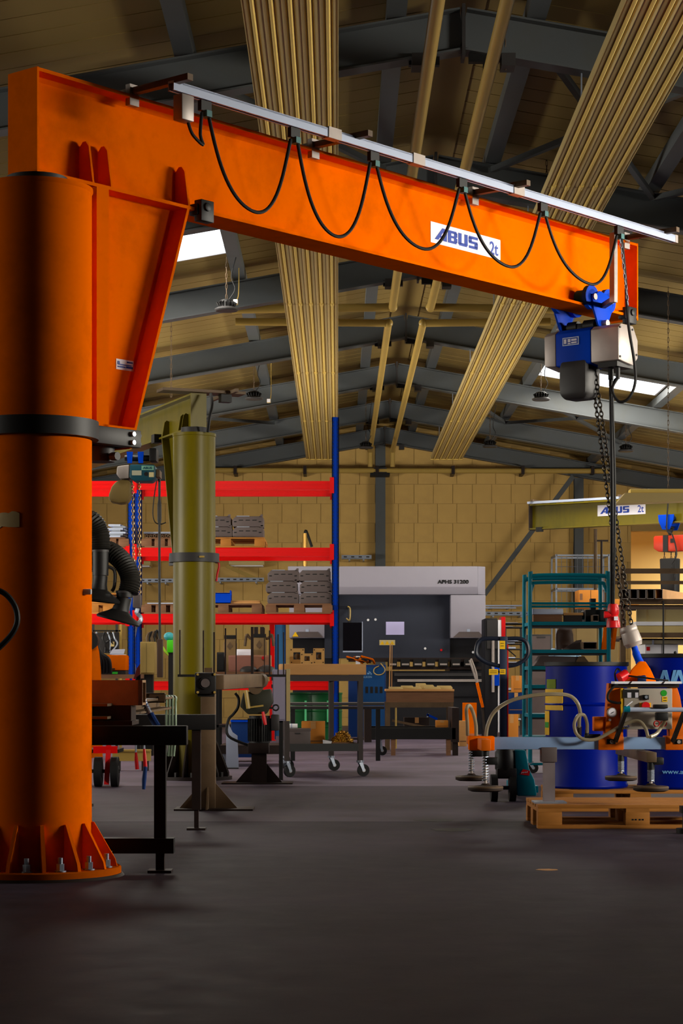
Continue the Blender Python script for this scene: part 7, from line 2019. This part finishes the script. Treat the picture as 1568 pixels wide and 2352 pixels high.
# ------------------------------------------------------------------ goods behind the stakes, on benches under the rack
D = 26.0
bn = thing('work_bench', 'long dark work bench carrying fixtures under the red rack beams', 'bench', (WX(560, D), D, 0))
ztb = WZ(1543, D)
MB().box(WX(495, D), WX(660, D), D, D + .8, ztb - .04, ztb).build('bench_top', M_WOODD, bn)
for x in (498, 656):
    for d in (.02, .74): MB().box(WX(x, D) - .02, WX(x, D) + .02, D + d, D + d + .04, 0, ztb - .04).build('leg', M_BK, bn)
MB().box(WX(497, D), WX(658, D), D + .02, D + .78, .3, .33).build('lower_shelf', M_BK, bn)
def bench_box(xa, xb, ya, d, dep, m, name, label, D=D, cat='box', base=None):
    z0 = base if base is not None else ztb
    t = thing(name, label, cat, (WX((xa + xb) / 2, D), D + d, z0))
    x0, x1, z1 = WX(xa, D), WX(xb, D), WZ(ya, D)
    MB().box(x0, x1, D + d, D + d + dep, z0, z1).build('box_body', m, t, bevel=.006)
    MB().box(x0 + .01, x1 - .01, D + d - .004, D + d, z0 + (z1 - z0) * .1, z0 + (z1 - z0) * .9).build('front_panel', m, t)
    return t
bench_box(524, 577, 1505, .05, .3, mat('reddish_brown', S(140, 92, 78), .6, var=.1), 'steel_box', 'reddish brown steel box on the bench behind the stakes')
bench_box(497, 514, 1498, .05, .3, M_BK, 'steel_box', 'dark narrow steel box next to the olive column on the bench')
t = bench_box(578, 620, 1504, .3, .3, mat('pinkish_box', S(150, 104, 80), .6), 'steel_box', 'pinkish steel box with a red knob on the bench')
MB().cyl(px(604, 1511, D + .29), px(604, 1511, D + .27), .02, n=12).build('red_knob', M_REDP, t)
bench_box(540, 577, 1490, .4, .2, M_LABEL, 'white_panel', 'white panel with black clips above the reddish brown box', cat='panel')
def fixture(xc, w, ytop, ymid, label, forks):
    t = thing('welding_fixture', label, 'fixture', (WX(xc, D), D + .5, ztb))
    s = D + .55
    k = s
    x0, x1 = WX(xc - w / 2, k), WX(xc + w / 2, k)
    MB().prism([(x0, s, ztb), (x1, s, ztb), (x1, s, WZ(ymid + 10, k)), (x1 - .03, s, WZ(ymid, k)), (x0 + .03, s, WZ(ymid, k)), (x0, s, WZ(ymid + 10, k))], (0, .15, 0)).build('fixture_body', mat('fixture_tan', S(120, 96, 62), .6, .1, var=.15), t, bevel=.006)
    MB().prism([(WX(xc - 7, k), s - .006, WZ(ymid + 18, k)), (WX(xc, k), s - .006, WZ(ymid + 26, k)), (WX(xc + 7, k), s - .006, WZ(ymid + 18, k)), (WX(xc, k), s - .006, WZ(ymid + 7, k))], (0, .006, 0)).build('diamond_plate', M_BR, t)
    MB().box(x0 + .01, x1 - .01, s - .01, s + .16, WZ(ymid, k), WZ(ymid - 8, k)).build('clamp_jaw', M_BK, t)
    if forks:
        for u in (-8, 6): MB().box(WX(xc + u - 4, k), WX(xc + u + 5, k), s + .03, s + .1, WZ(ymid - 8, k), WZ(ytop, k)).build('fork_arm', M_BRD, t)
        for q in (-1, 1):
            MB().tube([(WX(xc + q * 14, k), s + .05, WZ(ymid + 3, k)), (WX(xc + q * 22, k), s + .05, WZ(ymid + 1, k)), (WX(xc + q * 29, k), s + .05, WZ(ymid - 6, k)), (WX(xc + q * 33, k), s + .05, WZ(ymid + 20, k))], .02, 6, smooth=4).build('curved_arm', M_BR, t)
fixture(528, 30, 1455, 1467, 'tan welding fixture with black jaw behind the stakes, left of two', False)
fixture(595, 34, 1440, 1464, 'taller tan welding fixture with forked top behind the stakes', True)
for k, (xa, xb, ya, d, lab) in enumerate([(548, 590, 1529, -.0, 'grey round casting lying at the front of the bench'), (590, 632, 1530, .02, 'second grey casting beside the grey round one on the bench')]):
    t = thing('casting', lab, 'casting', (WX((xa + xb) / 2, D), D + d, ztb))
    c = Vector((WX((xa + xb) / 2, D), D + .1, ztb + .04)); w = WX(xb, D) - WX(xa, D)
    MB().lathe([(w * .5, 0), (w * .5, .03), (w * .38, .06), (w * .2, .075), (.01, .075)], c - Vector((0, 0, .04)), 24).build('casting_body', M_DG, t)
    MB().lathe([(w * .22, .072), (w * .2, .085), (.01, .085)], c - Vector((0, 0, .04)), 20).build('boss', M_BOXG, t)
# cabinet door with cream edge
D = 18.55
t = thing('grey_cabinet', 'plain lilac grey steel cabinet with a cream side edge, left of the wooden topped cart', 'cabinet', (WX(643, D), D, 0))
MB().box(WX(625, D), WX(657, D), D, D + .2, WZ(1656, D), WZ(1538, D)).build('cabinet_body', mat('lilac_grey', S(128, 122, 140), .5, var=.06), t, bevel=.006)
MB().box(WX(657.3, D), WX(665, D), D - .01, D + .2, WZ(1656, D), WZ(1536, D)).build('cabinet_edge', mat('cream_edge', S(160, 140, 96), .6), t)
MB().box(WX(628, D), WX(654, D), D - .012, D, WZ(1652, D), WZ(1542, D)).build('cabinet_door', MATS['lilac_grey'], t)
for k, yy in enumerate((1555, 1572)): MB().box(WX(623, D), WX(625, D), D, D + .05, WZ(yy + 8, D), WZ(yy, D)).build('hinge', M_BK, t)
MB().box(WX(640, D), WX(649, D), D + .06, D + .12, 0, WZ(1656, D)).build('pedestal', M_BK, t)
# long rails behind the cart, green drums under the rack
D = 23.0
t = thing('rail_bundle', 'pair of long dark rails with bright edges lying on stands behind the cart', 'rails', (WX(770, D), D, 0))
for yy, dd in ((1613, .0), (1622, .04)):
    MB().box(WX(664, D), WX(882, D), D + dd, D + dd + .06, WZ(yy + 7, D), WZ(yy, D)).build('rail', M_DG, t)
    MB().box(WX(664, D), WX(882, D), D + dd - .002, D + dd, WZ(yy + 1.4, D), WZ(yy, D)).build('bright_edge', M_SS, t)
for x in (672, 868): MB().bar((WX(x, D), D + .05, 0), (WX(x, D), D + .05, WZ(1629, D)), .05, .05).build('stand', M_BK, t)
M_GD = mat('dark_green', S(14, 74, 36), .4, var=.15)
for k, (x, lab) in enumerate([(690, 'dark green drum under the rack, left of the two behind the cart'), (741, 'dark green drum under the rack, next to the blue post')]):
    t = thing('oil_drum', lab, 'drum', (WX(x, 29.5), 29.5, 0), None)
    c = (WX(x, 29.5), 29.5, 0)
    MB().lathe([(.27, 0), (.28, .01), (.272, .03), (.272, .22), (.28, .23), (.272, .24), (.272, .44), (.28, .45), (.272, .46), (.272, .68), (.28, .69), (.28, .71), (.26, .71), (.25, .70), (.01, .70)], c, 40).build('drum_body', M_GD, t)
    MB().box(c[0] + .06, c[0] + .09, 29.5 - .276, 29.5 - .26, .3, .6).build('bright_strip', mat('mint_strip', S(90, 190, 130), .4), t)
# floor goods between stands: blue crate, silver scraps, dark pallet truck
D = 22.5
t = thing('blue_crate', 'low blue crate on the floor behind the geared motor', 'crate', (WX(552, D), D, 0))
MB().box(WX(528, D), WX(600, D), D + .2, D + .55, .05, WZ(1655, D)).build('crate_body', M_BLD, t, bevel=.006)
MB().box(WX(527, D), WX(601, D), D + .19, D + .56, WZ(1659, D), WZ(1655, D)).build('crate_rim', M_BL, t)
for x in (535, 592): MB().box(WX(x - 4, D), WX(x + 4, D), D + .22, D + .5, 0, .05).build('skid', M_BK, t)
t = thing('metal_scrap', 'bright curved sheet offcut standing between the two posts', 'offcut', (WX(532, 21.0), 21.0, 0))
D = 21.0
MB().prism([(WX(519, D), D, .01), (WX(548, D), D, .01), (WX(545, D), D, WZ(1690, D)), (WX(534, D), D, WZ(1682, D)), (WX(527, D), D, WZ(1668, D)), (WX(523, D), D, WZ(1655, D)), (WX(519, D), D, WZ(1690, D))], (0, .012, 0)).build('sheet', M_ALU, t)
MB().box(WX(519, D), WX(548, D), D - .05, D + .05, 0, .012).build('foot', M_DG, t)
D = 21.5
t = thing('low_trolley', 'low dark flat trolley on the floor between the posts and the cart', 'trolley', (WX(590, D), D, 0))
MB().box(WX(505, D), WX(652, D), D, D + .8, .16, .22).build('deck', M_BK, t)
for x in (512, 645):
    for d in (.05, .7): caster('', t, WX(x, D), D + d, .16, .05, .4)
MB().box(WX(505, D), WX(652, D), D - .02, D, .13, .22).build('deck_edge', M_BRD, t)

# left background: welding set, cabinets, robot parts
D = 25.5
wb_ = thing('work_bench', 'bench behind the orange column with welding gear on it', 'bench', (WX(250, D), D, 0))
ztb2 = WZ(1549, D)
MB().box(WX(195, D), WX(318, D), D, D + .8, ztb2 - .05, ztb2).build('bench_top', M_WOODD, wb_)
for x in (200, 314):
    for d in (.02, .74): MB().box(WX(x, D) - .02, WX(x, D) + .02, D + d, D + d + .04, 0, ztb2 - .05).build('leg', M_BK, wb_)
t = thing('welding_set', 'orange welding power unit with black cables on the bench left of the blue post', 'welder', (WX(258, D), D + .1, ztb2))
MB().box(WX(226, D), WX(287, D), D + .1, D + .5, WZ(1540, D), WZ(1504, D)).build('housing', M_ORD, t, bevel=.02)
MB().box(WX(228, D), WX(286, D), D + .12, D + .48, ztb2, WZ(1540, D)).build('plinth', M_BK, t)
MB().box(WX(229, D), WX(262, D), D + .09, D + .1, WZ(1538, D), WZ(1535, D)).build('vent_slot', M_BK, t)
MB().box(WX(255, D), WX(268, D), D + .11, D + .12, WZ(1548, D), WZ(1543, D)).build('green_label', M_GRN, t)
for k in range(4):
    MB().tube([px(214, 1462, D - .1), px(222 + k * 3, 1490 + k * 3, D - .12), px(232 + k * 6, 1515, D - .1), px(230 + k * 8, 1545, D + .0)], .022, 8, smooth=5).build('welding_cable', M_BK, t)
t = thing('robot_head', 'black cable drum and orange arm beside the orange column, behind the table', 'robot', (WX(208, 24), 24, 0))
D = 24.0
MB().tube([(WX(212, D), D, 0), px(212, 1540, D), px(210, 1500, D), px(205, 1470, D)], [.12, .1, .09, .08], 12).build('orange_arm', M_ORD, t)
MB().cyl(px(205, 1472, D) - Vector((0, .1, 0)), px(205, 1472, D) + Vector((0, .1, 0)), .11, n=20).build('joint', M_BK, t)
D = 25.5
t = thing('paper_tray', 'pale sheet tray lying on top of the orange welding unit', 'tray', px(270, 1503, D + .2))
MB().prism([px(252, 1503.5, D + .12), px(284, 1503.5, D + .12), px(287, 1493, D + .3), px(258, 1494, D + .3)], (0, 0, .012)).build('tray', M_ALU, t)
MB().box(WX(254, D), WX(284, D), D + .12, D + .3, WZ(1504, D), WZ(1503, D)).build('tray_lip', M_WH, t)
D = 27.0
t = thing('wire_frame', 'grey fixture frame with wires behind the welding unit', 'frame', (WX(250, D), D, ztb2))
for x in (214, 268, 277): MB().bar((WX(x, D), D, 0), px(x, 1434, D), .03, .03).build('frame_post', M_PIPE if x > 270 else M_DG, t)
MB().bar(px(214, 1449, D), px(277, 1449, D), .03, .02).build('frame_rail', M_BK, t)
MB().box(WX(213, D), WX(278, D), D + .1, D + .12, WZ(1500, D), WZ(1452, D)).build('back_plate', M_DG, t)
rnd = random.Random(5)
for k in range(6):
    x = rnd.uniform(222, 262)
    MB().tube([px(x, 1452, D - .03), px(x + rnd.uniform(-10, 10), 1465, D - .06), px(x + rnd.uniform(-12, 12), 1480, D - .05), px(x + rnd.uniform(-6, 6), 1498, D - .03)], .012, 6, smooth=4).build('wire', M_BK if k % 2 else M_ZN, t)
MB().box(WX(255, D), WX(263, D), D - .06, D, WZ(1485, D), WZ(1474, D)).build('pale_block', M_CREAM, t)
D = 24.5
t = thing('control_cabinet', 'upright beige control box between the blue post and the olive column', 'cabinet', (WX(340, D), D, 0))
MB().box(WX(322, D), WX(356, D), D, D + .25, WZ(1549, D), WZ(1474, D)).build('cabinet_body', mat('beige_box', S(148, 124, 68), .6, var=.08), t, bevel=.006)
MB().box(WX(324, D), WX(354, D), D - .012, D, WZ(1545, D), WZ(1477, D)).build('cabinet_door', MATS['beige_box'], t)
MB().box(WX(336, D), WX(336.6, D), D - .014, D - .012, WZ(1545, D), WZ(1477, D)).build('door_joint', M_BRD, t)
MB().box(WX(330, D), WX(350, D), D + .05, D + .2, 0, WZ(1549, D)).build('pedestal', M_BK, t)
t = thing('cable_plugs', 'cluster of cable plugs on top of the beige control box', 'cables', px(345, 1474, D + .1))
for k in range(4):
    x = 338 + k * 6
    MB().tube([px(x, 1474, D + .1), px(x - 1, 1464, D + .1), px(x + 4, 1454 - k * 2, D + .1), px(x + 10, 1462, D + .15), px(x + 12, 1480, D + .3)], .014, 6, smooth=4).build('cable', M_BK if k % 2 else M_BR, t)
t = thing('red_hopper', 'dark red funnel shaped hopper beside the foot of the blue post', 'hopper', (WX(318, D), D + .3, 0))
MB().prism([px(306, 1560, D + .3), px(331, 1542, D + .3), px(321, 1525, D + .3), px(314, 1535, D + .3)], (0, .2, 0)).build('hopper', mat('dark_red', S(70, 12, 12), .5), t)
MB().bar((WX(318, D + .4), D + .4, 0), px(318, 1548, D + .4), .05, .05).build('hopper_leg', M_BK, t)
D = 23.5
t = thing('green_machine', 'bright green machine with cyan top half behind the olive column', 'machine', (WX(392, D), D, 0))
MB().box(WX(383, D), WX(420, D), D, D + .3, WZ(1499, D), WZ(1470, D)).build('housing', mat('bright_green', S(70, 190, 20), .45), t, bevel=.01)
MB().ball(px(388, 1462, D + .1), .06, .06, .05).build('dome', mat('cyan_dome', S(60, 150, 160), .4), t)
MB().box(WX(386, D), WX(420, D), D + .02, D + .28, 0, WZ(1499, D)).build('black_base', M_BK, t)
for k in range(2): MB().tube([px(374 + k, 1485 + k * 4, D - .05), px(379, 1494 + k * 4, D - .05), px(386, 1503 + k * 2, D - .02)], .008, 6, smooth=4).build('green_lead', mat('lime_lead', S(150, 190, 40), .5), t)
# small stains on the floor are worn flat oil marks
M_OIL = mat('oil_stain', S(26, 22, 20), .6)
rnd = random.Random(21)
for k, (x, y, w, h) in enumerate([(1000, 1884, .13, .05), (1040, 1906, .13, .05), (1258, 1998, .055, .016)]):
    D = F * CH / (y - HY); c = Vector((WX(x, D), D, .0))
    n = 18; ring = [(c.x + w * math.cos(2 * math.pi * i / n) * rnd.uniform(.75, 1.1), c.y + h * 3 * math.sin(2 * math.pi * i / n) * rnd.uniform(.75, 1.1), .0005) for i in range(n)]
    o = MB().prism(ring, (0, 0, .0008)).build(['oil_stain', 'oil_stain', 'wood_splinter'][k], M_OIL if k < 2 else M_PLY)
    tag(o, ['dark oil stain on the floor before the front pallet, farther one', 'dark oil stain on the floor before the front pallet, nearer one', 'small pale scrap lying on the floor in front of the pallet'][k], ['stain', 'stain', 'scrap'][k])

D = 12.2
t = thing('machine_leveller', 'black levelling pad of a machine at the right edge of the floor', 'leveller', (WX(1572, D), D, 0))
MB().cyl((WX(1572, D), D, 0), (WX(1572, D), D, .03), .05, n=20).cyl((WX(1572, D), D, .03), (WX(1572, D), D, .12), .014, n=10).build('foot_pad', M_BK, t)
MB().box(WX(1562, D), WX(1640, D), D - .04, D + .04, .12, .16).build('bracket', M_BK, t)
